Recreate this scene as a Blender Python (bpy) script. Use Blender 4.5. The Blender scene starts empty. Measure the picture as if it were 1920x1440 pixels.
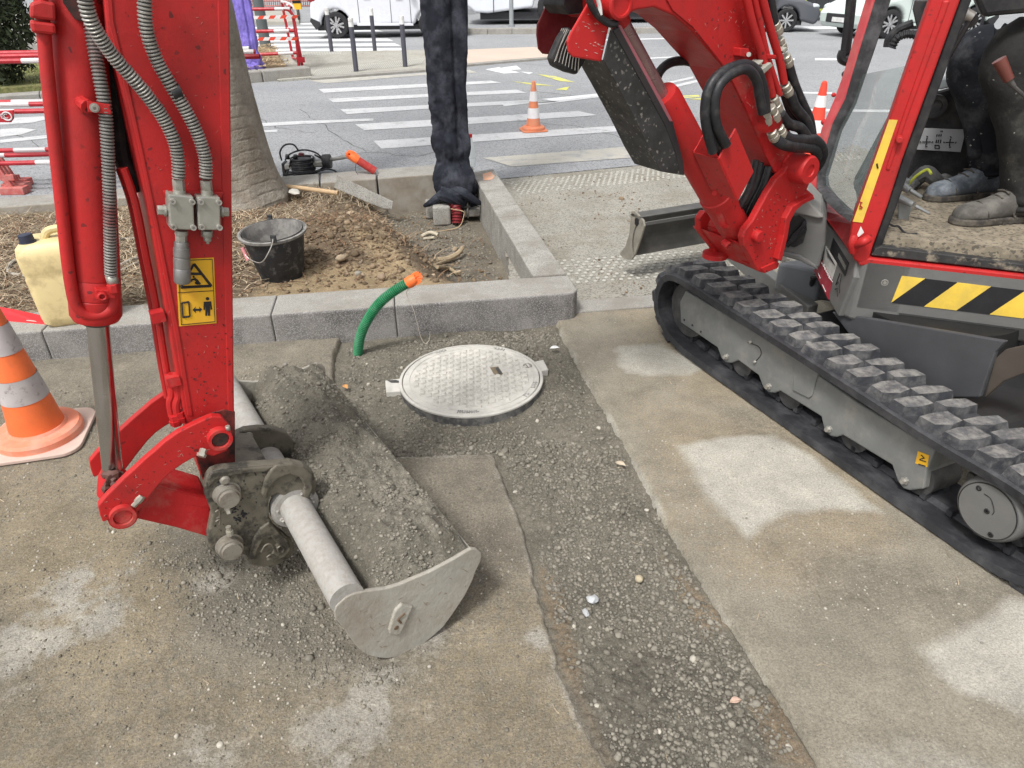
import bpy, bmesh, math, random
import numpy as np
from mathutils import Vector, Matrix
random.seed(7)
RNG = np.random.default_rng(11)
sc = bpy.context.scene
COL = sc.collection
rad = math.radians
# ------------------------------------------------------------------ camera
FPX = 1331.0; PITCH = rad(30.5); ROLL = rad(0.7); CAMH = 1.6
Fv = Vector((0, math.cos(PITCH), -math.sin(PITCH)))
U0 = Vector((0, math.sin(PITCH), math.cos(PITCH))); R0 = Vector((1, 0, 0))
Rv = R0 * math.cos(ROLL) - U0 * math.sin(ROLL)
Uv = U0 * math.cos(ROLL) + R0 * math.sin(ROLL)
EYE = Vector((0, 0, CAMH))
cam = bpy.data.cameras.new("camera"); camo = bpy.data.objects.new("camera", cam); COL.objects.link(camo)
M = Matrix((Rv, Uv, -Fv)).transposed().to_4x4(); M.translation = EYE
camo.matrix_world = M
cam.sensor_fit = 'HORIZONTAL'; cam.sensor_width = 36; cam.lens = 36 * FPX / 1920
cam.clip_start = 0.02; cam.clip_end = 2000
sc.camera = camo
# ------------------------------------------------------------------ light
SUN_EL = rad(58); SUN_AZ = rad(-150)          # high soft sun, from behind-left of the viewer
w = bpy.data.worlds.new("World"); sc.world = w; w.use_nodes = True
nt = w.node_tree; nt.nodes.clear()
sky = nt.nodes.new('ShaderNodeTexSky'); sky.sky_type = 'NISHITA'; sky.sun_disc = False
sky.sun_elevation = SUN_EL; sky.sun_rotation = SUN_AZ; sky.air_density = 1.0; sky.dust_density = 4.0; sky.ozone_density = 1.0
hs = nt.nodes.new('ShaderNodeHueSaturation'); hs.inputs['Saturation'].default_value = 0.10
bg = nt.nodes.new('ShaderNodeBackground'); bg.inputs['Strength'].default_value = 0.115
wo = nt.nodes.new('ShaderNodeOutputWorld')
nt.links.new(sky.outputs[0], hs.inputs['Color']); nt.links.new(hs.outputs[0], bg.inputs[0]); nt.links.new(bg.outputs[0], wo.inputs[0])
sl = bpy.data.lights.new("sun", 'SUN'); sl.energy = 1.5; sl.angle = rad(10); sl.color = (1, .97, .93)
so = bpy.data.objects.new("sun", sl); COL.objects.link(so)
sd = Vector((math.sin(SUN_AZ) * math.cos(SUN_EL), math.cos(SUN_AZ) * math.cos(SUN_EL), math.sin(SUN_EL)))
so.rotation_euler = sd.to_track_quat('Z', 'Y').to_euler(); so.location = (0, 0, 8)
sc.view_settings.view_transform = 'Standard'; sc.view_settings.look = 'None'
sc.view_settings.exposure = 0.86; sc.view_settings.gamma = 1.0
sc.render.engine = 'CYCLES'

# ------------------------------------------------------------------ measuring helpers
def ray(x, y):
    return Fv + Rv * ((x - 960) / FPX) + Uv * (-(y - 720) / FPX)
def G(x, y, z=0.0):
    d = ray(x, y); t = (z - CAMH) / d.z
    return EYE + d * t
def onp(x, y, p, n):
    d = ray(x, y); t = (Vector(p) - EYE).dot(n) / d.dot(n)
    return EYE + d * t
Nb = Vector((.53, -.848, 0)).normalized(); Fb = Vector((Nb.y, -Nb.x, 0)); PB = Vector((.95, 2.68, 0))
def B(x, y, o=0.0): return onp(x, y, PB + Nb * o, Nb)          # plane of boom and arm
Hn = Vector((-.3653, -.9309, 0)).normalized(); PS = Vector((1.375, 2.49, 0))
def S(x, y, w=0.0): return onp(x, y, PS - Hn * w, Hn)          # side plane of the cab, w metres inwards
Hf = Vector((-.9309, .3653, 0)).normalized()
Tn = Vector((-.9139, -.4059, 0)).normalized(); Tf = Vector((-.4059, .9139, 0)).normalized(); PT = Vector((.847, 2.913, 0))
def T(x, y, o=0.0): return onp(x, y, PT - Tn * o, Tn)          # outer plane of the near track
UP = Vector((0, 0, 1))

# ------------------------------------------------------------------ numpy noise
def hsh(ix, iy, seed):
    n = (ix.astype(np.int64) * 374761393 + iy.astype(np.int64) * 668265263 + seed * 974634777) & 0x7fffffff
    n = ((n ^ (n >> 13)) * 1274126177) & 0x7fffffff
    n = (n ^ (n >> 16)) & 0xffffff
    return n / float(0xffffff)
def vn(x, y, s, seed=0):
    x = x / s; y = y / s
    ix = np.floor(x).astype(np.int64); iy = np.floor(y).astype(np.int64)
    fx = x - ix; fy = y - iy; fx = fx * fx * (3 - 2 * fx); fy = fy * fy * (3 - 2 * fy)
    a = hsh(ix, iy, seed); b = hsh(ix + 1, iy, seed); c = hsh(ix, iy + 1, seed); d = hsh(ix + 1, iy + 1, seed)
    return (a * (1 - fx) + b * fx) * (1 - fy) + (c * (1 - fx) + d * fx) * fy
def fbm(x, y, s, seed=0, o=3):
    r = 0; a = 1; t = 0
    for k in range(o):
        r = r + a * vn(x, y, s / 2 ** k, seed + k * 17); t += a; a *= .5
    return r / t
def worley(x, y, s, seed=0):
    x = x / s; y = y / s
    ix = np.floor(x).astype(np.int64); iy = np.floor(y).astype(np.int64)
    best = np.full(x.shape, 9.0); cid = np.zeros(x.shape)
    for dx in (-1, 0, 1):
        for dy in (-1, 0, 1):
            cx = ix + dx; cy = iy + dy
            px = cx + hsh(cx, cy, seed); py = cy + hsh(cx, cy, seed + 5)
            d = (px - x) ** 2 + (py - y) ** 2
            m = d < best
            best = np.where(m, d, best); cid = np.where(m, hsh(cx, cy, seed + 9), cid)
    return np.sqrt(best), cid
def pebbly(x, y, s, seed=0):
    d, c = worley(x, y, s, seed)
    return np.clip(1 - (d / .75) ** 2, 0, 1) ** .5 * (.35 + .65 * c) * s * .5
def sstep(a, b, x):
    t = np.clip((x - a) / (b - a), 0, 1); return t * t * (3 - 2 * t)
def sdf(x, y, poly):                      # positive inside
    d = np.full(x.shape, 1e9); inside = np.zeros(x.shape, bool)
    n = len(poly)
    for i in range(n):
        ax, ay = poly[i]; bx, by = poly[(i + 1) % n]
        ex, ey = bx - ax, by - ay
        t = np.clip(((x - ax) * ex + (y - ay) * ey) / (ex * ex + ey * ey + 1e-12), 0, 1)
        d = np.minimum(d, (x - ax - t * ex) ** 2 + (y - ay - t * ey) ** 2)
        if ay != by:
            c = ((ay > y) != (by > y)) & (x < (bx - ax) * (y - ay) / (by - ay) + ax)
            inside ^= c
    d = np.sqrt(d)
    return np.where(inside, d, -d)
def g2(*pts, z=0.0):
    return [tuple(G(px, py, z)[:2]) for px, py in pts]

# ------------------------------------------------------------------ materials
MATS = {}
def mat(name, col, rough=.6, var=.15, vs=8.0, col2=None, c2amt=.5, c2s=3.0, c2lo=.45, c2hi=.62, bump=0.0, bs=60.0, metal=0.0, spec=.4,
        speck=None, sps=120.0, spt=.75, trans=0.0, alpha=1.0, coat=0.0, island=0.0, detail=6.0, rvar=.12, emit=None):
    if name in MATS: return MATS[name]
    m = bpy.data.materials.new(name); m.use_nodes = True; n = m.node_tree.nodes; L = m.node_tree.links
    bs_ = n['Principled BSDF']; tc = n.new('ShaderNodeTexCoord')
    def noise(scale, det=detail, rgh=.6):
        q = n.new('ShaderNodeTexNoise'); q.inputs['Scale'].default_value = scale; q.inputs['Detail'].default_value = det
        q.inputs['Roughness'].default_value = rgh; L.new(tc.outputs['Object'], q.inputs['Vector']); return q.outputs['Fac']
    def mr(src, a, b, c, d):
        q = n.new('ShaderNodeMapRange'); q.inputs[1].default_value = a; q.inputs[2].default_value = b; q.inputs[3].default_value = c; q.inputs[4].default_value = d
        L.new(src, q.inputs[0]); return q.outputs[0]
    def mix(f, a, b, bt='MIX'):
        q = n.new('ShaderNodeMix'); q.data_type = 'RGBA'; q.blend_type = bt
        if isinstance(f, float): q.inputs[0].default_value = f
        else: L.new(f, q.inputs[0])
        for k, v in ((6, a), (7, b)):
            if isinstance(v, tuple): q.inputs[k].default_value = (*v[:3], 1)
            else: L.new(v, q.inputs[k])
        return q.outputs[2]
    c = tuple(col)
    if var > 0:
        f = mr(noise(vs), .3, .7, 1 - var, 1 + var)
        q = n.new('ShaderNodeVectorMath'); q.operation = 'SCALE'; q.inputs[0].default_value = c; L.new(f, q.inputs['Scale']); cc = q.outputs[0]
    else: cc = c
    if island > 0:
        g = n.new('ShaderNodeNewGeometry'); f = mr(g.outputs['Random Per Island'], 0, 1, 1 - island, 1 + island)
        q = n.new('ShaderNodeVectorMath'); q.operation = 'SCALE'
        if isinstance(cc, tuple): q.inputs[0].default_value = cc
        else: L.new(cc, q.inputs[0])
        L.new(f, q.inputs['Scale']); cc = q.outputs[0]
    if col2 is not None:
        f = mr(noise(c2s, 9.0, .68), c2lo, c2hi, 0, c2amt); cc = mix(f, cc, tuple(col2))
    if speck is not None:
        v = n.new('ShaderNodeTexVoronoi'); v.inputs['Scale'].default_value = sps; L.new(tc.outputs['Object'], v.inputs['Vector'])
        s = n.new('ShaderNodeSeparateColor'); L.new(v.outputs['Color'], s.inputs[0])
        f = mr(s.outputs[0], spt, min(spt + .12, 1), 0, .85); cc = mix(f, cc, tuple(speck))
    if isinstance(cc, tuple): bs_.inputs['Base Color'].default_value = (*cc, 1)
    else: L.new(cc, bs_.inputs['Base Color'])
    if rvar > 0: L.new(mr(noise(vs * 2.2), .3, .7, max(rough - rvar, .03), min(rough + rvar, 1)), bs_.inputs['Roughness'])
    else: bs_.inputs['Roughness'].default_value = rough
    bs_.inputs['Metallic'].default_value = metal
    bs_.inputs['Specular IOR Level'].default_value = spec
    bs_.inputs['Coat Weight'].default_value = coat
    if trans > 0: bs_.inputs['Transmission Weight'].default_value = trans; bs_.inputs['IOR'].default_value = 1.45
    if alpha < 1: bs_.inputs['Alpha'].default_value = alpha
    if emit: bs_.inputs['Emission Color'].default_value = (*emit, 1); bs_.inputs['Emission Strength'].default_value = 1
    if bump > 0:
        b = n.new('ShaderNodeBump'); b.inputs['Strength'].default_value = 1; b.inputs['Distance'].default_value = bump
        L.new(noise(bs, 5.0, .65), b.inputs['Height']); L.new(b.outputs[0], bs_.inputs['Normal'])
    MATS[name] = m; return m
# soil-like surfaces that read a painted mask (stains with a shape of their own)
def maskmat(name, base, r, g, b, fine=260., bump=.004, var=.28, stone=None, sts=95., stt=.72, rw=.5):
    m = bpy.data.materials.new(name); m.use_nodes = True; n = m.node_tree.nodes; L = m.node_tree.links
    bs_ = n['Principled BSDF']; tc = n.new('ShaderNodeTexCoord')
    at = n.new('ShaderNodeAttribute'); at.attribute_name = 'mask'
    sp = n.new('ShaderNodeSeparateColor'); L.new(at.outputs['Color'], sp.inputs[0])
    def noise(scale, det=6., rgh=.65):
        q = n.new('ShaderNodeTexNoise'); q.inputs['Scale'].default_value = scale; q.inputs['Detail'].default_value = det
        q.inputs['Roughness'].default_value = rgh; L.new(tc.outputs['Object'], q.inputs['Vector']); return q.outputs['Fac']
    def mr(src, a, b_, c, d):
        q = n.new('ShaderNodeMapRange'); q.inputs[1].default_value = a; q.inputs[2].default_value = b_; q.inputs[3].default_value = c; q.inputs[4].default_value = d
        L.new(src, q.inputs[0]); return q.outputs[0]
    def mix(f, a, b_):
        q = n.new('ShaderNodeMix'); q.data_type = 'RGBA'; L.new(f, q.inputs[0])
        for k, v in ((6, a), (7, b_)):
            if isinstance(v, tuple): q.inputs[k].default_value = (*v[:3], 1)
            else: L.new(v, q.inputs[k])
        return q.outputs[2]
    def wob(src, amt=.5):       # break the painted edge up with noise
        a = n.new('ShaderNodeMath'); a.operation = 'ADD'; L.new(src, a.inputs[0]); L.new(mr(noise(38. if amt > .3 else 14., 8., .75), .25, .75, -amt, amt), a.inputs[1])
        return mr(a.outputs[0], .3, .75, 0, 1)
    c = mix(wob(sp.outputs[1]), base, g); c = mix(wob(sp.outputs[2]), c, b); c = mix(wob(sp.outputs[0], rw), c, r)
    f1 = mr(noise(5., 9., .72), .3, .7, 1 - var * .8, 1 + var * .8); f2 = mr(noise(fine * .45, 8., .85), .32, .68, 1 - var * 1.7, 1 + var * 1.5)
    mu = n.new('ShaderNodeMath'); mu.operation = 'MULTIPLY'; L.new(f1, mu.inputs[0]); L.new(f2, mu.inputs[1])
    q = n.new('ShaderNodeVectorMath'); q.operation = 'SCALE'; L.new(c, q.inputs[0]); L.new(mu.outputs[0], q.inputs['Scale']); c = q.outputs[0]
    if stone:
        v = n.new('ShaderNodeTexVoronoi'); v.inputs['Scale'].default_value = sts; L.new(tc.outputs['Object'], v.inputs['Vector'])
        s = n.new('ShaderNodeSeparateColor'); L.new(v.outputs['Color'], s.inputs[0])
        d = n.new('ShaderNodeMath'); d.operation = 'LESS_THAN'; L.new(v.outputs['Distance'], d.inputs[0]); d.inputs[1].default_value = .38
        f = n.new('ShaderNodeMath'); f.operation = 'MULTIPLY'; L.new(mr(s.outputs[0], stt, stt + .08, 0, .75), f.inputs[0]); L.new(d.outputs[0], f.inputs[1])
        c = mix(f.outputs[0], c, stone)
    L.new(c, bs_.inputs['Base Color'])
    bs_.inputs['Roughness'].default_value = .93; bs_.inputs['Specular IOR Level'].default_value = .2
    bm = n.new('ShaderNodeBump'); bm.inputs['Distance'].default_value = bump; L.new(noise(fine * .6, 6., .75), bm.inputs['Height']); L.new(bm.outputs[0], bs_.inputs['Normal'])
    return m

# ------------------------------------------------------------------ mesh builder
class MB:
    def __init__(s): s.v = []; s.f = []; s.m = []; s.sm = []
    def add(s, verts, faces, mi=0, smooth=False):
        o = len(s.v); s.v += [tuple(q) for q in verts]
        for f in faces: s.f.append([i + o for i in f]); s.m.append(mi); s.sm.append(smooth)
        return s
    def box(s, c, sz, ax=None, mi=0):
        c = Vector(c); ax = ax or (Vector((1, 0, 0)), Vector((0, 1, 0)), UP)
        vs = [c + ax[0] * (sz[0] / 2 * i) + ax[1] * (sz[1] / 2 * j) + ax[2] * (sz[2] / 2 * k) for i in (-1, 1) for j in (-1, 1) for k in (-1, 1)]
        return s.add(vs, [(0, 1, 3, 2), (4, 6, 7, 5), (0, 4, 5, 1), (2, 3, 7, 6), (0, 2, 6, 4), (1, 5, 7, 3)], mi)
    def prism(s, pts, vec, mi=0):
        n = len(pts); vec = Vector(vec); P = [Vector(p) for p in pts]
        return s.add(P + [p + vec for p in P], [list(range(n)), list(range(2 * n - 1, n - 1, -1))] + [(i, i + n, (i + 1) % n + n, (i + 1) % n) for i in range(n)], mi)
    def cyl(s, a, b, r0, r1=None, n=20, mi=0, caps=True, smooth=True):
        a = Vector(a); b = Vector(b); r1 = r0 if r1 is None else r1
        return s.lathe(a, (b - a), [(0, r0), (1, r1)], n, mi, caps, smooth)
    def lathe(s, o, axis, prof, n=24, mi=0, caps=True, smooth=True):
        o = Vector(o); ax = Vector(axis); L = ax.length; d = ax.normalized()
        t = Vector((1, 0, 0)) if abs(d.x) < .8 else Vector((0, 1, 0)); u = d.cross(t).normalized(); v = d.cross(u)
        vs = []; fs = []
        for (h, r) in prof:
            for k in range(n):
                a = 2 * math.pi * k / n; vs.append(o + ax * h + (u * math.cos(a) + v * math.sin(a)) * r)
        for i in range(len(prof) - 1):
            for k in range(n): fs.append((i * n + k, (i + 1) * n + k, (i + 1) * n + (k + 1) % n, i * n + (k + 1) % n))
        s.add(vs, fs, mi, smooth)
        if caps:
            m = len(prof) - 1; b0 = len(s.v) - len(vs)
            s.f.append([b0 + k for k in range(n)]); s.m.append(mi); s.sm.append(False)
            s.f.append([b0 + m * n + k for k in range(n - 1, -1, -1)]); s.m.append(mi); s.sm.append(False)
        return s
    def tube(s, path, r, n=10, mi=0, sub=8, ribs=None, closed=False, groove=0, deep=.8):
        P = spline(path, sub) if sub else [Vector(p) for p in path]
        if ribs: P = resample(P, ribs / 4)
        u = None; vs = []; fs = []
        for i, p in enumerate(P):
            d = (P[min(i + 1, len(P) - 1)] - P[max(i - 1, 0)]).normalized()
            if u is None: u = d.cross(Vector((.3, .5, .8))).normalized()
            u = (u - d * u.dot(d)).normalized(); v = d.cross(u)
            rr = r if not callable(r) else r(i / max(len(P) - 1, 1))
            if ribs and i % 4 in (2, 3): rr *= deep
            for k in range(n):
                a = 2 * math.pi * k / n; vs.append(p + (u * math.cos(a) + v * math.sin(a)) * rr)
        for i in range(len(P) - 1):
            for k in range(n): fs.append((i * n + k, i * n + (k + 1) % n, (i + 1) * n + (k + 1) % n, (i + 1) * n + k))
        fs.append(list(range(n - 1, -1, -1))); fs.append([(len(P) - 1) * n + k for k in range(n)])
        s.add(vs, fs, mi, True)
        if ribs and groove:
            o = len(s.f) - len(fs)
            for i in range(len(P) - 1):
                if i % 4 in (2,):
                    for k in range(n): s.m[o + i * n + k] = groove
        return s
    def blob(s, c, r, sub=2, mi=0, jit=.0, sq=(1, 1, 1), seed=0):
        v, f = ICO[sub]; rg = random.Random(seed)
        vs = [Vector((q[0] * sq[0], q[1] * sq[1], q[2] * sq[2])) * r * (1 + rg.uniform(-jit, jit)) + Vector(c) for q in v]
        return s.add(vs, f, mi, True)
    def build(s, name, mats, parent=None, bevel=0, seg=2, smooth=None, sub=0):
        me = bpy.data.meshes.new(name); me.from_pydata(s.v, [], s.f)
        mats = mats if isinstance(mats, (list, tuple)) else [mats]
        for m in mats: me.materials.append(m)
        me.polygons.foreach_set('material_index', s.m)
        me.polygons.foreach_set('use_smooth', [True] * len(s.f) if smooth else s.sm); me.update()
        bm = bmesh.new(); bm.from_mesh(me); bmesh.ops.recalc_face_normals(bm, faces=bm.faces)
        if any(s.sm):
            for e in bm.edges:
                if len(e.link_faces) == 2 and e.calc_face_angle(0) > .62: e.smooth = False
        bm.to_mesh(me); bm.free()
        return link(name, me, parent, bevel, seg, sub)
    def split(s, name, mats, parent=None, bevel=0, seg=2):
        par = list(range(len(s.v)))
        def root(i):
            while par[i] != i: par[i] = par[par[i]]; i = par[i]
            return i
        for f in s.f:
            r = root(f[0])
            for i in f[1:]: par[root(i)] = r
        gr = {}
        for k, f in enumerate(s.f): gr.setdefault(root(f[0]), []).append(k)
        o = None
        for ks in gr.values():
            b = MB(); mp = {}
            for k in ks:
                for i in s.f[k]:
                    if i not in mp: mp[i] = len(b.v); b.v.append(s.v[i])
                b.f.append([mp[i] for i in s.f[k]]); b.m.append(s.m[k]); b.sm.append(s.sm[k])
            o = b.build(name, mats, parent, bevel, seg)
        return o
def link(name, me, parent=None, bevel=0, seg=2, sub=0):
    o = bpy.data.objects.new(name, me); COL.objects.link(o)
    if parent is not None: o.parent = parent; o.matrix_parent_inverse = world_of(parent).inverted()
    if sub: q = o.modifiers.new('sub', 'SUBSURF'); q.levels = q.render_levels = sub
    if bevel:
        q = o.modifiers.new('bevel', 'BEVEL'); q.width = bevel; q.segments = seg; q.limit_method = 'ANGLE'; q.angle_limit = rad(38)
    return o
def world_of(o):
    m = Matrix.LocRotScale(o.location, o.rotation_euler, o.scale)
    if o.parent: return world_of(o.parent) @ o.matrix_parent_inverse @ m
    return m
def spline(P, sub=8):
    P = [Vector(p) for p in P]; out = []
    if len(P) < 3: return [P[0].lerp(P[-1], k / sub) for k in range(sub + 1)]
    for i in range(len(P) - 1):
        a = P[max(i - 1, 0)]; b = P[i]; c = P[i + 1]; d = P[min(i + 2, len(P) - 1)]
        for k in range(sub):
            t = k / sub
            out.append(.5 * ((2 * b) + (c - a) * t + (2 * a - 5 * b + 4 * c - d) * t * t + (3 * b - a - 3 * c + d) * t ** 3))
    out.append(P[-1]); return out
def resample(P, step):
    out = [P[0]]; acc = 0
    for i in range(1, len(P)):
        a = P[i - 1]; b = P[i]; L = (b - a).length
        while acc + L >= step:
            t = (step - acc) / L; a = a.lerp(b, t); out.append(a); L = (b - a).length; acc = 0
            if L < 1e-9: break
        acc += L
    return out
def ico(sub):
    bm = bmesh.new(); bmesh.ops.create_icosphere(bm, subdivisions=sub, radius=1)
    bm.verts.ensure_lookup_table(); v = [tuple(q.co) for q in bm.verts]; f = [tuple(q.index for q in p.verts) for p in bm.faces]; bm.free(); return v, f
ICO = {k: ico(k) for k in (1, 2, 3)}

def thing(name, label, cat, loc=(0, 0, 0), rz=0, group=None):
    o = bpy.data.objects.new(name, None); COL.objects.link(o); o.location = loc; o.rotation_euler = (0, 0, rz)
    o['label'] = label; o['category'] = cat
    if group: o['group'] = group
    o.empty_display_size = .1
    return o
def tag(o, label, cat, group=None, kind=None):
    if kind: o['kind'] = kind
    if label: o['label'] = label
    if cat: o['category'] = cat
    if group: o['group'] = group
    return o
def struct(o): o['kind'] = 'structure'; return o
def copy_tree(o, label=None, parent=None, group=None):
    kids = [c for c in bpy.data.objects if c.parent == o]
    c = o.copy(); COL.objects.link(c)
    if parent is not None: c.parent = parent
    if label: c['label'] = label
    if group: c['group'] = group
    for k in kids: copy_tree(k, None, c)
    return c
def rawmesh(name, V, F, m, parent=None, smooth=False, mask=None):
    me = bpy.data.meshes.new(name); V = np.asarray(V, np.float32); F = np.asarray(F, np.int32); k = F.shape[1]
    me.vertices.add(len(V)); me.vertices.foreach_set('co', V.ravel())
    me.loops.add(F.size); me.loops.foreach_set('vertex_index', F.ravel())
    me.polygons.add(len(F)); me.polygons.foreach_set('loop_start', np.arange(0, F.size, k, dtype=np.int32))
    me.polygons.foreach_set('use_smooth', np.full(len(F), smooth))
    me.update(calc_edges=True); me.validate()
    for q in (m if isinstance(m, (list, tuple)) else [m]): me.materials.append(q)
    if mask is not None:
        a = me.color_attributes.new('mask', 'FLOAT_COLOR', 'POINT'); a.data.foreach_set('color', np.asarray(mask, np.float32).ravel())
    return link(name, me, parent)
def field(name, poly, step, hf, m, maskf=None, pad=.0, smooth=True, xf=None, parent=None):
    P = np.array(poly); x0, y0 = P.min(0) - pad; x1, y1 = P.max(0) + pad
    nx = int((x1 - x0) / step) + 2; ny = int((y1 - y0) / step) + 2
    X, Y = np.meshgrid(x0 + np.arange(nx) * step, y0 + np.arange(ny) * step)
    X = X + (hsh((X / step).astype(np.int64), (Y / step).astype(np.int64), 3) - .5) * step * .5
    D = sdf(X, Y, poly); Z = hf(X, Y, D)
    keep = (D > -pad - 1e-6)
    kc = keep[:-1, :-1] & keep[1:, :-1] & keep[:-1, 1:] & keep[1:, 1:]
    idx = np.arange(nx * ny).reshape(ny, nx)
    F = np.stack([idx[:-1, :-1][kc], idx[:-1, 1:][kc], idx[1:, 1:][kc], idx[1:, :-1][kc]], 1)
    used = np.unique(F); rm = np.full(nx * ny, -1); rm[used] = np.arange(len(used)); F = rm[F]
    V = np.stack([X.ravel(), Y.ravel(), Z.ravel()], 1)[used]
    mk = None
    if maskf is not None:
        r, g, b = maskf(X, Y); mk = np.stack([np.broadcast_to(q, X.shape).ravel()[used] for q in (r, g, b)] + [np.ones(len(used))], 1)
    if xf is not None: V = xf(V)
    return rawmesh(name, V, F, m, parent, smooth, mk)
def scatter(name, pts, rs, m, sub=1, flat=(.55, .9), smooth=True, parent=None, seed=1, sink=.25):
    rg = np.random.default_rng(seed); v, f = ICO[sub]; v = np.array(v); f = np.array(f); n = len(pts); k = len(v)
    pts = np.asarray(pts); rs = np.asarray(rs)
    a = rg.uniform(0, 2 * np.pi, n); sx = rg.uniform(.75, 1.25, n); sz = rg.uniform(flat[0], flat[1], n)
    V = v[None] * (1 + rg.uniform(-.16, .16, (n, k, 1)))
    V[..., 0] *= sx[:, None]; V[..., 2] *= sz[:, None]
    tl = rg.uniform(-.5, .5, n)[:, None]; V = np.stack([V[..., 0] * np.cos(tl) - V[..., 2] * np.sin(tl), V[..., 1], V[..., 0] * np.sin(tl) + V[..., 2] * np.cos(tl)], -1)
    c, s_ = np.cos(a)[:, None], np.sin(a)[:, None]
    V = np.stack([V[..., 0] * c - V[..., 1] * s_, V[..., 0] * s_ + V[..., 1] * c, V[..., 2]], -1) * rs[:, None, None]
    V += pts[:, None]; V[..., 2] += (rs * (1 - 2 * sink) * .5)[:, None]
    Fc = (f[None] + (np.arange(n) * k)[:, None, None]).reshape(-1, 3)
    return rawmesh(name, V.reshape(-1, 3), Fc, m, parent, smooth)
# ------------------------------------------------------------------ paints and stuffs
RED = mat('red_paint', (.455, .020, .020), .5, .10, 5, col2=(.22, .022, .02), c2amt=.75, c2s=5, c2lo=.46, c2hi=.72, bump=.0008, bs=70, spec=.32, speck=(.10, .02, .02), sps=130, spt=.978)
REDD = mat('red_paint_dusty', (.44, .016, .018), .6, .15, 7, col2=(.30, .22, .17), c2amt=.42, c2s=9, c2lo=.48, c2hi=.72, bump=.001, bs=120, spec=.3)
GREASE = mat('black_grease', (.025, .02, .018), .45, .3, 20, col2=(.12, .03, .025), c2amt=.6, c2s=30)
CHROME = mat('chromed_steel', (.50, .485, .48), .2, .12, 9, metal=1, rvar=.08)
STEEL = mat('zinc_steel', (.42, .41, .38), .42, .15, 20, col2=(.30, .27, .22), c2amt=.5, c2s=30, metal=.55)
GREY = mat('grey_paint', (.135, .135, .13), .5, .1, 6, col2=(.22, .21, .19), c2amt=.35, c2s=8, c2lo=.5, c2hi=.75, bump=.0005, bs=90)
GREYF = mat('track_frame_grey', (.16, .165, .16), .55, .12, 8, col2=(.30, .28, .25), c2amt=.45, c2s=10, c2lo=.48, c2hi=.7, bump=.0008, bs=70)
DGREY = mat('dark_grey_steel', (.05, .05, .05), .55, .2, 8, col2=(.13, .12, .11), c2amt=.5, c2s=12)
RUB = mat('track_rubber', (.026, .027, .031), .55, .25, 12, col2=(.12, .12, .125), c2amt=.6, c2s=9, c2lo=.45, c2hi=.72, bump=.0015, bs=60)
RUBT = mat('dusty_tread_rubber', (.095, .095, .098), .85, .3, 18, col2=(.25, .24, .22), c2amt=.8, c2s=30, c2lo=.42, c2hi=.62, bump=.003, bs=70, spec=.2)
BLK = mat('black_plastic', (.014, .014, .016), .5, .2, 10, col2=(.06, .058, .055), c2amt=.5, c2s=14)
HOSE = mat('black_hose', (.016, .017, .02), .5, .25, 40, col2=(.09, .085, .08), c2amt=.5, c2s=30, c2lo=.5, c2hi=.7)
CAST = mat('cast_coupler_steel', (.15, .135, .105), .55, .25, 18, col2=(.035, .032, .028), c2amt=.85, c2s=16, c2lo=.5, c2hi=.6, bump=.002, bs=50, metal=.25)
TUBE = mat('dusty_tube_steel', (.36, .348, .325), .85, .08, 25, col2=(.28, .25, .21), c2amt=.6, c2s=60, c2lo=.46, c2hi=.66, bump=.0022, bs=170, spec=.15)
BKT = mat('mud_dried_bucket_steel', (.34, .325, .285), .75, .12, 5, col2=(.21, .17, .125), c2amt=.6, c2s=4.5, c2lo=.48, c2hi=.70, bump=.0028, bs=60, spec=.25)
YEL = mat('yellow_sticker', (.75, .42, .02), .5, .08, 10, col2=(.55, .25, .05), c2amt=.3, c2s=20)
YELP = mat('pale_yellow_sticker', (.72, .50, .07), .5, .1, 10, col2=(.4, .3, .1), c2amt=.3, c2s=14)
BLKS = mat('black_sticker', (.018, .018, .02), .5, .2, 12)
WHT = mat('white_paint', (.72, .72, .71), .5, .08, 8, col2=(.45, .43, .4), c2amt=.4, c2s=10)
GLASS = mat('cab_glass', (.26, .33, .32), .08, .05, 8, alpha=.30, col2=(.38, .42, .40), c2amt=.3, spec=.7, rvar=.04)
ORG = mat('orange_cone_plastic', (.78, .16, .045), .5, .1, 8, col2=(.42, .12, .06), c2amt=.4, c2s=14, c2lo=.5, c2hi=.7)
ORGD = mat('faded_orange_plastic', (.66, .22, .11), .6, .1, 8, col2=(.5, .33, .24), c2amt=.5, c2s=12)
REFL = mat('dirty_reflective_white', (.42, .39, .385), .6, .1, 14, col2=(.17, .13, .12), c2amt=.7, c2s=40, c2lo=.56, c2hi=.66)
REFLW = mat('reflective_white', (.72, .70, .70), .5, .08, 14)
GRAN = mat('granite', (.36, .345, .31), .88, .10, 9, col2=(.25, .225, .185), c2amt=.75, c2s=4, speck=(.21, .205, .20), sps=420, spt=.55, bump=.002, bs=160, spec=.2)
GRAND = mat('granite_side_face', (.215, .205, .192), .85, .2, 6, col2=(.10, .096, .092), c2amt=.8, c2s=4, speck=(.34, .33, .325), sps=330, spt=.66, bump=.003, bs=130, spec=.25)
CONC = mat('concrete_block', (.34, .33, .30), .9, .12, 12, col2=(.22, .20, .17), c2amt=.65, c2s=5, speck=(.18, .17, .16), sps=220, spt=.72, bump=.002, bs=110, spec=.15)
GRAVEL = mat('gravel_stones', (.20, .185, .153), .93, .2, 60, island=.35, bump=.0012, bs=260, spec=.15)
PEBL = mat('pale_pebbles', (.36, .335, .285), .85, .2, 50, island=.35, bump=.0008, bs=200, spec=.25)
CLOD = mat('soil_clods', (.185, .138, .092), .95, .3, 40, island=.4, bump=.002, bs=160, spec=.1)
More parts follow.
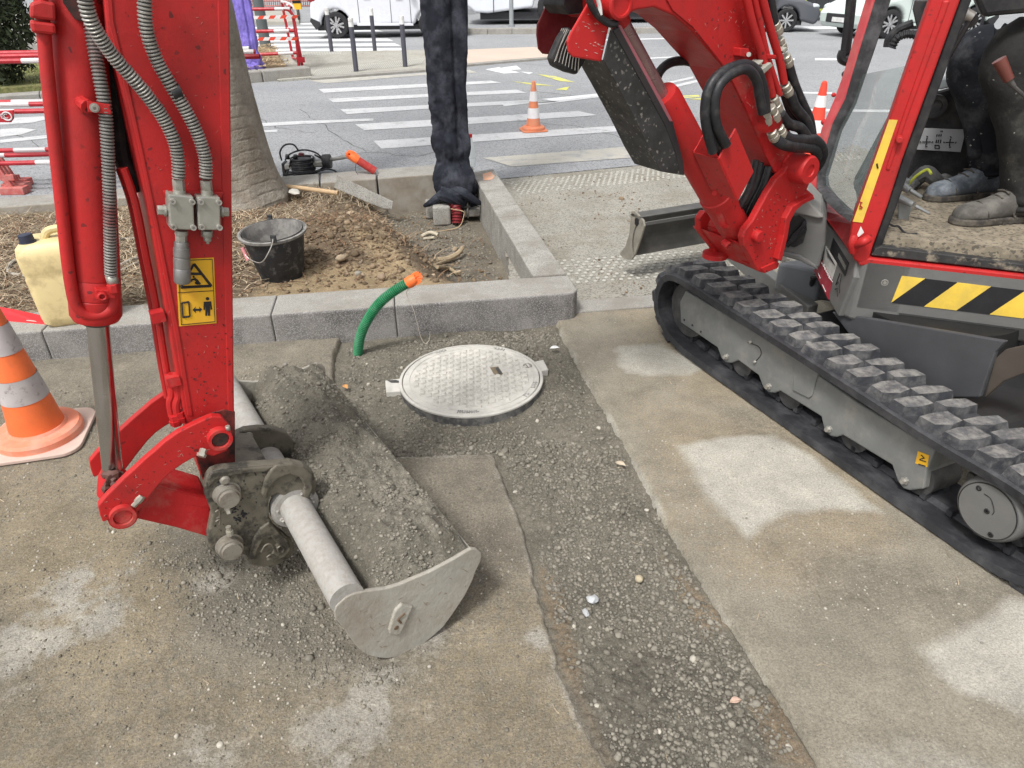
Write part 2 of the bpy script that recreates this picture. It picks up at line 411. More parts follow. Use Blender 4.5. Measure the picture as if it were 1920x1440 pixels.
STRAW = mat('dry_straw', (.34, .275, .195), .9, .25, 15, island=.65, spec=.1)
WOOD = mat('pale_wood', (.48, .34, .2), .75, .15, 12)
MULCH = mat('brown_mulch', (.17, .105, .065), .95, .3, 30, island=.5, spec=.1)

# ------------------------------------------------------------------ ground
FARROAD = [(-60, 4.3), (-4.5, 4.3), tuple(G(0, 368, .15)[:2]), tuple(G(890, 302, .15)[:2]), tuple(G(930, 336)[:2]), tuple(G(1225, 307)[:2]), (60, 24.5), (60, 70), (-60, 70)]
me = bpy.data.meshes.new('ground')
me.from_pydata([(-400, -400, -.3), (400, -400, -.3), (400, 400, -.3), (-400, 400, -.3)], [], [(0, 1, 2, 3)])
EARTH = mat('earth', (.2, .18, .15), .95, .2, .5); me.materials.append(EARTH)
struct(link('ground', me))

ASPH = mat('asphalt', (.285, .292, .305), .9, .08, .8, col2=(.37, .375, .38), c2amt=.6, c2s=.35, c2lo=.38, c2hi=.6, speck=(.16, .165, .17), sps=95, spt=.70, bump=.005, bs=110, spec=.25)
# asphalt stipple gets dark grains too
def road_sheet(name, poly, z, m, th=.0):
    b = MB(); b.add([(x, y, z) for x, y in poly], [list(range(len(poly)))]); return struct(b.build(name, m))
_ = road_sheet('road', FARROAD[:6] + [(9, 8.2), (60, 8.2), (60, 70), (-60, 70)], 0.0, ASPH)

def near_h(X, Y, D):
    jit = (fbm(X, Y, .05, 5) - .5) * .02 + (fbm(X, Y, .3, 6) - .5) * .02
    e = sstep(-.012, .016, D + jit)
    rgh = np.where(X < .25 + (Y < 1) * .1, 1.0, .45); rough = rgh * 1.15 * (.35 + .65 * sstep(.38, .62, fbm(X, Y, .30, 9)))
    return .0 + (fbm(X, Y, .8, 1) - .5) * .012 + (fbm(X, Y, .06, 2) - .5) * .006 + (pebbly(X, Y, .024, 3) * .22 + pebbly(X, Y, .014, 4) * .34) * rough - .06 * (1 - e)
KA = G(20, 680); KB = G(1020, 610, -.02); KD = (KB - KA); KD.z = 0; KD.normalize(); KN = Vector((-KD.y, KD.x, 0))     # near kerb face line
def kline(x): return KA.y + (x - KA.x) * KD.y / KD.x
LEFT = [(-4.4, kline(-4.4) + .03), (-.86, kline(-.86) + .03), (-.845, 3.0), (-.785, 2.735), (-.74, 2.45), (-.70, 2.2), (-.40, 2.187), (-.074, 2.2), (.046, 1.727), (.118, 1.239), (.16, 1.1), (.223, .962), (.33, .5), (.5, -.3), (-4.4, -.3)]
RIGHT = [(.20, 3.45), (.227, 3.371), (.335, 2.75), (.442, 2.187), (.50, 1.85), (.559, 1.556), (.62, 1.25), (.69, .956), (.82, .3), (1.0, -.3), (5.2, -.3), (5.2, 4.0), (.79, 3.55), (.33, 3.47)]
def blobmask(X, Y, poly, soft=.06):
    return sstep(-soft, soft, sdf(X, Y, poly))
def left_mask(X, Y):
    r = np.zeros(X.shape)
    n = fbm(X, Y, .28, 21, 4); n2 = fbm(X, Y, .09, 22, 3)
    spots = [((30, 1215), .20), ((150, 1120), .17), ((200, 1160), .10), ((700, 1330), .16), ((620, 1380), .12), ((640, 1300), .10), ((740, 1290), .10), ((390, 1400), .10), ((800, 1200), .07), ((1010, 1200), .05), ((1030, 1280), .04), ((400, 1090), .07), ((640, 1420), .10)]
    for (px, py), rr in spots:
        c = G(px, py); d = np.sqrt((X - c.x) ** 2 + (Y - c.y) ** 2); r = np.maximum(r, sstep(rr * 1.6, rr * .1, d) * (.30 + .95 * n * sstep(.3, .6, n2)))
    # pale broken lip beside the gravel strip
    lip = sstep(.045, .0, np.abs(sdf(X, Y, LEFT))) * (X > -.42); r = np.maximum(r, lip * (.30 + .7 * fbm(X, Y, .12, 23)))
    g = sstep(.5, .72, fbm(X, Y, 1.1, 30)) * .6 + blobmask(X, Y, g2((0, 960), (330, 1010), (420, 1100), (250, 1180), (0, 1180)), .25) * .55
    # grey damp fines spilled around the bucket
    b = blobmask(X, Y, g2((330, 960), (520, 1010), (700, 1180), (760, 1280), (560, 1290), (380, 1180), (250, 1040)), .16) * .7
    b = np.maximum(b, blobmask(X, Y, g2((440, 640), (620, 645), (600, 690), (440, 700)), .04) * .0)
    b = np.maximum(b, sstep(.16, .02, Y * 0 + (kline(0) - (Y - X * KD.y / KD.x))) * .4)
    return r, g, b
def right_mask(X, Y):
    X0, Y0 = X, Y; X = X + (fbm(X0, Y0, .18, 130, 4) - .5) * .10; Y = Y + (fbm(X0, Y0, .18, 140, 4) - .5) * .10
    r = blobmask(X, Y, g2((1268, 835), (1330, 822), (1450, 812), (1560, 880), (1660, 950), (1480, 960), (1385, 1005), (1340, 960), (1290, 880)), .05) * (.72 + .4 * fbm(X0, Y0, .3, 150))
    r = np.maximum(r, blobmask(X, Y, g2((1150, 655), (1240, 640), (1330, 690), (1290, 705), (1175, 700)), .05) * .72)
    r = np.maximum(r, blobmask(X, Y, g2((1715, 1205), (1800, 1170), (1920, 1130), (2100, 1150), (2100, 1380), (1920, 1350), (1800, 1290)), .06) * (.70 + .4 * fbm(X0, Y0, .3, 151)))
    r = np.maximum(r, blobmask(X, Y, g2((1560, 1400), (1700, 1370), (1900, 1440), (1950, 1600), (1600, 1600)), .12) * .6)
    X, Y = X0, Y0; lip = sstep(.035, .0, np.abs(sdf(X, Y, RIGHT))) * (Y > .9) * (Y < 3.3); r = np.maximum(r, lip * (.20 + .7 * fbm(X, Y, .15, 24)))
    g = sstep(.45, .7, fbm(X, Y, .9, 33)) * .75
    b = blobmask(X, Y, g2((1500, 1010), (1800, 1080), (1920, 1110), (1800, 1160), (1620, 1180), (1480, 1090)), .15) * .7
    b = np.maximum(b, blobmask(X, Y, g2((1300, 740), (1440, 770), (1560, 870), (1400, 830)), .08) * .5)
    return r, g, b
SLAB = maskmat('dusty_slab', (.238, .213, .170), (.38, .355, .305), (.285, .240, .168), (.178, .163, .133), 330, .0075, .36, stone=(.34, .31, .25), sts=120, stt=.86)
SLABR = maskmat('dusty_slab_pale', (.268, .242, .193), (.44, .42, .365), (.300, .255, .184), (.205, .183, .145), 340, .0050, .31, stone=(.36, .33, .27), sts=130, stt=.88, rw=.12)
struct(field('pavement', LEFT, .0062, near_h, SLAB, left_mask, pad=.012))
struct(field('pavement', RIGHT, .0105, near_h, SLABR, right_mask, pad=.012))
# the trench filled with grey gravel
MCX, MCY = (G(750, 707, .01).x + G(1018, 707, .01).x) / 2, G(884, 707, .01).y
TRENCH = [(-.95, kline(-.95) + .05), (-1.0, 2.0), (-.2, 2.0), (-.12, 1.6), (0, 1.0), (.1, .5), (.2, -.6), (1.2, -.6), (.9, .6), (.75, 1.2), (.62, 2.0), (.42, 3.0), (.36, 3.60), (.30, kline(.3) + .1)]
def trench_h(X, Y, D):
    dr = sstep(.12, -.02, sdf(X, Y, RIGHT) * -1) ; dl = sstep(.10, -.02, sdf(X, Y, LEFT) * -1)
    near = sstep(1.7, 1.0, Y)
    big = pebbly(X, Y, .022, 40) * sstep(.3, .6, fbm(X, Y, .4, 41)) + pebbly(X, Y, .012, 42) * .9 + pebbly(X, Y, .006, 43) * .7
    cov = np.exp(-((np.sqrt((X - MCX) ** 2 + (Y - MCY) ** 2) / .40) ** 6)) * .022
    ins = sstep(.008, .03, np.maximum(sdf(X, Y, RIGHT), sdf(X, Y, LEFT))) * -.05
    return ins + cov - .036 + .020 * near + (fbm(X, Y, .35, 44) - .5) * .026 + (fbm(X, Y, .07, 46) - .5) * .008 + big * .95 + .006 * (dl + dr) * near
def trench_mask(X, Y):
    r = sstep(.55, .75, fbm(X, Y, .5, 50)) * .35
    g = .75 * np.maximum(blobmask(X, Y, g2((1240, 1020), (1300, 1080), (1380, 1170), (1320, 1190), (1270, 1110)), .03), blobmask(X, Y, g2((1000, 1040), (1060, 1090), (1080, 1180), (1100, 1300), (1170, 1440), (1130, 1440), (1050, 1260)), .03)) * .95
    g = np.maximum(g, blobmask(X, Y, g2((1400, 1300), (1470, 1310), (1540, 1440), (1450, 1440)), .04) * .8)
    b = sstep(.5, .7, fbm(X, Y, .45, 51)) * .6
    return r, g, b
TRM = maskmat('trench_gravel', (.160, .147, .118), (.22, .205, .168), (.205, .162, .112), (.11, .10, .082), 420, .0040, .38, stone=(.26, .245, .21), sts=120, stt=.88)
struct(field('gravel_bed', TRENCH, .0045, trench_h, TRM, trench_mask, pad=.0))
def rpts(poly, n, zf, seed, dens=None):
    rg = np.random.default_rng(seed); P = np.array(poly); lo, hi = P.min(0), P.max(0)
    X = rg.uniform(lo[0], hi[0], n * 4); Y = rg.uniform(lo[1], hi[1], n * 4)
    k = sdf(X, Y, poly) > .01
    if dens is not None: k &= rg.uniform(0, 1, len(X)) < dens(X, Y)
    X = X[k][:n]; Y = Y[k][:n]; Z = zf(X, Y); return np.stack([X, Y, Z], 1)
TP = [(-.83, 3.14), (-.77, 2.75), (-.69, 2.25), (-.39, 2.20), (-.06, 2.22), (.06, 1.72), (.13, 1.23), (.235, .96), (.38, .40), (.82, .40), (.685, .96), (.555, 1.56), (.438, 2.19), (.225, 3.36)]
th = lambda X, Y: trench_h(X, Y, None)
clump = lambda X, Y: .18 + .82 * sstep(.42, .62, fbm(X, Y, .3, 41))
P = rpts(TP, 15000, th, 60, clump); tag(scatter('gravel', P, RNG.gamma(2.6, .0011, len(P)) + .0016, GRAVEL, 1, seed=2), 'loose grey gravel filling the dug strip beside the manhole cover', 'gravel', kind='stuff')
P = rpts(TP, 45, th, 61); tag(scatter('pebbles', P, RNG.gamma(3, .0012, len(P)) + .003, PEBL, 2, seed=3, sink=.3), 'scattered pale pebbles lying in the grey gravel strip', 'pebbles', kind='stuff')
def nh(X, Y): return near_h(X, Y, np.full(X.shape, 1.0))
LP = [(-2.6, 2.6), (-.9, 3.0), (-.85, 2.4), (-.4, 2.1), (-.1, 2.1), (.02, 1.6), (.2, .9), (.3, .5), (-1.2, .5), (-2.6, 1.3)]
P = rpts(LP, 9000, nh, 162, lambda X, Y: .15 + .85 * sstep(.40, .62, fbm(X, Y, .3, 164))); tag(scatter('crumbs', P, RNG.gamma(2.0, .0007, len(P)) + .0009, mat('dusty_crumbs', (.215, .193, .155), .95, .2, 60, island=.35, bump=.001, bs=200, spec=.1), 1, seed=14), 'dusty crumbs of broken stone over the left pavement', 'crumbs', kind='stuff')
P = rpts(LP, 2200, nh, 62, lambda X, Y: .05 + .95 * sstep(.45, .7, fbm(X, Y, .4, 64))); tag(scatter('grit', P, RNG.gamma(2.2, .0007, len(P)) + .0011, PEBL, 1, seed=4), 'fine pale grit strewn over the dusty pavement around the bucket', 'grit', kind='stuff')
BP = g2((330, 960), (540, 1010), (700, 1180), (780, 1290), (560, 1300), (330, 1150), (250, 1030))
P = rpts(BP, 1500, nh, 65, lambda X, Y: sstep(.4, .6, fbm(X, Y, .2, 66))); tag(scatter('spilled_gravel', P, RNG.gamma(2.5, .0009, len(P)) + .0014, GRAVEL, 1, seed=5), 'spilled grey gravel crumbs under the digger bucket', 'gravel', kind='stuff')
RP = [(.25, 3.3), (.46, 2.2), (.6, 1.5), (.75, .9), (.9, .4), (2.2, .4), (1.2, 1.7), (.8, 2.8), (.6, 3.4)]
P = rpts(RP, 1500, nh, 67, lambda X, Y: .06 + .9 * sstep(.5, .75, fbm(X, Y, .4, 68))); tag(scatter('grit', P, RNG.gamma(2.0, .0007, len(P)) + .001, PEBL, 1, seed=6), 'fine grit strewn over the pavement slab beside the tracks', 'grit', kind='stuff')

def blades(name, P, L, wd, m, lab, cat, seed, up=.8, k=1):
    rg = np.random.default_rng(seed); n = len(P); a = rg.uniform(0, 2 * np.pi, n); el = rg.uniform(.0, up, n); ln = rg.uniform(L[0], L[1], n); cv = rg.uniform(-.9, .9, n)
    V = []; F = []; T_ = [0, .33, .67, 1]
    base = np.asarray(P)
    for i, t in enumerate(T_):
        aa = a + cv * t; x = base[:, 0] + np.cos(aa) * ln * t * np.cos(el); y = base[:, 1] + np.sin(aa) * ln * t * np.cos(el); z = base[:, 2] + np.sin(el) * ln * t * (1 - .35 * t) + .003
        ww = wd * (1 - .6 * t); V.append(np.stack([x - np.sin(aa) * ww, y + np.cos(aa) * ww, z], 1)); V.append(np.stack([x + np.sin(aa) * ww, y - np.cos(aa) * ww, z], 1))
    V = np.stack(V, 1).reshape(-1, 3); I = (np.arange(n) * 8)[:, None]
    F = np.concatenate([I + np.array([2 * i, 2 * i + 1, 2 * i + 3, 2 * i + 2]) for i in range(3)], 0)
    return tag(rawmesh(name, V, F, m), lab, cat, kind='stuff')
DEB = [(-2.4, 1.2), (2.2, .6), (1.0, 2.2), (.6, 3.4), (-.8, 3.0), (-2.4, 2.6)]
# single stones and leaves one can point at
def stone(px, py, r, label, m=PEBL, z=0.0, sq=(1, .8, .6), name='stone', jit=.1, seed=0):
    c = G(px, py, z); b = MB(); b.blob((0, 0, r * sq[2] * .6), r, 2, jit=jit, sq=sq, seed=seed); o = b.build(name, m); o.location = c; o.rotation_euler = (0, 0, seed)
    return tag(o, label, 'stone')
GST = mat('grey_rubble', (.42, .43, .44), .85, .15, 60, bump=.001, bs=200)
stone(1110, 1127, .017, 'larger light grey broken stone lying on the gravel strip', GST, -.012, (1, .8, .75), jit=.22, seed=3)
stone(1098, 1150, .012, 'small pointed grey stone chip beside the larger grey stone', GST, -.012, (1.2, .6, .5), jit=.25, seed=5)
stone(1198, 1088, .0135, 'round cream pebble in the middle of the gravel strip', mat('cream_pebble', (.42, .36, .25), .8, .15, 80), -.012, (1, .95, .8), 'pebble', .03, 8)
stone(348, 1229, .0075, 'flat white pebble on the dusty pavement below the digger bucket', REFLW, 0, (1.4, .8, .4), 'pebble', .05, 4)
stone(413, 1398, .0085, 'whitish round pebble near the lower edge of the dusty pavement', PEBL, 0, (1.1, 1, .6), 'pebble', .05, 2)
stone(805, 1183, .007, 'small cream stone on the slab right of the bucket corner', PEBL, 0, (1.2, 1, .8), 'pebble', .15, 9)
stone(535, 685, .011, 'round white pebble on the slab behind the digger bucket', PEBL, 0, (1, 1, .7), 'pebble', .08, 1)
stone(1168, 552, .014, 'small white stone in front of the flush granite border', PEBL, 0, (1, 1, .7), 'pebble', .08, 12)
def leaf(px, py, L, rz, label, z, m):
    b = MB(); n = 6; vs = []; fs = []
    for i in range(n + 1):
        t = i / n; wv = math.sin(math.pi * min(t * 1.05, 1)) * L * .28; x = (t - .5) * L; zz = .006 * math.sin(t * 3) + .003
        vs += [(x, -wv, zz + .004), (x, 0, zz), (x, wv, zz + .005)]
    for i in range(n):
        for k in (0, 1): fs.append((i * 3 + k, i * 3 + k + 1, (i + 1) * 3 + k + 1, (i + 1) * 3 + k))
    b.add(vs, fs, smooth=True); o = b.build('dry_leaf', m); o.location = G(px, py, z); o.rotation_euler = (0, 0, rz)
    q = o.modifiers.new('s', 'SOLIDIFY'); q.thickness = .0008
    return tag(o, label, 'leaf')
LEAFM = mat('dry_leaf', (.5, .42, .32), .8, .2, 60)
leaf(1163, 873, .045, -.6, 'curled pale dry leaf on gravel near the slab edge', -.012, LEAFM)
leaf(1378, 1318, .034, .2, 'pinkish dry leaf on gravel near the bottom edge', -.01, mat('pink_leaf', (.45, .32, .25), .8, .2, 60))
leaf(648, 728, .045, -.9, 'orange brown dry leaf behind the bucket edge', -.008, mat('orange_leaf', (.55, .28, .1), .8, .2, 60))
leaf(1040, 655, .05, .1, 'white scrap of dry leaf right of the manhole cover', -.01, WHT)
o = MB().tube([G(1266, 1334, -.008), G(1273, 1344, -.004), G(1282, 1354, -.006)], .0012, 6).build('twig', STRAW); tag(o, 'short straight pale twig lying on the lower gravel strip', 'twig')

P = rpts(DEB, 110, lambda X, Y: X * 0 + .004, 170)
blades('straw_bits', P, (.012, .04), .0012, STRAW, 'a few loose straw bits blown over the pavement and gravel', 'straw bits', 33, up=.3)
# flush granite border and studded paving to the right of the bed
PAV = mat('washed_concrete', (.33, .315, .275), .9, .1, 2.5, col2=(.235, .212, .165), c2amt=.75, c2s=1.8, c2lo=.47, c2hi=.62, speck=(.17, .16, .14), sps=130, spt=.62, bump=.004, bs=130, spec=.2)
bl = [G(1074, 583), G(1232, 571)]; bd = (bl[1] - bl[0]).normalized(); bn = Vector((-bd.y, bd.x, 0))
b0 = G(1058, 590); blen = .98
for k in range(4):
    a = b0 + bd * (k * blen + .004); e = b0 + bd * ((k + 1) * blen - .004)
    o = MB().prism([a + UP * .012, e + UP * .012, e + bn * .15 + UP * .012, a + bn * .15 + UP * .012], (0, 0, -.12)).build('border_stone', GRAN, bevel=.006)
    tag(o, ['flush pale granite border stone beside the kerb corner', 'flush granite border stone hidden partly by the tracks', 'flush granite border stone under the digger cab', 'last flush granite border stone beyond the digger'][k], 'border stone')
e1 = b0 + bn * .153; far0 = G(930, 336); far1 = G(1225, 307); fd = (far1 - far0).normalized()
pav = [(e1 - bd * .25), e1 + bd * 4.2, far0 + fd * 6.5, far0 - fd * .05]
def pav_h(X, Y, D): return -.001 + (fbm(X, Y, .5, 70) - .5) * .006 + (fbm(X, Y, .03, 71) - .5) * .0024
struct(field('paving', [tuple(p[:2]) for p in pav], .022, pav_h, PAV, pad=.0))
studs = MB(); STUD = mat('tactile_stud', (.43, .42, .375), .7, .12, 30)
rg = random.Random(5)
def stud_rows(p0, d, nrm, rows, cols, sp, skip):
    for i in range(cols):
        for j in range(rows):
            if rg.random() < skip: continue
            c = p0 + d * ((i + .5 * (j % 2)) * sp) + nrm * (j * sp * .87); studs.lathe(c, UP * .005, [(0, .013), (.7, .011), (1, .006)], 8)
fn = Vector((-fd.y, fd.x, 0))
stud_rows(far0 + fd * .05 - fn * .52 + UP * .001, fd, fn, 9, 66, .052, .10)
stud_rows(b0 + bn * .42 + bd * .02 + UP * .001, bd, bn, 9, 40, .052, .15)
tag(studs.build('tactile_studs', STUD), 'rows of small white tactile studs set into the paving', 'tactile studs', kind='stuff')
P = rpts([tuple(p[:2]) for p in pav], 2600, lambda X, Y: pav_h(X, Y, None), 72, lambda X, Y: .02 + .98 * sstep(.56, .68, fbm(X, Y, .3, 73))); tag(scatter('crumbs', P, RNG.gamma(2, .0016, len(P)) + .0015, CLOD, 1, seed=8), 'soil crumbs trodden onto the studded paving', 'soil crumbs', kind='stuff')

# worn road markings
def paint(name, worn=.5, col=(.62, .63, .64)):
    return mat(name, col, .8, .06, 3, col2=(.30, .305, .31), c2amt=.9, c2s=5, c2lo=worn, c2hi=worn + .14, speck=(.3, .3, .31), sps=90, spt=.88, bump=.002, bs=120)
PW = paint('worn_white_marking', .54, (.53, .535, .545)); PB2 = paint('beige_worn_marking', .5, (.44, .42, .37)); PBW = paint('bright_marking', .66, (.66, .67, .68)); PY = paint('yellow_survey_marking', .5, (.62, .60, .12))
def marking(pts, m, z=.004, name='road_marking'):
    P = [G(x, y, z) for x, y in pts]; b = MB(); b.add(P, [list(range(len(P)))]); return struct(b.build(name, m))
CW = [((578, 151), (597, 154), (612, 156), (800, 140), (895, 136), (880, 131)), ((597, 167), (607, 174), (800, 163), (940, 155), (920, 151)),
      ((616, 185), (625, 192), (800, 182), (988, 174), (968, 168)), ((638, 205), (651, 214), (800, 204), (1047, 191), (1020, 186)),
      ((666, 233), (683, 244), (860, 234), (1120, 216), (1085, 208)), ((700, 264), (716, 279), (860, 268), (1205, 243), (1170, 235))]
for c in CW[1:]: marking(c, PW)
marking(CW[0], PB2); marking(((905, 296), (960, 312), (1228, 292), (1228, 271)), PB2)
marking(((400, 242), (405, 235), (560, 227), (700, 222), (700, 226), (560, 233)), PW)
marking(((940, 193), (1165, 171), (1168, 174), (945, 199)), PBW); marking(((1000, 192), (1168, 172), (1300, 143), (1300, 147), (1170, 176), (1000, 198)), PW)
marking(((1210, 172), (1400, 128), (1400, 132), (1215, 176)), PW)
for c in [((910, 130), (935, 126), (975, 136), (945, 138)), ((940, 127), (968, 123), (978, 130), (955, 131)), ((975, 134), (1000, 136), (992, 139))]: marking(c, PBW)
for c in [((1008, 139), (1042, 143), (1078, 154), (1050, 152)), ((957, 152), (1000, 156), (1040, 161), (1000, 159)), ((1040, 168), (1068, 162), (1062, 169)), ((1262, 180), (1310, 178), (1312, 182), (1264, 185)), ((1290, 186), (1330, 183), (1330, 187))]: marking(c, PY)
for c in [((1495, 172), (1560, 173), (1560, 176), (1495, 175)), ((1470, 110), (1490, 109), (1490, 113), (1470, 113)), ((1528, 109), (1575, 109), (1575, 113), (1528, 113)), ((1400, 110), (1460, 108), (1460, 112), (1400, 113)),
          ((1490, 204), (1700, 206), (1700, 211), (1490, 208)), ((1480, 50), (1585, 49), (1585, 54), (1480, 55)), ((1130, 74), (1300, 70), (1300, 72), (1130, 76)), ((1180, 110), (1300, 104), (1300, 106), (1180, 112))]: marking(c, PBW)
# the second crossing behind the bollards
for i, (y, h, x1) in enumerate([(44, 3, 690), (51, 3, 700), (58, 3.5, 720), (65, 4, 735), (74, 4.5, 738), (83, 5, 752), (92, 5, 765)]):
    marking(((450 - 2 * i, y), (450 - 2 * i, y + h), (x1, y + h - 2), (x1 - 12, y - 2)), PBW)
# arrows on the left road
marking(((0, 242), (40, 240), (68, 243), (40, 252), (0, 257)), PW); marking(((0, 222), (80, 218), (95, 222), (60, 230), (0, 234)), PW)
marking(((0, 262), (100, 252), (250, 247), (250, 251), (100, 258), (0, 268)), PW)
marking(((0, 62), (60, 66), (130, 66), (130, 72), (60, 72), (0, 70)), PBW); marking(((430, 247), (520, 243), (520, 247), (430, 251)), PW)

CRK = mat('road_crack', (.10, .10, .10), .95, .1, 10)
ck = MB(); rg = random.Random(17)
def crack(pts, wd=.006):
    P = [G(x, y, .002) for x, y in pts]; Q_ = []
    for i in range(len(P) - 1):
        for k in range(6): Q_.append(P[i].lerp(P[i + 1], k / 6) + Vector((rg.uniform(-.03, .03), rg.uniform(-.04, .04), 0)))
    for i in range(len(Q_) - 1):
        d = (Q_[i + 1] - Q_[i]).normalized(); n_ = Vector((-d.y, d.x, 0)) * wd * rg.uniform(.4, 1.2); ck.add([Q_[i] - n_, Q_[i + 1] - n_, Q_[i + 1] + n_, Q_[i] + n_], [(0, 1, 2, 3)])
for pts in (((560, 205), (600, 230), (640, 262), (700, 290)), ((470, 215), (520, 238), (600, 252)), ((900, 176), (1000, 170), (1100, 182), (1190, 168)), ((930, 222), (1010, 230), (1090, 238), (1180, 262)), ((1260, 150), (1340, 146), (1430, 140), (1530, 146)), ((1440, 215), (1500, 235), (1540, 225)), ((980, 120), (1100, 128), (1180, 150)), ((20, 245), (60, 262), (90, 290)), ((600, 300), (680, 285), (780, 292), (850, 280)), ((1480, 130), (1530, 128), (1575, 126))): crack(pts)
struct(ck.build('road_cracks', CRK))
# pavement island behind the crossing, flush kerb, beige strip
ISL = mat('island_paving', (.40, .385, .34), .9, .08, 1.5, col2=(.31, .29, .24), c2amt=.6, c2s=1.2, speck=(.24, .23, .20), sps=60, spt=.68, bump=.004, bs=70)
BEI = mat('beige_resin', (.52, .43, .36), .9, .06, 1.0)
def sheet(pts, z, m, name, th=.14):
    b = MB(); b.prism([G(x, y, z) for x, y in pts], (0, 0, -th)); return struct(b.build(name, m))
sheet(((520, 150), (585, 145), (800, 130), (870, 122), (870, 104), (838, 93), (560, 97), (520, 100)), .03, ISL, 'island')
sheet(((870, 119), (950, 112), (1030, 106), (1035, 92), (1000, 88), (870, 93)), .03, BEI, 'island')
sheet(((870, 122), (950, 115), (1035, 108), (1035, 106), (950, 112.3), (870, 119.3)), .034, GRAN, 'island_edge')
sheet(((583, 147), (800, 131), (869, 122.5), (869, 119.5), (800, 127), (583, 143)), .034, GRAN, 'island_edge')
TACT = MB()
def ribs(x0, y0, x1, y1, h, n, lean):
    for i in range(n):
        t = i / n; x = x0 + (x1 - x0) * t; y = y0 + (y1 - y0) * t
        TACT.prism([G(x, y, .032), G(x + 1.6, y - .1, .032), G(x + lean + 1.6, y - h - .1, .032), G(x + lean, y - h, .032)], (0, 0, .004))
ribs(585, 142, 790, 121, 12, 52, 9); ribs(560, 105, 640, 102, 6, 26, 2)
tag(TACT.build('tactile_ribs', mat('tactile_rib', (.50, .49, .45), .8, .1, 10)), 'pale ribbed tactile strip along the island edge', 'tactile ribs', kind='stuff')
# central reservation and the far verge
def kerb_run(x0, y0, x1, y1, n, ztop, wd, labels, group, m=GRAN, name='kerb_stone', cat='kerb stone'):
    a = G(x0, y0, ztop); e = G(x1, y1, ztop); d = (e - a) / n; q = Vector((-d.y, d.x, 0)).normalized() * wd
    for k in range(n):
        p = a + d * k; r = a + d * (k + 1) - d.normalized() * .008
        o = MB().prism([p, r, r + q, p + q], (0, 0, -.3)).build(name, m, bevel=.012); tag(o, labels[k], cat, group)
ord_ = ['first', 'second', 'third', 'fourth', 'fifth', 'sixth', 'seventh', 'eighth', 'ninth', 'tenth', 'eleventh', 'twelfth']
kerb_run(869, 54, 1240, 52, 8, .14, .3, ['%s kerb stone from the left in the kerb before the white bus' % ord_[k] for k in range(8)], 'kerb stones in front of the bus')
kerb_run(-20, 182, 330, 157, 4, .14, .3, ['%s kerb stone from the left in front of the green lawn strip' % ord_[k] for k in range(4)], 'kerb stones along the lawn')
LAWN = mat('lawn', (.16, .17, .06), .95, .3, 30, col2=(.30, .26, .12), c2amt=.6, c2s=12, bump=.02, bs=60)
sheet(((-80, 170), (330, 145), (330, 95), (-80, 104)), .12, LAWN, 'lawn', .2)
lp = [tuple(G(x, y, .12)[:2]) for x, y in ((-60, 166), (330, 143), (330, 99), (-60, 108))]
tufts = rpts(lp, 2600, lambda X, Y: X * 0 + .12, 80)
blades('grass', tufts, (.06, .14), .006, mat('grass_blade', (.19, .22, .07), .9, .3, 5, island=.4), 'short patchy green grass behind the far kerb', 'grass', 5, up=1.4)
FARP = mat('far_pavement', (.36, .34, .30), .9, .1, 1)
sheet(((-150, 88), (330, 80), (330, 52), (-150, 58)), .10, GRAN, 'pavement', .2)
sheet(((-150, 48), (560, 40), (560, 20), (-150, 26)), .10, FARP, 'pavement', .2)
# ------------------------------------------------------------------ kerb stones of the planting bed
KH = .15
def stone_block(name, p, r, q, top, bot, label, cat, group, m=GRAN, bevel=.012, gap=.004):
    d = (r - p).normalized(); p = p + d * gap; r = r - d * gap
    P = [Vector((v.x, v.y, top)) for v in (p, r, r + q, p + q)]
    b = MB(); b.prism(P, (0, 0, bot - top)); b.m[0] = 0
    o = b.build(name, m, bevel=bevel); return tag(o, label, cat, group)
def kp(x): return Vector((x, kline(x), 0))
cuts = [-6.0, -5.2, -4.2, -3.2, -2.2, G(511, 650).x + .005, G(737, 640).x + .01, .352]
labs = ['granite kerb stone at the far left end, outside the cone', 'granite kerb stone second from the far left end', 'granite kerb stone left of the red spirit level', 'granite kerb stone under the red spirit level end',
        'granite kerb stone behind the striped cone and the digger arm', 'short granite kerb stone left of the green conduit', 'long granite kerb stone behind the manhole cover, with rounded corner']
KMAT = bpy.data.materials.new('kerb_granite')
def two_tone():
    # same stone; the sides carry the darker face grain, the top the paler one
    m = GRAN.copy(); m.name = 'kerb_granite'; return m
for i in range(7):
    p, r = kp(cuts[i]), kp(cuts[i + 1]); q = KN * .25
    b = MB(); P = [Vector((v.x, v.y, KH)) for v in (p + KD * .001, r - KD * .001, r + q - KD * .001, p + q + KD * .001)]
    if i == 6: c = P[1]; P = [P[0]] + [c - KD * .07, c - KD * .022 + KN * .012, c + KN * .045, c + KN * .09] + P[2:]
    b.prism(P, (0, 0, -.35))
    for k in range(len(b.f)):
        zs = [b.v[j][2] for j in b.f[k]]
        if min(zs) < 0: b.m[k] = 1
    o = b.build('kerb_stone', [GRAN, GRAND], bevel=.010, seg=3); tag(o, labs[i], 'kerb stone', 'granite kerb stones round the planting bed')  # tops take the paler granite, sides the darker one
ro_f, ro_n = G(925, 316, KH), G(1063, 513, KH); ri_f, ri_n = G(884, 322, KH), G(999, 517, KH)
def lerp_px(a, b, t): return a.lerp(b, t)
c1 = G(983, 402, KH); t1 = (c1.y - ro_n.y) / (ro_f.y - ro_n.y); c2 = G(968, 382, KH); t2 = (c2.y - ro_n.y) / (ro_f.y - ro_n.y)
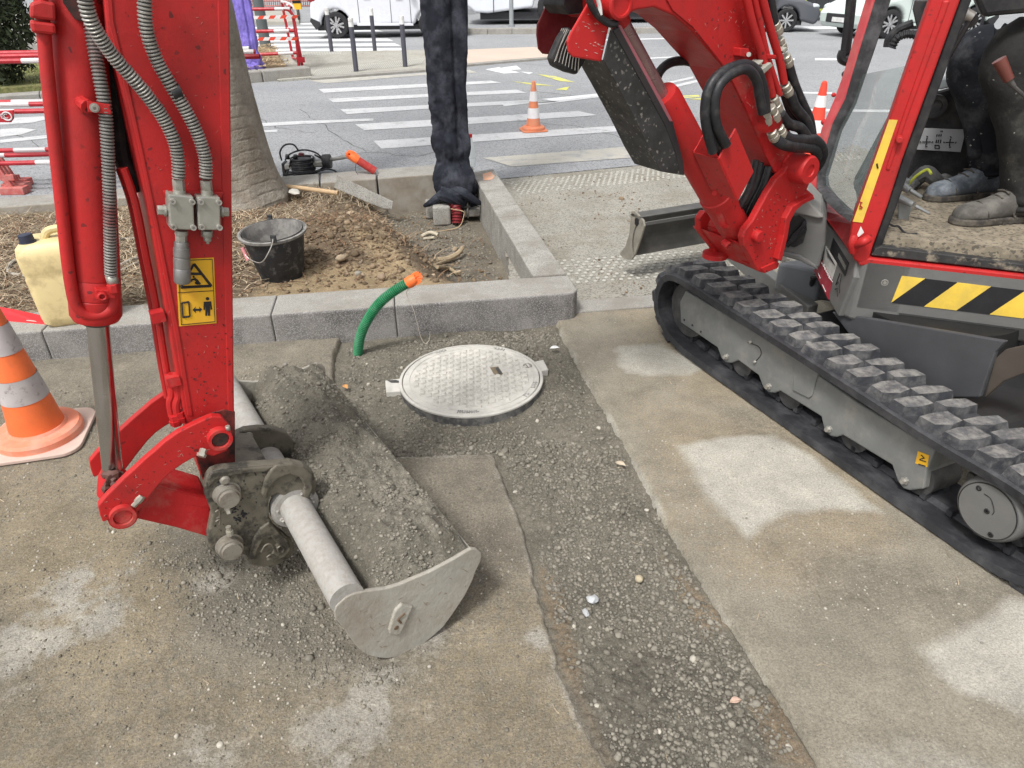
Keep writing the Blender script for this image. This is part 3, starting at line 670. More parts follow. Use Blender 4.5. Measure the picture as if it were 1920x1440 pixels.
segs = [(0, t1, 'long grey kerb stone running back from the rounded corner'), (t1, t2, 'short square kerb stone between the two long ones on the right'), (t2, 1, 'kerb stone with orange paint mark at the far right corner')]
for a, b_, l in segs:
    P = [ri_n.lerp(ri_f, a), ro_n.lerp(ro_f, a), ro_n.lerp(ro_f, b_), ri_n.lerp(ri_f, b_)]
    d = (P[3] - P[0]).normalized() * .007
    P = [P[0] + d, P[1] + d, P[2] - d, P[3] - d]
    o = MB().prism(P, (0, 0, -.42)).build('kerb_stone', CONC if a < 1 else GRAN, bevel=.009, seg=2); tag(o, l, 'kerb stone', 'granite kerb stones round the planting bed')
    if b_ == 1:
        om = mat('orange_spray', (.75, .30, .12), .9, .2, 40, alpha=1, col2=(.42, .41, .38), c2amt=.9, c2s=60, c2lo=.45, c2hi=.55)
        MB().add([G(x, y, KH + .002) for x, y in ((905, 326), (920, 322), (928, 330), (922, 337), (906, 338))], [list(range(5))]).build('paint_mark', om, o)
fi = lambda x: G(x, 388 + (x / 885) * (321 - 388), KH); fo = lambda x: G(x, 371 + (x / 890) * (303 - 371), KH)
fx = [-560, -330, -95, 140, 375, 600, 707, 889]
fl = ['far kerb stone outside the left edge of the view', 'far kerb stone left of the barrier feet', 'far kerb stone below the barrier feet', 'far kerb stone hidden behind the bucket cylinder', 'far kerb stone behind the palm trunk', 'far kerb stone behind the leaning concrete plank', 'far kerb stone with dark stained face behind the wrapped post']
for i in range(7):
    x0, x1 = fx[i], fx[i + 1]; P = [fi(x0 + 1), fi(x1 - 2), fo(x1 - 2), fo(x0 + 1)]
    b = MB().prism(P, (0, 0, -.42)); b.m[2] = 1
    o = b.build('kerb_stone', [GRAN, mat('stained_kerb_face', (.26, .225, .18), .9, .15, 12, col2=(.36, .34, .3), c2amt=.6, c2s=7, bump=.003, bs=90)], bevel=.01); tag(o, fl[i], 'kerb stone', 'granite kerb stones round the planting bed')

# ------------------------------------------------------------------ soil inside the bed
BED = [(-6, kline(-6) + .24), (.1, kline(.1) + .24), tuple((ri_n + Vector((.03, .02, 0)))[:2]), tuple((ri_f + Vector((.03, 0, 0)))[:2]), tuple(fi(880)[:2]), tuple(fi(375)[:2]), tuple(fi(-560)[:2])]
PIT = [tuple(G(x, y, -.08)[:2]) for x, y in ((700, 366), (895, 345), (1005, 548), (1015, 575), (905, 578), (850, 520), (790, 470), (742, 420))]
mo = G(630, 455, .12); mo2 = G(690, 400, .1)
def bed_h(X, Y, D=None):
    sd = sdf(X, Y, PIT); h = .125 + (fbm(X, Y, .6, 90) - .5) * .05
    h = h + .11 * np.exp(-(((X - mo.x) / .45) ** 2 + ((Y - mo.y) / .40) ** 2)) - .05 * sstep(-.5, .3, Y - G(600, 385, .1).y)
    pitz = -.14 + .10 * sstep(3.9, 3.55, Y) + (fbm(X, Y, .25, 92) - .5) * .04
    k = sstep(-.34, .10, sd); h = h * (1 - k) + pitz * k
    fr = sstep(kline(0) + .62, kline(0) + .22, Y - X * KD.y / KD.x); h = h * (1 - fr * (1 - k * .6)) + (.135) * fr * (1 - k * .6)
    bk = sstep(.5, .05, (fi(300).y - Y) + (X - fi(300).x) * .46) * (X < -1.0); h = h * (1 - bk) + .09 * bk
    rough = .3 + .7 * sstep(.0, .25, h - .10)
    return h + pebbly(X, Y, .035, 93) * .55 * rough * sstep(.4, .6, fbm(X, Y, .3, 94)) + pebbly(X, Y, .014, 95) * .6 + (fbm(X, Y, .05, 96) - .5) * .016
def bed_mask(X, Y):
    sd = sdf(X, Y, PIT)
    r = blobmask(X, Y, [tuple(G(x, y, .13)[:2]) for x, y in ((470, 560), (490, 530), (600, 500), (690, 500), (720, 450), (740, 470), (800, 520), (960, 530), (950, 548), (700, 570), (560, 600))], .12)
    b = sstep(-.15, .04, sd); r = r * (1 - b)
    g = sstep(-1.45, -1.9, X - (Y - 3.5) * .25) * .8
    return np.maximum(r, blobmask(X, Y, [tuple(G(x, y, .15)[:2]) for x, y in ((650, 450), (700, 445), (760, 500), (700, 490))], .12) * .9), g, b
BEDM = maskmat('bed_soil', (.138, .104, .070), (.28, .212, .128), (.22, .175, .12), (.155, .137, .108), 300, .004, .34, stone=(.36, .3, .21), sts=70, stt=.84)
struct(field('soil', BED, .0125, bed_h, BEDM, bed_mask, pad=.0))
BEDP = [(-3.4, kline(-3.4) + .3), (.05, kline(.05) + .28), tuple((ri_n + Vector((-.05, .1, 0)))[:2]), tuple((ri_f + Vector((-.06, -.1, 0)))[:2]), (fi(700).x, fi(700).y - .08), (fi(375).x, fi(375).y - .08), (fi(-100).x, fi(-100).y - .08)]
moundd = lambda X, Y: .05 + .95 * np.exp(-(((X - mo.x) / .5) ** 2 + ((Y - mo.y) / .55) ** 2))
P = rpts(BEDP, 5200, bed_h, 97, moundd); tag(scatter('clods', P, RNG.gamma(1.8, .0032, len(P)) + .003, CLOD, 1, seed=9), 'brown soil clods and roots on the dug mound', 'soil clods', kind='stuff')
P = rpts(BEDP, 260, bed_h, 98, lambda X, Y: .1 + .9 * moundd(X, Y)); tag(scatter('pebbles', P, RNG.gamma(2.2, .003, len(P)) + .004, mat('earthy_pebbles', (.27, .21, .145), .9, .2, 50, island=.35, bump=.0008, bs=200), 2, seed=10), 'mixed pebbles lying on the soil of the planting bed', 'pebbles', kind='stuff')
pitd = lambda X, Y: sstep(-.1, .05, sdf(X, Y, PIT))
P = rpts(BEDP, 3200, bed_h, 99, pitd); tag(scatter('gravel', P, RNG.gamma(2.5, .0017, len(P)) + .002, GRAVEL, 1, seed=11), 'grey gravelly soil in the pit around the wrapped post', 'gravel', kind='stuff')
leftd = lambda X, Y: sstep(-1.25, -1.7, X - (Y - 3.5) * .05) * sstep(.0, .10, Y - (kline(0) + X * KD.y / KD.x + .23))
P = rpts(BEDP, 7000, bed_h, 100, leftd); blades('straw_mulch', P, (.04, .15), .0028, STRAW, 'dry straw and bark mulch covering the left of the bed', 'straw mulch', 7, up=.5)
P = rpts(BEDP, 5200, bed_h, 101, lambda X, Y: np.maximum(leftd(X, Y), moundd(X, Y) * .8)); blades('root_litter', P, (.03, .10), .0035, MULCH, 'dark brown roots and litter in the dug soil', 'roots', 8, up=.6)
lipd = lambda X, Y: np.exp(-(((X - G(740, 425, .1).x) / .28) ** 2 + ((Y - G(740, 425, .1).y) / .5) ** 2))
P = rpts(BEDP, 420, bed_h, 102, lipd); blades('roots', P, (.08, .22), .004, mat('pale_root', (.30, .22, .14), .9, .2, 20, island=.4), 'pale torn roots along the edge of the dug pit', 'roots', 9, up=.5)
P = rpts([tuple(G(x, y, .13)[:2]) for x, y in ((530, 352), (700, 340), (690, 368), (560, 375))], 700, lambda X, Y: bed_h(X, Y) + .01, 103); blades('dry_grass', P[:380], (.05, .12), .003, STRAW, 'dry yellow grass tuft in front of the far kerb', 'dry grass', 10, up=1.2)
def zb(p): return float(bed_h(np.array([[p.x]]), np.array([[p.y]]))[0, 0])
def gb(x, y, it=4):
    z = .1
    for _ in range(it): z = zb(G(x, y, z))
    return G(x, y, z)
# root stump pieces in the pit
DRW = mat('driftwood', (.33, .26, .17), .85, .25, 30, bump=.002, bs=80)
def P3(*a): return [gb(x, y) + UP * h for x, y, h in a]
tag(MB().tube(P3((820, 492, .02), (838, 494, .03), (858, 488, .045), (868, 480, .06)), lambda t: .022 - .012 * abs(t - .4), 8).tube(P3((815, 500, .01), (835, 498, .03)), .012, 7).build('root_piece', DRW), 'forked piece of old root lying in the pit', 'root piece')
tag(MB().tube(P3((820, 505, .015), (840, 508, .02), (858, 517, .012)), .012, 8).build('root_piece', DRW), 'thin pale root below the forked root piece', 'root piece')
tag(MB().tube(P3((790, 446, .01), (806, 441, .02), (822, 443, .01)), .014, 8).tube(P3((795, 450, .01), (815, 449, .015)), .010, 7).build('root_piece', mat('pale_driftwood', (.45, .40, .31), .85, .2, 30)), 'pale broken root in the middle of the pit', 'root piece')
stone(716, 523, .024, 'round brown stone near the edge of the sandy soil', mat('brown_stone', (.27, .2, .14), .85, .2, 30), .14, (1, .9, .8), 'stone', .04, 6)
stone(640, 487, .028, 'large tan stone half buried right of the black bucket', mat('tan_stone', (.33, .26, .18), .85, .2, 30), .17, (1.3, .9, .7), 'stone', .08, 7)
stone(672, 515, .02, 'flat pale stone on the sandy soil right of the bucket', PEBL, .14, (1.2, .9, .7), 'stone', .08, 17)

# ------------------------------------------------------------------ manhole cover
mc = (G(750, 707, .03) + G(1018, 707, .03)) / 2; mr_ = (G(1018, 707, .03) - G(750, 707, .03)).length / 2
COVM = mat('dusty_cast_cover', (.50, .485, .445), .92, .14, 9, col2=(.33, .315, .28), c2amt=.5, c2s=22, c2lo=.5, c2hi=.7, bump=.0008, bs=240, spec=.15)
RIMM = mat('cover_frame_iron', (.24, .24, .23), .85, .2, 20, col2=(.45, .43, .4), c2amt=.6, c2s=25, bump=.002, bs=120)
mh = thing('manhole_cover', 'round pale dusty manhole cover standing proud of the dug gravel', 'manhole cover', (mc.x, mc.y, 0))
M0 = Vector((mc.x, mc.y, 0)); zt = .030
MB().lathe(M0 + UP * -.07, UP * .1, [(0, mr_ * 1.0), (.93, mr_ * 1.0)], 80, caps=False).build('frame', mat('dark_frame_iron', (.085, .085, .085), .7, .3, 30, col2=(.22, .21, .19), c2amt=.6, c2s=30), mh)  # outer side of the frame is darker than its rim
MB().lathe(M0 + UP * .02, UP * .01, [(0, mr_ * 1.004), (.7, mr_ * 1.004), (1, mr_ * .99), (1.0, mr_ * .965), (.3, mr_ * .96)], 80, caps=False).build('frame_rim', COVM, mh)
lid = MB().lathe(M0 + UP * -.02, UP * .05, [(0, mr_ * .95), (.94, mr_ * .95), (1.0, mr_ * .94), (1.0, 0.001)], 80, caps=False)
lx = Vector((1, .05, 0)).normalized(); ly = Vector((-.05, 1, 0)).normalized()
pit = M0 + (G(930, 695, zt) - M0); pit.z = zt
st = .030; k = 0
for i in range(-12, 13):
    for j in range(-14, 15):
        u_ = i * st; v_ = j * st * .75
        if u_ * u_ + v_ * v_ > (mr_ * .80) ** 2: continue
        c = M0 + lx * u_ + ly * v_ + UP * zt
        if (c - pit).length < .045: continue
        s1 = 1 if (i + j) % 2 else -1; a = (lx * .9 + ly * .45 * s1).normalized(); b2 = Vector((-a.y, a.x, 0))
        q = [c - a * .0125 - b2 * .0055, c + a * .0125 - b2 * .0055, c + a * .0125 + b2 * .0055, c - a * .0125 + b2 * .0055]; cc = c + UP * .0085
        lid.add(q + [cc - a * .009 - b2 * .002, cc + a * .009 - b2 * .002, cc + a * .009 + b2 * .002, cc - a * .009 + b2 * .002], [(4, 5, 6, 7), (0, 1, 5, 4), (1, 2, 6, 5), (2, 3, 7, 6), (3, 0, 4, 7)])
lid.build('lid', COVM, mh)
MB().lathe(M0 + UP * (zt - .001), UP * .004, [(0, mr_ * .875), (1, mr_ * .872), (1, mr_ * .855), (0, mr_ * .852)], 80, caps=False).build('ring', COVM, mh)
PITM = mat('cover_dirt_pocket', (.19, .15, .10), .9, .2, 40)
MB().prism([G(x, y, zt + .002) for x, y in ((919, 689), (934, 687), (943, 700), (938, 705), (926, 701))], (0, 0, -.003)).build('keyhole', PITM, mh)
MB().prism([G(x, y, zt + .004) for x, y in ((929, 690), (934, 688), (941, 700), (936, 701))], (0, 0, -.004)).build('lifting_bar', DGREY, mh)
kb = MB()
for x, y in ((989, 686),): kb.lathe(G(x, y, zt), UP * .003, [(0, .022), (1, .021), (1, .015), (0.1, .013)], 20)
kb.build('plug', mat('worn_plug', (.24, .22, .2), .9, .2, 50), mh)
let = MB()       # cast relief marks on the rim: small worn bars
rg = random.Random(3)
for a0, a1, n in ((2.05, 2.25, 4), (1.05, 1.25, 4), (-1.72, -1.42, 9), (-.35, -.15, 4), (-.62, -.5, 2)):
    for k in range(n):
        a = a0 + (a1 - a0) * k / n; d = Vector((math.cos(a), math.sin(a), 0)); t = Vector((-d.y, d.x, 0)); c = M0 + d * mr_ * .905 + UP * (zt + .001)
        let.box(c, (.020, .004, .004), (d, t, UP)); let.box(c + t * .006 + d * rg.uniform(-.006, .006), (.004, .009, .004), (d, t, UP))
lo_ = let.build('cast_marks', RIMM, mh); lo_['kind'] = 'stuff'
for pts, nm in ((((722, 713), (743, 710), (757, 708), (760, 728), (752, 733), (724, 735)), 'lug'), (((1000, 678), (1019, 674), (1028, 692), (1012, 696), (1000, 694)), 'lug')):
    MB().prism([G(x, y, .018) for x, y in pts], (0, 0, -.07)).build(nm, COVM, mh, bevel=.004)
MB().prism([G(x, y, .0205) for x, y in ((726, 713), (742, 712), (748, 714), (748, 717), (733, 717))], (0, 0, -.001)).build('lug_slot', DGREY, mh)

# ------------------------------------------------------------------ green conduit with its draw wire
GRN = mat('green_conduit', (.018, .19, .075), .5, .1, 30, col2=(.12, .28, .18), c2amt=.4, c2s=25)
TAPE = mat('orange_tape', (.85, .17, .04), .5, .1, 30)
yk = kline(G(690, 640).x)
cpx = [(672, 668, 2.90), (676, 630, 2.88), (690, 598, 2.87), (712, 568, 2.86), (740, 545, 2.85), (768, 529, 2.84)]
def atY(x, y, Y): d = ray(x, y); return EYE + d * (Y / d.y)
cp = [atY(*q) for q in cpx]; cp[0] = G(671, 664, -.03); base_y = cp[0].y
cp = [cp[0]] + [atY(x, y, base_y + d) for (x, y, _), d in zip(cpx[1:], (-.01, -.015, -.02, -.02, -.02))]
gc = thing('green_conduit', 'green corrugated conduit curving up out of the gravel with orange taped end', 'conduit', tuple(cp[0]))
MB().tube([cp[0] - UP * .05] + cp, .0240, 16, ribs=.0095, groove=1, deep=.84).build('corrugated_pipe', [GRN, mat('green_groove_shade', (.004, .05, .02), .6, .1, 20)], gc)  # shade between the ribs painted as a darker green
e = cp[-1]; dd = (cp[-1] - cp[-2]).normalized()
b = MB().lathe(e - dd * .012, dd * .05, [(0, .0265), (.35, .0285), (.7, .026), (1, .02)], 14)
for k in range(22): a = k * 2.4; v = Vector((math.cos(a), math.sin(a) * .6, math.sin(a))) ; b.tube([e + dd * .02 + v * .02, e + dd * .042 + v * .022, e + dd * random.uniform(.03, .055) + v * .008], .004, 5, sub=3)
b.build('tape_plug', TAPE, gc)
wy = e.y
wp = [atY(770, 538, wy), atY(762, 552, wy), atY(775, 580, wy - .01), atY(783, 610, wy - .02), atY(789, 632, wy - .03), atY(797, 644, wy - .03), atY(805, 637, wy - .03), atY(806, 623, wy - .03)]
MB().tube(wp, .0014, 6).build('draw_wire', mat('wire', (.42, .38, .32), .5, .1, 10), gc)

# ------------------------------------------------------------------ builder's bucket
bc = gb(530, 514); Rb = .155; hb = .28
rimc = onp(515, 428, bc, Vector((0, -1, 0)))
bk = thing('builders_bucket', "black rubber builder's bucket crusted with grey cement on the soil", 'bucket', tuple(bc))
BKM = mat('bucket_rubber', (.022, .023, .026), .6, .3, 20, col2=(.16, .155, .15), c2amt=.8, c2s=22, c2lo=.52, c2hi=.68)
BKI = mat('cement_crust', (.24, .23, .215), .9, .25, 15, col2=(.10, .098, .095), c2amt=.7, c2s=13, c2lo=.5, c2hi=.6, bump=.002, bs=80)
axb = Vector((-.03, -.06, 1)).normalized(); rtop = .175; rbot = .112
MB().lathe(bc - axb * .01, axb * .27, [(0, rbot), (.03, rbot + .004), (.9, rtop - .012), (1, rtop - .006)], 40, caps=False).build('shell', BKM, bk)
MB().lathe(bc - axb * .005, axb * .265, [(.03, .001), (.03, rbot - .006), (1, rtop - .016)], 40, caps=False).build('inner_wall', BKI, bk)
MB().lathe(bc + axb * .242, axb * .014, [(0, rtop - .008), (0, rtop + .004), (1, rtop + .007), (1.1, rtop), (1.1, rtop - .010), (0, rtop - .014)], 40, caps=False).build('rim', BKI, bk)
tc = bc + axb * .258
l1 = onp(499, 397, tc, Vector((0, 0, 1))) ; l2 = tc + (tc - l1)
l1 = tc + Vector((-.06, rtop, 0)) ; l2 = tc + Vector((.06, -rtop - .004, 0))
for l in (l1, l2): MB().box(l + UP * .012, (.03, .014, .04)).build('handle_lug', BKM, bk, bevel=.004)
gr = bc + axb * .14 + Vector((-.155, -.06, 0))
MB().tube([l2 + UP * .02, l2 + Vector((-.01, -.02, -.02)), l2 + Vector((-.07, -.03, -.10)), gr + Vector((.04, -.03, -.02)), gr], .0028, 7).build('wire_handle', STEEL, bk)
MB().tube([gr + Vector((.01, 0, -.03)), gr + Vector((-.015, .02, .035))], .010, 8).build('grip', mat('pink_grip', (.62, .24, .26), .6, .15, 30), bk)

# ------------------------------------------------------------------ jerrycan on the kerb
JM = mat('yellowed_polyethylene', (.64, .52, .27), .45, .06, 6, col2=(.30, .23, .12), c2amt=.7, c2s=9, c2lo=.50, c2hi=.70, spec=.4)
jc = kp(-2.02) + KN * .15 + UP * KH
jx = Vector((.94, .34, 0)).normalized(); jy = Vector((-jx.y, jx.x, 0)); jz = Vector((-.06, .02, 1)).normalized()
jc = G(150, 607, KH)
jc = jc + jy * .10 + jx * -.005
jr = thing('jerrycan', 'yellowed plastic jerrycan with dark screw cap standing on the kerb', 'jerrycan', tuple(jc))
def rr(cx, cy, hx, hy, r, n=5):
    o = []
    for k, (sx, sy) in enumerate(((1, 1), (-1, 1), (-1, -1), (1, -1))):
        for i in range(n + 1):
            a = (k + i / n) * math.pi / 2; o.append((cx + sx * (hx - r) + r * math.cos(a), cy + sy * (hy - r) + r * math.sin(a)))
    return o
def loft(secs, name, m, parent, smooth=True, caps=True):
    b = MB(); n = len(secs[0]); vs = [p for s in secs for p in s]; fs = []
    for i in range(len(secs) - 1):
        for k in range(n): fs.append((i * n + k, i * n + (k + 1) % n, (i + 1) * n + (k + 1) % n, (i + 1) * n + k))
    if caps: fs += [list(range(n - 1, -1, -1)), [(len(secs) - 1) * n + k for k in range(n)]]
    b.add(vs, fs, smooth=smooth); return b.build(name, m, parent)
secs = []
for h, sx, sy, r, ox in ((0, .86, .84, .03, 0), (.02, .98, .98, .04, 0), (.05, 1, 1, .04, 0), (.235, 1, 1, .04, 0), (.25, .975, .97, .04, 0), (.265, 1, 1, .04, 0), (.34, 1, .99, .04, 0), (.375, .96, .92, .045, 0), (.395, .82, .75, .05, .0)):
    secs.append([jc + jx * a + jy * c + jz * h for a, c in rr(ox, 0, .145 * sx, .115 * sy, r)])
loft(secs, 'body', JM, jr)
cpx_ = jc + jz * .385 - jx * .085 - jy * .04
MB().lathe(cpx_, jz * .045, [(0, .036), (.3, .036), (.3, .031), (1, .030), (1.05, .026)], 24).build('cap', mat('navy_cap', (.03, .035, .06), .5, .2, 30), jr)
MB().tube([jc + jz * .385 - jx * .03, jc + jz * .425 + jx * .0, jc + jz * .43 + jx * .07, jc + jz * .40 + jx * .125], .018, 10).build('handle', JM, jr)

# red spirit level lying on the kerb
lv = thing('spirit_level', 'red spirit level lying on the kerb left of the jerrycan', 'spirit level')
a, e = G(-60, 588, KH + .03), G(88, 606, KH + .02); d = (e - a).normalized(); nrm = Vector((-d.y, d.x, 0))
LVM = mat('red_level_paint', (.55, .02, .025), .45, .1, 10)
MB().prism([G(-60, 596, KH), G(88, 609, KH), G(88, 601, KH) + UP * .008, G(60, 597, KH) + UP * .016, G(20, 592, KH) + UP * .028, G(-60, 580, KH) + UP * .034], nrm * .022).build('frame', LVM, lv, bevel=.002)
MB().prism([G(51, 603, KH) + UP * .006, G(69, 605, KH) + UP * .006, G(69, 600, KH) + UP * .008, G(51, 598, KH) + UP * .010], nrm * -.002).build('vial_window', mat('vial_window', (.65, .5, .45), .4, .1, 10), lv)

# hoses lying in the mulch
def hose(pts, r, m, label, name='hose', cat='hose'):
    P = [gb(x, y) + UP * (r * .6) for x, y in pts]; return tag(MB().tube(P, r, 8).build(name, m), label, cat)
HB = mat('grey_beige_hose', (.36, .33, .28), .7, .1, 20)
hose(((35, 488), (20, 497), (18, 512), (45, 519), (90, 522)), .010, HB, 'loop of beige hose in the straw left of the jerrycan')
hose(((190, 512), (225, 500), (250, 488), (285, 477)), .011, HB, 'beige hose in the straw between the arm and cylinder, upper one')
hose(((195, 525), (230, 508), (262, 493), (300, 480)), .009, HB, 'beige hose in the straw between arm and cylinder, lower one')
hose(((200, 450), (240, 449), (290, 448)), .008, HB, 'thin straight beige hose farther back in the straw')

# ------------------------------------------------------------------ things along the back of the bed
tag(MB().tube([G(538, 350, .145), G(575, 354, .14), G(634, 362, .125)], .017, 10).build('wooden_handle', WOOD), 'pale round wooden tool handle lying right of the palm trunk', 'tool handle')
stone(552, 362, .05, 'flat white rock beside the palm trunk foot', mat('white_rock', (.5, .48, .43), .85, .15, 20), .13, (1.5, .8, .35), 'rock', .1, 21)
# leaning concrete plank
pn = Vector((.22, -1, .30)).normalized(); pp = Vector((-.92, 5.42, -.03))
PL = [onp(x, y, pp, pn) for x, y in ((632, 328), (738, 378), (735, 393), (720, 391), (690, 380), (627, 352))]
pl = thing('concrete_plank', 'thin grey concrete plank leaning from the far kerb into the pit', 'concrete plank', tuple(pp))
MB().prism(PL, -pn * .035).build('plank', CONC, pl, bevel=.004)
# red sleeve pipe with taped end standing on the joint
rp = thing('red_conduit', 'red sleeve pipe with frayed orange tape on the far kerb joint', 'conduit', tuple(G(702, 322, KH)))
ra, rb = G(703, 321, KH + .02), G(667, 298, KH + .10); rb = atY(667, 298, ra.y - .02); dr_ = (rb - ra).normalized()
REDP = mat('red_conduit', (.42, .035, .035), .55, .15, 20, col2=(.55, .12, .08), c2amt=.4, c2s=30)
MB().tube([ra, rb], .032, 16, sub=10).build('corrugated_pipe', REDP, rp)
b = MB().lathe(rb - dr_ * .02, dr_ * .07, [(0, .034), (.5, .036), (1, .022)], 14)
for k in range(30): a = k * 2.4; v = Vector((math.cos(a), .5, math.sin(a))); b.tube([rb + v * .03, rb + dr_ * .05 + v * .034, rb + dr_ * .06 + v * .01], .006, 5, sub=3)
b.build('tape_plug', TAPE, rp)
MB().tube([rb + UP * -.03, rb + Vector((-.01, 0, -.10)), rb + Vector((.05, 0, -.17)), rb + Vector((.15, 0, -.14))], .002, 6).build('draw_wire', HOSE, rp)
# dark tube added to stand for the black mortar crack under it
MB().tube([G(708, 330, KH - .01), atY(712, 350, G(708, 330, KH).y - .01), atY(711, 372, G(708, 330, KH).y - .02)], .018, 8).build('dummy_', DGREY)
o = bpy.data.objects['dummy_']; o.name = 'crack_tube'; tag(o, 'dark tube standing for the black mortar crack between two far kerb stones', 'mortar crack')

# cable reel, leads and angle grinder on the road edge
cr = thing('cable_reel', 'black cable reel with tangled leads on the road behind the palm', 'cable reel', tuple(G(568, 330)))
cy_ = G(568, 330).y
def C(x, y, dy=0): return atY(x, y, cy_ + dy)
cc = C(567, 309); rx = Vector((1, 0, 0))
MB().cyl(cc + Vector((0, .02, -.07)), cc + Vector((0, .02, .05)), .085, .075, 20).build('drum', BLK, cr)
cb = MB()
for k in range(9): z = -.075 + k * .016; cb.tube([cc + Vector((math.cos(a) * (.10 - .01 * (k % 2)), .02 + math.sin(a) * .10, z)) for a in [i * math.pi / 8 for i in range(17)]], .0085, 7, sub=2)
for pts in (((528, 300), (525, 285), (534, 272), (550, 271), (560, 283)), ((535, 300), (545, 288), (570, 281), (595, 288), (607, 305), (600, 318), (570, 325), (540, 322)),
            ((530, 328), (560, 326), (600, 320), (612, 317), (625, 319), (634, 325)), ((545, 300), (542, 315), (535, 330)), ((590, 290), (603, 298), (610, 308), (600, 320), (575, 328), (545, 327))):
    cb.tube([C(x, y, random.uniform(-.1, .04)) for x, y in pts], .0075, 7)
cb.build('leads', HOSE, cr)
MB().prism([C(x, y) for x, y in ((531, 308), (605, 302), (608, 312), (533, 319))], (0, .16, 0)).build('reel_frame', STEEL, cr, bevel=.01)
MB().cyl(C(565, 291), C(565, 287), .028, .022, 14).build('socket_knob', mat('dark_red_plastic', (.12, .02, .02), .5), cr)
for x in (539, 554): MB().cyl(C(x, 298), C(x, 290), .02, .018, 10).build('plug', BLK, cr)
MB().prism([C(x, y) for x, y in ((527, 306), (534, 306), (536, 331), (530, 331))], (0, .1, 0)).build('foot_bracket', BLK, cr, bevel=.008)
an = thing('demolition_hammer', 'long grey power tool with pointed tip lying towards the orange tape', 'power tool', tuple(G(618, 320)))
MB().tube([C(586, 303, .08), C(612, 302, .08)], .05, 12).build('body', mat('tool_grey', (.36, .37, .38), .5, .1, 10), an)
MB().tube([C(606, 303, .05), C(620, 302, .05)], .062, 12).build('collar', DGREY, an)
MB().tube([C(620, 299, .05), C(650, 295, .02), C(660, 294, .02)], lambda t: .018 - .010 * t, 8).build('chisel', STEEL, an)
# plastic bottle
bo_ = G(883, 311, KH - .15); bo_ = G(884, 312, KH)
bt = thing('plastic_bottle', 'clear plastic water bottle with red cap on the far kerb corner', 'bottle', tuple(bo_))
PET = mat('clear_pet', (.78, .84, .86), .1, .03, 10, alpha=.45, spec=.6)
MB().lathe(bo_, UP * .24, [(0, .030), (.03, .036), (.25, .036), (.28, .033), (.31, .036), (.6, .036), (.75, .030), (.9, .014), (1, .013)], 20).build('bottle_body', PET, bt)
MB().cyl(bo_ + UP * .235, bo_ + UP * .262, .016, .016, 16).build('cap', LVM, bt)

# ------------------------------------------------------------------ posts wrapped in cloth
def wrapped_post(name, base, h, r, m, label, seed, fold=1.0, top_w=1.25):
    t_ = thing(name, label, 'wrapped post', tuple(base), 0, 'new posts wrapped in cloth')
    n = 96; rows = 260; rg = np.random.default_rng(seed)
    A = np.linspace(0, 2 * np.pi, n, endpoint=False); Z = np.linspace(0, 1, rows)
    AA, ZZ = np.meshgrid(A, Z); zz = ZZ * h
    cx = np.cos(AA); cy2 = np.sin(AA)
    rr_ = r * (1 + (top_w - 1) * sstep(.2, 1.6, zz))
    w1 = (fbm(cx * .8 + 9 + seed, zz * 1.1 + cy2 * .8, .5, seed, 4) - .5) * .34
    w2 = np.abs(fbm(cx * 1.1 + 3 + zz * .9, zz * 2.2 + cy2 * 1.1, .42, seed + 3, 3) - .5) * -.34 * sstep(1.4, .1, zz)
    slack = .26 * np.exp(-((zz - .16) / .10) ** 2) - .14 * np.exp(-((zz - .30) / .05) ** 2) + .12 * np.exp(-((zz - .42) / .08) ** 2) + .05 * np.exp(-((zz - .72) / .10) ** 2)
    # loosely hanging seam down one side
    seam = .26 * np.exp(-((AA - 5.75) / .16) ** 2) * (.2 + 1.3 * vn(zz, zz * 0, .22, seed + 7)) - .20 * np.exp(-((AA - 5.22) / .13) ** 2) * sstep(.25, .5, zz) + .08 * np.exp(-((AA - 3.6) / .2) ** 2) * (.3 + vn(zz, zz * 0, .15, seed + 8))
    cre = (fbm(cx * 2 + zz * 3, zz * 9 + cy2 * 2, .35, seed + 5, 2) - .5) * (.06 + .14 * sstep(1.3, .3, zz)) * fold
    rr_ = rr_ * (1 + w1 + w2 + slack * fold + seam + cre)
    V = np.stack([base.x + cx * rr_, base.y + cy2 * rr_, base.z + zz + .03], -1).reshape(-1, 3)
    idx = np.arange(n * rows).reshape(rows, n); nx_ = np.roll(idx, -1, 1)
    F = np.stack([idx[:-1], nx_[:-1], nx_[1:], idx[1:]], -1).reshape(-1, 4)
    rawmesh('cloth_sleeve', V, F, m, t_, True)
    # folds bunched at the foot
    b = MB(); rg = random.Random(seed)
    for k in range(7):
        a0 = -2.6 + k * .42 + rg.uniform(-.1, .1); z0 = .02 + .055 * (k % 3) + rg.uniform(0, .02)
        pts = [base + Vector((math.cos(a0 + s) * r * (1.06 + .16 * math.sin(s * 2.2 + k)), math.sin(a0 + s) * r * (1.05 + .12 * math.sin(s * 2 + k)), z0 + .06 * math.sin(s * 2.3 + k * 1.7))) for s in (0, .4, .8, 1.2, 1.6)]
        b.tube(pts, lambda t, q=rg.uniform(.030, .045): q * (.35 + math.sin(math.pi * t)), 9, sub=6)
    for (p, s) in (((r * 1.0, -r * .9, .05), 1), ((-r * 1.0, -r * .7, .03), -1)):
        c = base + Vector(p); b.tube([c + Vector((-s * .12, .02, .10)), c + Vector((-s * .03, -.02, .05)), c + Vector((s * .05, -.03, .0)), c + Vector((s * .10, -.01, -.03))], lambda t: .05 * (1 - .75 * t), 9, sub=6)
    b.build('cloth_folds', m, t_)
    MB().cyl(base + UP * -.05, base + UP * (h + .02), r * .55, r * .55, 20).build('post', STEEL, t_)
    return t_
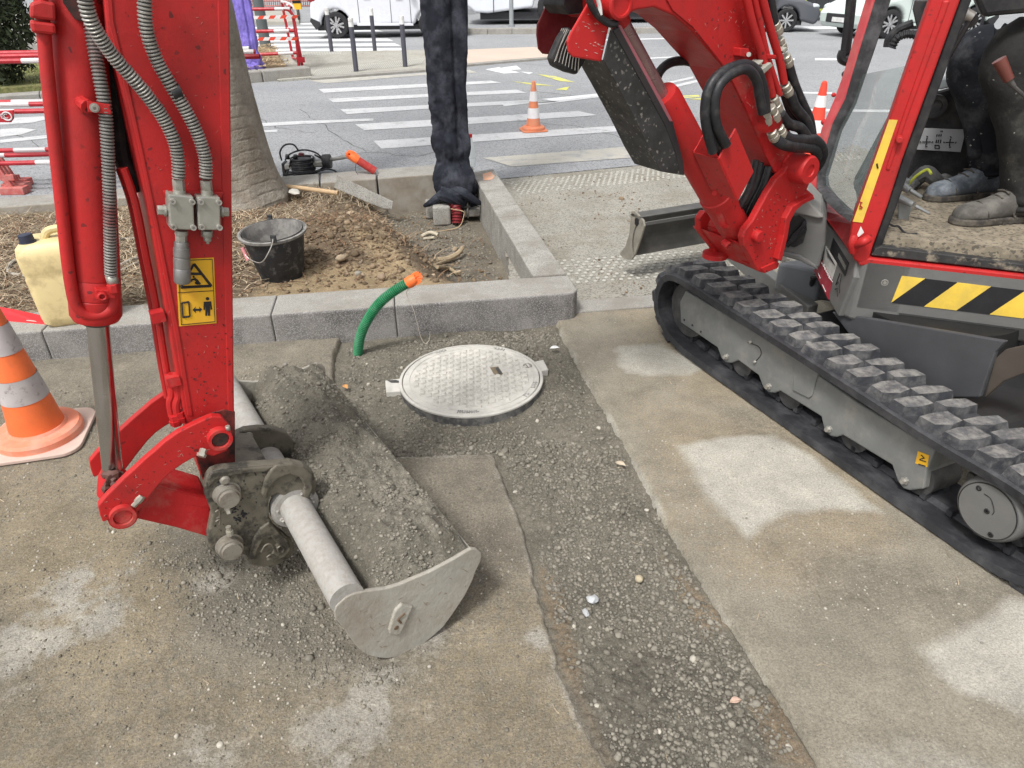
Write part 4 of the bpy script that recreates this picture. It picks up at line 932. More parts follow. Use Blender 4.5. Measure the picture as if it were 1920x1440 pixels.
JEAN = mat('dark_blue_cloth', (.020, .022, .030), .9, .3, 8, col2=(.085, .09, .11), c2amt=.8, c2s=7, c2lo=.45, c2hi=.7, bump=.002, bs=220, spec=.15)
pb = gb(849, 392); pb.z = G(849, 392, -.03).z; pb = G(849, 380, .03) + Vector((0, .12, 0)); pb.z = .0
wp_ = wrapped_post('wrapped_post', pb, 3.4, .125, JEAN, 'tall post wrapped in dark blue-black cloth standing in the pit', 3, top_w=1.28)
MB().prism([pb + Vector((x, y, -.02)) for x, y in ((-.13, -.10), (.13, -.10), (.13, .16), (-.13, .16))], UP * .02).build('base_plate', DGREY, wp_)
for x, y in ((-.11, -.09), (.11, -.09), (-.11, .1)): MB().cyl(pb + Vector((x, y, -.1)), pb + Vector((x, y, .035)), .008, .008, 8).build('anchor_bolt', STEEL, wp_)
PURP = mat('purple_cloth', (.21, .16, .52), .8, .15, 6, col2=(.11, .08, .33), c2amt=.5, c2s=5, bump=.001, bs=100)
wrapped_post('wrapped_post', G(472, 137, .10) + Vector((0, .15, 0)), 3.6, .13, PURP, 'post wrapped in lilac cloth behind the far red barrier', 12, fold=.8, top_w=1.1)

# concrete blocks and red conduit coil at the post foot
def cblock(px, py, sx, sy, sz, label, rz, zc):
    c = G(px, py, zc); o = MB().box((0, 0, sz / 2), (sx, sy, sz)).build('concrete_block', CONC, bevel=.014); o.location = c; o.rotation_euler = (0, 0, rz); return tag(o, label, 'concrete block', 'concrete blocks at the post foot')
cblock(829, 418, .135, .15, .15, 'front concrete block beside the red coil', .12, -.13)
cblock(812, 405, .11, .16, .12, 'concrete block left behind the front one', .12, -.12)
cblock(886, 402, .17, .15, .06, 'low flat concrete block right of the red coil', .2, -.10)
co = gb(857, 412); rc = thing('red_conduit', 'dark red corrugated conduit with a loose wire under the wrapped post', 'conduit', tuple(co))
RC = G(857, 418, -.11)
MB().tube([RC, RC + Vector((0, .03, .09)), RC + Vector((-.03, .07, .14))], .042, 14, ribs=.022).build('corrugated_pipe', mat('dark_red_conduit', (.16, .014, .018), .5, .2, 20), rc)
MB().tube([RC + Vector((-.04, -.03, .12)), RC + Vector((.05, -.06, .11)), RC + Vector((.06, -.06, .08)), RC + Vector((.02, -.09, .0)), RC + Vector((-.10, -.12, -.02)), RC + Vector((-.25, -.18, -.02))], .003, 6).build('loose_wire', mat('copper_wire', (.45, .33, .2), .5), rc)

# ------------------------------------------------------------------ palm
pc = G(452, 388, .13); pc = pc + Vector((-.215, .30, 0))
pt = thing('palm_tree', 'thick grey palm trunk behind the digger arm in the bed', 'palm tree', tuple(pc))
PALM = mat('palm_bark', (.29, .262, .222), .92, .2, 9, col2=(.21, .172, .13), c2amt=.75, c2s=4, bump=.010, bs=38, spec=.1)
n = 90; rows = 420; H_ = 7.0
A = np.linspace(0, 2 * np.pi, n, endpoint=False); Z = np.concatenate([np.linspace(-.1, 2.2, 340), np.linspace(2.25, H_, 80)])
AA, ZZ = np.meshgrid(A, Z); cx = np.cos(AA); cy2 = np.sin(AA)
R_ = .265 + .15 * np.exp(-np.maximum(ZZ, 0) / .9) + .05 * np.exp(-np.maximum(ZZ, 0) / .12)
zw = ZZ + (fbm(cx + 5, cy2 + ZZ * .3, .9, 7) - .5) * .12
ring = np.abs((zw / .075) % 1 - .5) * 2
R_ = R_ * (1 + .013 * sstep(.88, 1, ring) * -1.0 + (fbm(AA * 3, ZZ * 1.0, .5, 9, 4) - .5) * .05 + (vn(AA * 9, ZZ * .7, .35, 12) - .5) * .02)
V = np.stack([pc.x + cx * R_, pc.y + cy2 * R_, pc.z + ZZ], -1).reshape(-1, 3)
idx = np.arange(n * len(Z)).reshape(len(Z), n); nx_ = np.roll(idx, -1, 1)
rawmesh('trunk', V, np.stack([idx[:-1], nx_[:-1], nx_[1:], idx[1:]], -1).reshape(-1, 4), PALM, pt, True)
cr_ = MB(); rg = random.Random(9)
for k in range(34):
    a = k * 2.4; el = rg.uniform(-.3, 1.1); L = rg.uniform(2.2, 3.0); d = Vector((math.cos(a), math.sin(a), 0)); s_ = Vector((-d.y, d.x, 0)); o_ = pc + UP * H_
    pts = [o_ + d * (L * t * math.cos(el * (1 - t * .3))) + UP * (L * t * math.sin(el) - 1.5 * t * t) for t in [i / 12 for i in range(13)]]
    for i in range(1, 12):
        for sg in (-1, 1):
            q = pts[i]; e_ = q + s_ * sg * .5 * math.sin(math.pi * i / 13) + d * .25 - UP * .12; cr_.add([q, q + d * .05, e_], [(0, 1, 2)])
cr_.build('crown', mat('palm_leaf', (.07, .10, .035), .7, .3, 2), pt)
# ------------------------------------------------------------------ traffic cones
def cone(p, h, label, body, band, base_m, rz=0, bands=((.30, .47), (.62, .82)), base_r=.19, tilt=(0, 0), skirt=None):
    t = thing('traffic_cone', label, 'traffic cone', tuple(p), 0, 'striped traffic cones')
    ax = Vector((tilt[0], tilt[1], 1)).normalized(); r0 = base_r * .66; r1 = .028 * h / .75 + .004
    hb = .06 * h / .75; prof = []; rr_ = lambda u: r0 + (r1 - r0) * u
    sx = Vector((math.cos(rz), math.sin(rz), 0)); sy = Vector((-sx.y, sx.x, 0))
    q = [p + sx * a + sy * c for a, c in rr(0, 0, base_r * 1.16, base_r * 1.16, base_r * .45)]
    MB().prism([v + UP * .006 for v in q], UP * (.018 * h / .75)).build('base_plate', skirt or base_m, t, bevel=.003)
    MB().lathe(p + UP * .02, UP * hb, [(0, base_r * 1.03), (.5, base_r * 1.03), (.75, base_r * .97), (.8, r0 * 1.08), (1, r0 * 1.02)], 40).build('foot', base_m, t)
    segs = [0] + [x for b_ in bands for x in b_] + [1]
    cuts = []; 
    for i in range(len(segs) - 1):
        a, b_ = segs[i], segs[i + 1]; isb = i % 2 == 1
        o = p + UP * hb * .95; L = ax * (h - hb)
        e = .0018 if isb else 0
        MB().lathe(o, L, [(a, rr_(a) + e), (b_, rr_(b_) + e)], 40, caps=(i == len(segs) - 2)).build('reflective_band' if isb else 'cone_section', band if isb else body, t)
    MB().lathe(p + UP * h * .985, UP * .03, [(0, r1), (.6, r1 * .9), (1, r1 * .4)], 20).build('tip', body, t)
    return t
cb_ = G(78, 838, 0) + Vector((-.03, .06, 0))
cone(cb_, .62, 'large dirty orange cone with two grey bands at the left edge', ORG, REFL, mat('pink_worn_foot', (.75, .24, .14), .55, .1, 10, col2=(.62, .36, .28), c2amt=.5, c2s=12), .25, ((.26, .43), (.61, .80)), .150, skirt=mat('pale_base', (.56, .42, .36), .7, .1, 10))
cone(G(1000, 245) + Vector((0, 0, 0)), .50, 'small faded orange cone standing on the road in front of the crossing', ORGD, REFLW, ORGD, .2, ((.22, .45), (.60, .82)), .125)
cone(G(1545, 292) + Vector((-.05, .2, 0)), .62, 'bright red cone with white bands half hidden behind the cab', mat('red_cone', (.75, .07, .04), .5, .1, 10), REFLW, mat('red_cone', (.7, .1, .05)), .2, ((.24, .44), (.64, .82)), .15)

# ------------------------------------------------------------------ barriers
RB = mat('barrier_red', (.42, .022, .032), .45, .15, 12); WB = mat('barrier_white', (.62, .60, .60), .5, .1, 12)
def rail(b, a, e, r, seg, ph=0.0):
    a = Vector(a); e = Vector(e); L = (e - a).length; d = (e - a) / L; t = -ph; k = 0
    while t < L:
        t0 = max(t, 0); t1 = min(t + seg[k % 2], L)
        if t1 > t0: b.cyl(a + d * t0, a + d * t1, r, r, 9, mi=k % 2, caps=False)
        t += seg[k % 2]; k += 1
def barrier(px_rows, x0, x1, Y, dirv, label, ph, foot=None, posts=()):
    t = thing('safety_barrier', label, 'safety barrier', (0, Y, 0), 0, 'red and white tube barriers')
    b = MB()
    for y, p_ in zip(px_rows, ph):
        b = MB(); a = atY(x0, y, Y); e = a + dirv * x1; rail(b, a, e, .019, (.40, .26), p_); b.build('rail', [RB, WB], t)
    return t
Yb = G(32, 364).y + .02
dv = Vector((1, .06, 0)).normalized()
for i, (rows, ph, dy) in enumerate([((116, 211, 308), (.0, .30, .52), 0), ((107, 198, 293), (.45, .18, .36), .12), ((101, 193, 284), (.42, .05, .02), .26)]):
    Y = Yb + dy; t = barrier(rows, -60, 2.2, Y, dv, ['nearest of the three stacked red and white tube barriers', 'middle one of the three stacked red and white tube barriers', 'rearmost of the three stacked red and white tube barriers'][i], ph)
    f = atY(2, 250, Y); b = MB()
    b.box(atY(-2 + 8 * i, 318, Y), (.05, .03, .5), (Vector((1, 0, 0)), Vector((0, 1, 0)), Vector((-.33, 0, 1)).normalized()))
    b.box(atY(14 + 5 * i, 333, Y), (.12, .025, .05))
    a = atY(30 + 6 * i, 362, Y); b.box((a.x, Y, .03), (.20, .10, .06)); b.build('foot', mat('barrier_foot', (.45, .10, .09), .6, .2, 20, col2=(.5, .3, .26), c2amt=.5, c2s=14), t, bevel=.005)
    if i == 0:
        q = [atY(x, y, Y - .025) for x, y in ((-40, 209), (26, 206), (27, 222), (22, 229), (-40, 229))]
        MB().prism(q, (0, -.012, 0)).build('badge_plate', RB, t, bevel=.003)
        c = atY(13, 218, Y - .042); MB().tube([c + Vector((math.cos(a) * .036, 0, math.sin(a) * .03)) for a in [i_ * math.pi / 8 for i_ in range(-7, 8)]], .006, 6, sub=2).build('badge_ring', WB, t)
        fc = bpy.data.curves.new('badge_letters', 'FONT'); fc.body = 'EC'; fc.size = .05; fc.extrude = .002; fo_ = bpy.data.objects.new('badge_letters', fc); COL.objects.link(fo_); fc.materials.append(WB); bpy.context.view_layer.update(); me_ = bpy.data.meshes.new_from_object(fo_); bpy.data.objects.remove(fo_); fo_ = bpy.data.objects.new('badge_letters', me_); COL.objects.link(fo_)
        fo_.parent = t; p_ = atY(2, 222, Y - .042); fo_.matrix_parent_inverse = world_of(t).inverted(); fo_.location = p_; fo_.rotation_euler = (rad(90), 0, 0)
# far barrier pair with tape
Yf = G(567, 132).y + .12
t = thing('safety_barrier', 'red tube barrier with taped rails beside the lilac wrapped post', 'safety barrier', (0, Yf, 0), 0, 'red and white tube barriers')
b = MB()
for y0, y1, x1, ph in ((18, 16.5, 545, .1), (60, 57.5, 552, .1), (105, 99, 558, .0)):
    a = atY(425, y0, Yf); e = atY(x1, y1, Yf); b = MB(); rail(b, a, e, .028, (1.05, .27), ph + .1); b.build('rail', [RB, WB], t)
b = MB(); b.tube([atY(532, 16.8, Yf), atY(541, 19, Yf), atY(548, 27, Yf), atY(551, 40, Yf), atY(556, 75, Yf), atY(561, 129, Yf)], .028, 8, sub=4); b.build('post', RB, t)
b = MB(); b.cyl(atY(552, 40, Yf), atY(568, 130, Yf), .025, .025, 8); b.box(atY(564, 112, Yf), (.14, .05, .09)); b.build('foot', RB, t)
t2 = thing('safety_barrier', 'red tube barrier set end on beside the taped one', 'safety barrier', (0, Yf + .4, 0), 0, 'red and white tube barriers')
b = MB(); Y2 = Yf + 1.9
b.cyl(atY(528, 3, Y2), atY(549, 108, Y2), .027, .027, 8); b.cyl(atY(547, 109, Y2), atY(560, 111, Yf + .1), .02, .02, 8)
for y, yy in ((3, 14), (30, 33), (52, 58)): rail(b, atY(528 + y * .19, y, Y2), atY(546 + y * .12, yy, Yf + .1), .02, (.5, .3), .2)
b.tube([atY(528, 3, Y2), atY(540, 6, Y2 - 1), atY(549, 14, Yf + .3), atY(552, 38, Yf + .1)], .026, 7, mi=1, sub=4)
b.build('frame', [RB, WB], t2)
for k, (y0, y1) in enumerate(((33.5, 31.5), (73, 73))):
    tb = MB(); n = 12
    for i in range(n):
        xa = 431 + (558 - 431) * i / n; xb = 431 + (558 - 431) * (i + 1) / n; ya = y0 + (y1 - y0) * i / n + math.sin(i * .5) * .4; yb2 = y0 + (y1 - y0) * (i + 1) / n + math.sin((i + 1) * .5) * .4
        tb.prism([atY(xa - 2, ya + 3.2, Yf - .04), atY(xb - 2, yb2 + 3.2, Yf - .04), atY(xb + 2, yb2 - 3.2, Yf - .04), atY(xa + 2, ya - 3.2, Yf - .04)], (0, .004, 0), mi=i % 2)
    o = tb.build('barrier_tape', [mat('tape_white', (.70, .68, .67), .5, .05, 10), mat('tape_red', (.70, .07, .035), .5, .05, 10)]); tag(o, ['upper red and white warning tape across the far barrier', 'lower red and white warning tape across the far barrier'][k], 'barrier tape')
# bed and kerb beside the far barrier
a, e = G(460, 157), G(586, 146)
fkl = ['kerb stone at the foot of the lilac wrapped post', 'long kerb stone in front of the far barrier foot']
kk = [a.lerp(e, -.8), a.lerp(e, .27), e]; dq = Vector((-(e - a).y, (e - a).x, 0)).normalized() * .30
for i in range(2):
    p, r = kk[i], kk[i + 1]; o = MB().prism([Vector((v.x, v.y, .17)) for v in (p, r - (r - p) * .01, r + dq - (r - p) * .01, p + dq)], (0, 0, -.3)).build('kerb_stone', GRAN, bevel=.02); tag(o, fkl[i], 'kerb stone')
sp_ = [tuple(G(x, y, .12)[:2]) for x, y in ((425, 142), (548, 131), (515, 89), (425, 91))]
MULS = mat('sandy_mulch', (.34, .25, .15), .95, .2, 4, col2=(.22, .15, .09), c2amt=.6, c2s=5, bump=.01, bs=40)
struct(field('soil', sp_, .05, lambda X, Y, D: .12 + (fbm(X, Y, .4, 120) - .5) * .12 + .10 * sstep(.0, .8, D) * fbm(X, Y, .9, 121), MULS))
blades('bark_mulch', rpts(sp_, 1500, lambda X, Y: X * 0 + .2, 122), (.05, .12), .010, mat('bark_chips', (.40, .30, .18), .9, .2, 10, island=.5), 'tan bark mulch behind the far kerb stone', 'bark mulch', 12, up=.5)

# ------------------------------------------------------------------ bollards and poles
BOL = mat('anthracite_paint', (.075, .075, .095), .5, .1, 10)
for x, y, ty, l in ((622, 97, 14, 'rear left bollard before the car wheel'), (668, 134, 33, 'front left bollard, nearest to the far barrier'), (703, 95, 15, 'rear right bollard in front of the car door'), (760, 125, 29, 'front right bollard beside the wrapped post')):
    p = G(x, y, .03); top = atY(x - (y - ty) * .13, ty, p.y).z; t = thing('bollard', 'dark grey bollard with white top, ' + l, 'bollard', tuple(p), 0, 'bollards on the island')
    MB().cyl(p, Vector((p.x, p.y, top - .14)), .043, .043, 18).build('shaft', BOL, t); MB().lathe(Vector((p.x, p.y, top - .14)), UP * .14, [(0, .044), (.55, .044), (.56, .038), (.62, .038), (.63, .044), (.95, .044), (1, .03)], 18).build('white_cap', WHT, t)
def pole(x, y, z, r, h, m, label, name='street_pole', cat='pole'):
    p = G(x, y, z); t = thing(name, label, cat, tuple(p)); MB().cyl(p, p + UP * h, r, r * .8, 16).build('shaft', m, t); MB().cyl(p, p + UP * .05, r * 1.7, r * 1.7, 16).build('base_flange', m, t); return t
pole(959, 50, .14, .060, 5, mat('galvanised_pole', (.30, .32, .33), .5, .1, 4), 'light grey metal pole on the kerb before the white bus')
pole(499, 92, .10, .115, 5, mat('green_grey_pole', (.11, .13, .135), .5, .1, 4), 'thick dark grey-green pole behind the red barrier')
# yellow-black marker post
p = G(561, 37, .10); t = thing('marker_post', 'yellow and black striped marker post beyond the red barrier', 'marker post', tuple(p))
MB().cyl(p, p + UP * .5, .05, .05, 10).build('foot', DGREY, t)
b = MB()
for i in range(9): b.box(p + Vector((0, 0, .40 + i * .18)), (.26, .10, .18), mi=i % 2)
b.build('striped_panel', [YEL, BLKS], t)
MB().box(p + Vector((0, -.08, .62)), (.30, .05, .07)).build('orange_clip', ORG, t)
# distant red fence
b = MB(); Yq = G(480, 14).y
for x in range(440, 600, 4): b.cyl(atY(x, -12, Yq), atY(x + 1, 12, Yq), .02, .02, 5)
for y in (-10, 2, 11): b.cyl(atY(438, y, Yq), atY(600, y, Yq), .03, .03, 5)
t = thing('red_fence', 'distant low red railing along the far pavement', 'railing', (0, Yq, 0)); b.build('bars', mat('faded_red', (.42, .16, .14), .7), t)

# ------------------------------------------------------------------ evergreen column at the left
def foliage(name, c, rx, rz_, n, lm, parent, seed, size=.05, inner=.35):
    rg = np.random.default_rng(seed); u = rg.normal(size=(n, 3)); u /= np.linalg.norm(u, axis=1)[:, None]
    r = (inner + (1 - inner) * rg.uniform(0, 1, n) ** .5); lump = .82 + .3 * fbm(u[:, 0] * 2 + 9, u[:, 2] * 5 + u[:, 1] * 2, .5, seed, 3)
    P = np.stack([u[:, 0] * rx, u[:, 1] * rx, u[:, 2] * rz_], 1) * (r * lump)[:, None]
    P[:, :2] *= (1 - .35 * np.clip(P[:, 2] / rz_, -1, 1))[:, None]; P += np.array(c)
    a = rg.normal(size=(n, 3)); a /= np.linalg.norm(a, axis=1)[:, None]; bq = np.cross(a, rg.normal(size=(n, 3))); bq /= np.linalg.norm(bq, axis=1)[:, None]
    s = rg.uniform(.5, 1.2, n)[:, None] * size
    V = np.stack([P - a * s, P + bq * s * .35, P + a * s, P - bq * s * .35], 1).reshape(-1, 3); F = (np.arange(n) * 4)[:, None] + np.arange(4)
    return rawmesh(name, V, F, lm, parent)
pcx = G(-6, 160, .12); t = thing('evergreen_shrub', 'dense dark green columnar conifer at the left edge on the lawn', 'conifer', tuple(pcx))
foliage('foliage', (pcx.x, pcx.y + .2, 1.75), .62, 1.8, 16000, mat('conifer_green', (.055, .07, .035), .9, .3, 4, island=.5), t, 31, .06, .5)
MB().cyl(pcx + Vector((0, .2, 0)), pcx + Vector((0, .2, 1.9)), .07, .03, 8).build('trunk', MULCH, t)

# ------------------------------------------------------------------ vehicles
TYRE = mat('tyre', (.022, .022, .024), .8, .2, 30); CARGL = mat('car_window', (.02, .025, .03), .1, .0, 1, spec=.8, rvar=0); RIMD = mat('rim_dark', (.03, .03, .035), .4); RIML = mat('rim_silver', (.55, .55, .56), .3, .05, 10, metal=.7)
TAIL = mat('tail_lamp', (.35, .01, .015), .2, .05, 10); HEAD = mat('head_lamp', (.55, .60, .62), .12, .05, 10, spec=.8); TRIM = mat('black_trim', (.03, .03, .033), .6, .1, 10)
def car(label, wheel_px, ang, paint_, L=4.0, W=1.75, Hh=1.5, wb=2.5, rear_oh=.7, wr=.32, name='parked_car', spokes=5, which='rear', group=None, sc_=1.0, stripes=None, cat='car', flip=False, twin=True):
    """x forward, origin at rear axle on the ground, near flank at y = 0 .. W away"""
    g = G(*wheel_px); t = thing(name, label, cat, (0, 0, 0), 0, group)
    fo_ = L - wb - rear_oh; b = MB()
    def arch(cx, r, n=12): return [(cx + r * math.cos(math.pi - math.pi * i / n), .0 + max(.17, wr + r * math.sin(math.pi - math.pi * i / n) * 1.0)) for i in range(n + 1)]
    ar = wr + .065
    low = [(-rear_oh + .10, .22)] + [(x, z) for x, z in arch(0, ar)] + [(x, z) for x, z in arch(wb, ar)] + [(wb + fo_ - .12, .20), (wb + fo_ - .02, .35), (wb + fo_, .55), (wb + fo_ - .10, .72), (wb + fo_ * .45, .88), (wb - .25, .98), (wb - .40, 1.0), (.2, 1.03), (-rear_oh * .55, 1.05), (-rear_oh + .05, .98), (-rear_oh, .70), (-rear_oh - .02, .45)]
    secs = []
    for y, k, s in ((0.10, 1.0, -.05), (0.02, 1, -.012), (0, .995, 0), (0, 1, 0), (W, 1, 0), (W - .02, 1, -.012), (W - .10, 1, -.05)): secs.append([Vector((x + (-s if x < wb / 2 else s) * 2, y, z + (s * .6 if z > .9 else 0))) for x, z in low])
    n = len(low); vs = [p for s in secs[3:5] for p in s]
    b.prism([Vector((x, 0, z)) for x, z in low], (0, W, 0)); b.build('body', paint_, t, bevel=.085, seg=4)
    # shoulder crease and sill
    MB().prism([Vector((x, -.012, z)) for x, z in ((.55, .30), (wb - .45, .28), (wb - .45, .34), (.55, .37))], (0, .03, 0)).build('sill', paint_, t, bevel=.01)
    MB().prism([Vector((x, -.018, z)) for x, z in ((-rear_oh + .1, .22), (-ar - .02, .30), (-ar - .02, .40), (-rear_oh - .0, .50), (-rear_oh - .03, .42))], (0, W + .036, 0)).build('rear_bumper_trim', TRIM, t, bevel=.015)
    roof = [(-rear_oh + .08, 1.02), (wb - .28, .98), (wb - .95, Hh - .08), (wb - 1.4, Hh), (.25, Hh - .02), (-.25, Hh - .14)]
    secs = []
    for fr, ins in ((0, .0), (1, .0)): pass
    def cab(ins, sh): return [Vector((x, ins + (z - 1) * .32, z)) for x, z in roof], [Vector((x, W - ins - (z - 1) * .32, z)) for x, z in roof]
    A_, B_ = cab(.06, 0); q = MB(); q.add(A_ + B_, [list(range(6)), list(range(11, 5, -1))] + [(i, i + 6, (i + 1) % 6 + 6, (i + 1) % 6) for i in range(6)]); q.build('cabin', paint_, t, bevel=.04)
    wd = MB()
    for (x0, x1) in ((-.12, .75), (.82, 1.62)):
        pts = [(x0 + (.0 if x0 > 0 else -.25), 1.06), (x1 + (.28 if x1 > 1 else 0), 1.06), (x1 - (.05 if x1 > 1 else 0), Hh - .13), (x0 + .05, Hh - .13)]
        wd.prism([Vector((x, .055 + (z - 1) * .32 - .012, z)) for x, z in pts], (0, .02, 0))
        wd.prism([Vector((x, W - .055 - (z - 1) * .32 - .008, z)) for x, z in pts], (0, .02, 0))
    wd.build('side_windows', CARGL, t, bevel=.01)
    MB().prism([Vector((wb - .30, .15, 1.0)), Vector((wb - .30, W - .15, 1.0)), Vector((wb - .98, W - .28, Hh - .09)), Vector((wb - .98, .28, Hh - .09))], (.03, 0, .03)).build('windscreen', CARGL, t)
    MB().prism([Vector((-rear_oh + .07, .15, 1.04)), Vector((-rear_oh + .07, W - .15, 1.04)), Vector((-.27, W - .28, Hh - .15)), Vector((-.27, .28, Hh - .15))], (-.03, 0, .02)).build('rear_window', CARGL, t)
    # doors, handles, lamps
    dl = MB()
    for x in (.62, wb / 2 + .22, wb - .5): dl.box((x, -.001, .64), (.012, .010, .62))
    dl.box((wb / 2 + .05, -.001, .34), (1.15, .010, .012)); dl.build('door_gaps', TRIM, t)
    hd = MB(); hd.box((.85, -.015, .93), (.17, .03, .03)); hd.box((wb / 2 + .45, -.015, .91), (.17, .03, .03)); hd.build('door_handle', paint_, t, bevel=.008)
    for y in (.0, W): MB().blob((-rear_oh + .10, y + (.06 if y == 0 else -.06), .93), .13, 2, sq=(1.1, .6, .75)).build('tail_lamp', TAIL, t)
    for y in (.0, W): MB().blob((wb + fo_ - .24, y + (.10 if y == 0 else -.10), .70), .16, 2, sq=(1.2, .65, .55)).build('headlamp', HEAD, t)
    MB().box((wb + fo_ - .01, W / 2, .45), (.05, 1.1, .22)).build('grille', TRIM, t, bevel=.02)
    MB().box((wb + fo_ + .02, W / 2, .42), (.02, .52, .11)).build('number_plate', WHT, t)
    MB().box((wb / 2 - .05, W / 2, .25), (L - .6, W - .3, .12)).build('underbody', TRIM, t)
    MB().blob((wb - .45, -.10, 1.03), .10, 2, sq=(.7, 1, .7)).build('mirror', paint_, t)
    if stripes:
        sb = MB(); sb.prism([Vector((x, -.008, z)) for x, z in ((.55, .36), (wb - .45, .34), (wb - .45, .44), (.55, .47))], (0, .01, 0)); sb.prism([Vector((x, -.008, z)) for x, z in ((wb - .35, .80), (wb - .05, .86), (wb + .05, 1.0), (wb - .25, .97))], (0, .01, 0)); sb.prism([Vector((x, -.008, z)) for x, z in ((.1, .95), (.5, .88), (.6, 1.0), (.15, 1.02))], (0, .01, 0)); sb.build('livery_stripe', stripes, t)
    for cx in (0, wb):
        for side in ((0, 1), (W, -1)):
            y0, sg = side; wm = MB().lathe((cx, y0 + sg * .02, wr), Vector((0, sg * .20, 0)), [(0, wr * .66), (0, wr * .90), (.12, wr), (.9, wr), (1, wr * .9), (1, .02)], 28, caps=False)
            wo_ = wm.build('wheel', TYRE, t)
            rm = MB().lathe((cx, y0 + sg * .035, wr), Vector((0, sg * .06, 0)), [(0, wr * .70), (.0, wr * .66), (.8, wr * .62), (.9, .001)], 28, mi=0, caps=False)
            for k in range(spokes):
                for dd_ in ((-.13, .13) if twin else (0,)):
                    a0 = 2 * math.pi * k / spokes + dd_ * .4; a1 = 2 * math.pi * k / spokes + dd_ * 1.9
                    u0 = Vector((math.cos(a0), 0, math.sin(a0))); u1 = Vector((math.cos(a1), 0, math.sin(a1))); tt = Vector((-math.sin(a1), 0, math.cos(a1))); c0 = Vector((cx, y0 + sg * .028, wr))
                    rm.prism([c0 + u0 * wr * .08 - tt * .02, c0 + u1 * wr * .66 - tt * .022, c0 + u1 * wr * .66 + tt * .022, c0 + u0 * wr * .08 + tt * .02], (0, sg * .02, 0), mi=1)
            rm.lathe((cx, y0 + sg * .028, wr), Vector((0, sg * .03, 0)), [(0, wr * .66), (0, wr * .71), (1, wr * .71)], 28, mi=1, caps=False)
            rm.cyl((cx, y0 + sg * .02, wr), (cx, y0 + sg * .05, wr), .05, .05, 12, mi=1)
            rm.build('rim', [RIMD, RIML], wo_)
    off = 0 if which == 'rear' else wb
    s = sc_; c_, s__ = math.cos(ang), math.sin(ang)
    t.scale = (s, -s if flip else s, s); t.rotation_euler = (0, 0, ang)
    t.location = (g.x - c_ * off * s, g.y - s__ * off * s, 0)
    return t
SILV = mat('silver_white_car_paint', (.66, .67, .71), .28, .02, 2, coat=.6, rvar=.03)
car('pearl white hatchback driving past behind the bollards', (633, 73), rad(3), SILV, L=3.95, W=1.75, wb=2.45, wr=.315, rear_oh=.62, sc_=1.0)
DGC = mat('dark_grey_car_paint', (.10, .105, .12), .3, .03, 2, coat=.5, rvar=.03)
car('dark grey car seen behind the red boom, front wheel showing', (1471, 61), rad(-4), DGC, L=4.3, W=1.8, wb=2.6, wr=.33, which='front', sc_=.86, spokes=8, twin=False)
BLC = mat('black_car_paint', (.02, .022, .026), .3, .02, 2, coat=.5, rvar=.03)
car('black car with lime yellow stripes parked far behind the boom', (1562, 37), rad(217), BLC, L=4.3, W=1.8, wb=2.6, wr=.34, which='rear', sc_=.74, flip=True, stripes=mat('lime_stripe', (.55, .62, .05), .5, .1, 5))
GWC = mat('pale_mint_car_paint', (.60, .68, .64), .3, .02, 2, coat=.5, rvar=.03)
car('pale mint white car seen through the cab windscreen', (1664, 73), rad(180 + 14), GWC, L=4.2, W=1.8, wb=2.6, wr=.34, which='front', sc_=.92, flip=True)

# the white bus
g = G(1022, 46); t = thing('city_bus', 'white bus passing behind the far kerb and pole', 'bus', (0, 0, 0))
BUSW = mat('bus_white', (.70, .72, .76), .35, .03, 1, rvar=.04); bx0 = G(872, 46).x; by = g.y + .02; bl_ = 9.2; wx = g.x + .25
def arch2(cx, r): return [(cx + r * math.cos(math.pi - math.pi * i / 12), max(.32, .48 + r * math.sin(math.pi * i / 12))) for i in range(13)]
ol = [(0.1, .55), (.35, .36), (.75, .33)] + arch2(wx - bx0, .62) + [(bl_, .32), (bl_, 2.95), (.5, 3.0), (.05, 2.6), (-.02, 1.2)]
MB().prism([Vector((bx0 + x, by, z)) for x, z in ol], (0, 2.5, 0)).build('body', BUSW, t, bevel=.07, seg=3)
b = MB(); b.prism([Vector((bx0 + x, by - .012, z)) for x, z in ((1.0, 1.30), (bl_ - .2, 1.30), (bl_ - .2, 2.5), (1.0, 2.5))], (0, .02, 0)); b.build('window_band', CARGL, t)
b = MB(); b.box((bx0 + 4.5, by - .006, 1.13), (7, .02, .035)); b.box((bx0 + .93, by - .006, .75), (.02, .02, .8)); b.box((bx0 + 3.0, by - .006, .8), (.015, .02, .7)); b.box((bx0 + 5.2, by - .006, .8), (.015, .02, .7)); b.box((bx0 + 7.0, by - .006, .8), (.015, .02, .7)); b.build('panel_gaps', TRIM, t)
MB().prism([Vector((bx0 + x, by - .02, z)) for x, z in ((.40, 1.05), (.62, 1.05), (.62, 1.5), (.40, 1.5))], (0, .03, 0)).build('side_marker_window', TRIM, t)
MB().box((bx0 + 3.35, by - .01, .9), (.10, .02, .06)).build('reflector', mat('reflector_orange', (.7, .18, .08), .3), t)
MB().box((bx0 + .12, by + 1.2, .62), (.3, 1.8, .18)).build('front_lamps', HEAD, t, bevel=.03)
MB().box((bx0 + bl_ / 2, by + 1.25, .25), (bl_ - 1, 2.2, .2)).build('underbody', TRIM, t)
for cx in (wx, wx + 5.4):
    w_ = MB().lathe((cx, by + .04, .48), Vector((0, .28, 0)), [(0, .30), (0, .44), (.1, .48), (1, .48), (1, .02)], 30, caps=False).build('wheel', TYRE, t)
    MB().lathe((cx, by + .03, .48), Vector((0, .10, 0)), [(0, .30), (.3, .27), (1, .12), (.2, .10), (.2, .001)], 24, caps=False).build('rim', RIML, w_)
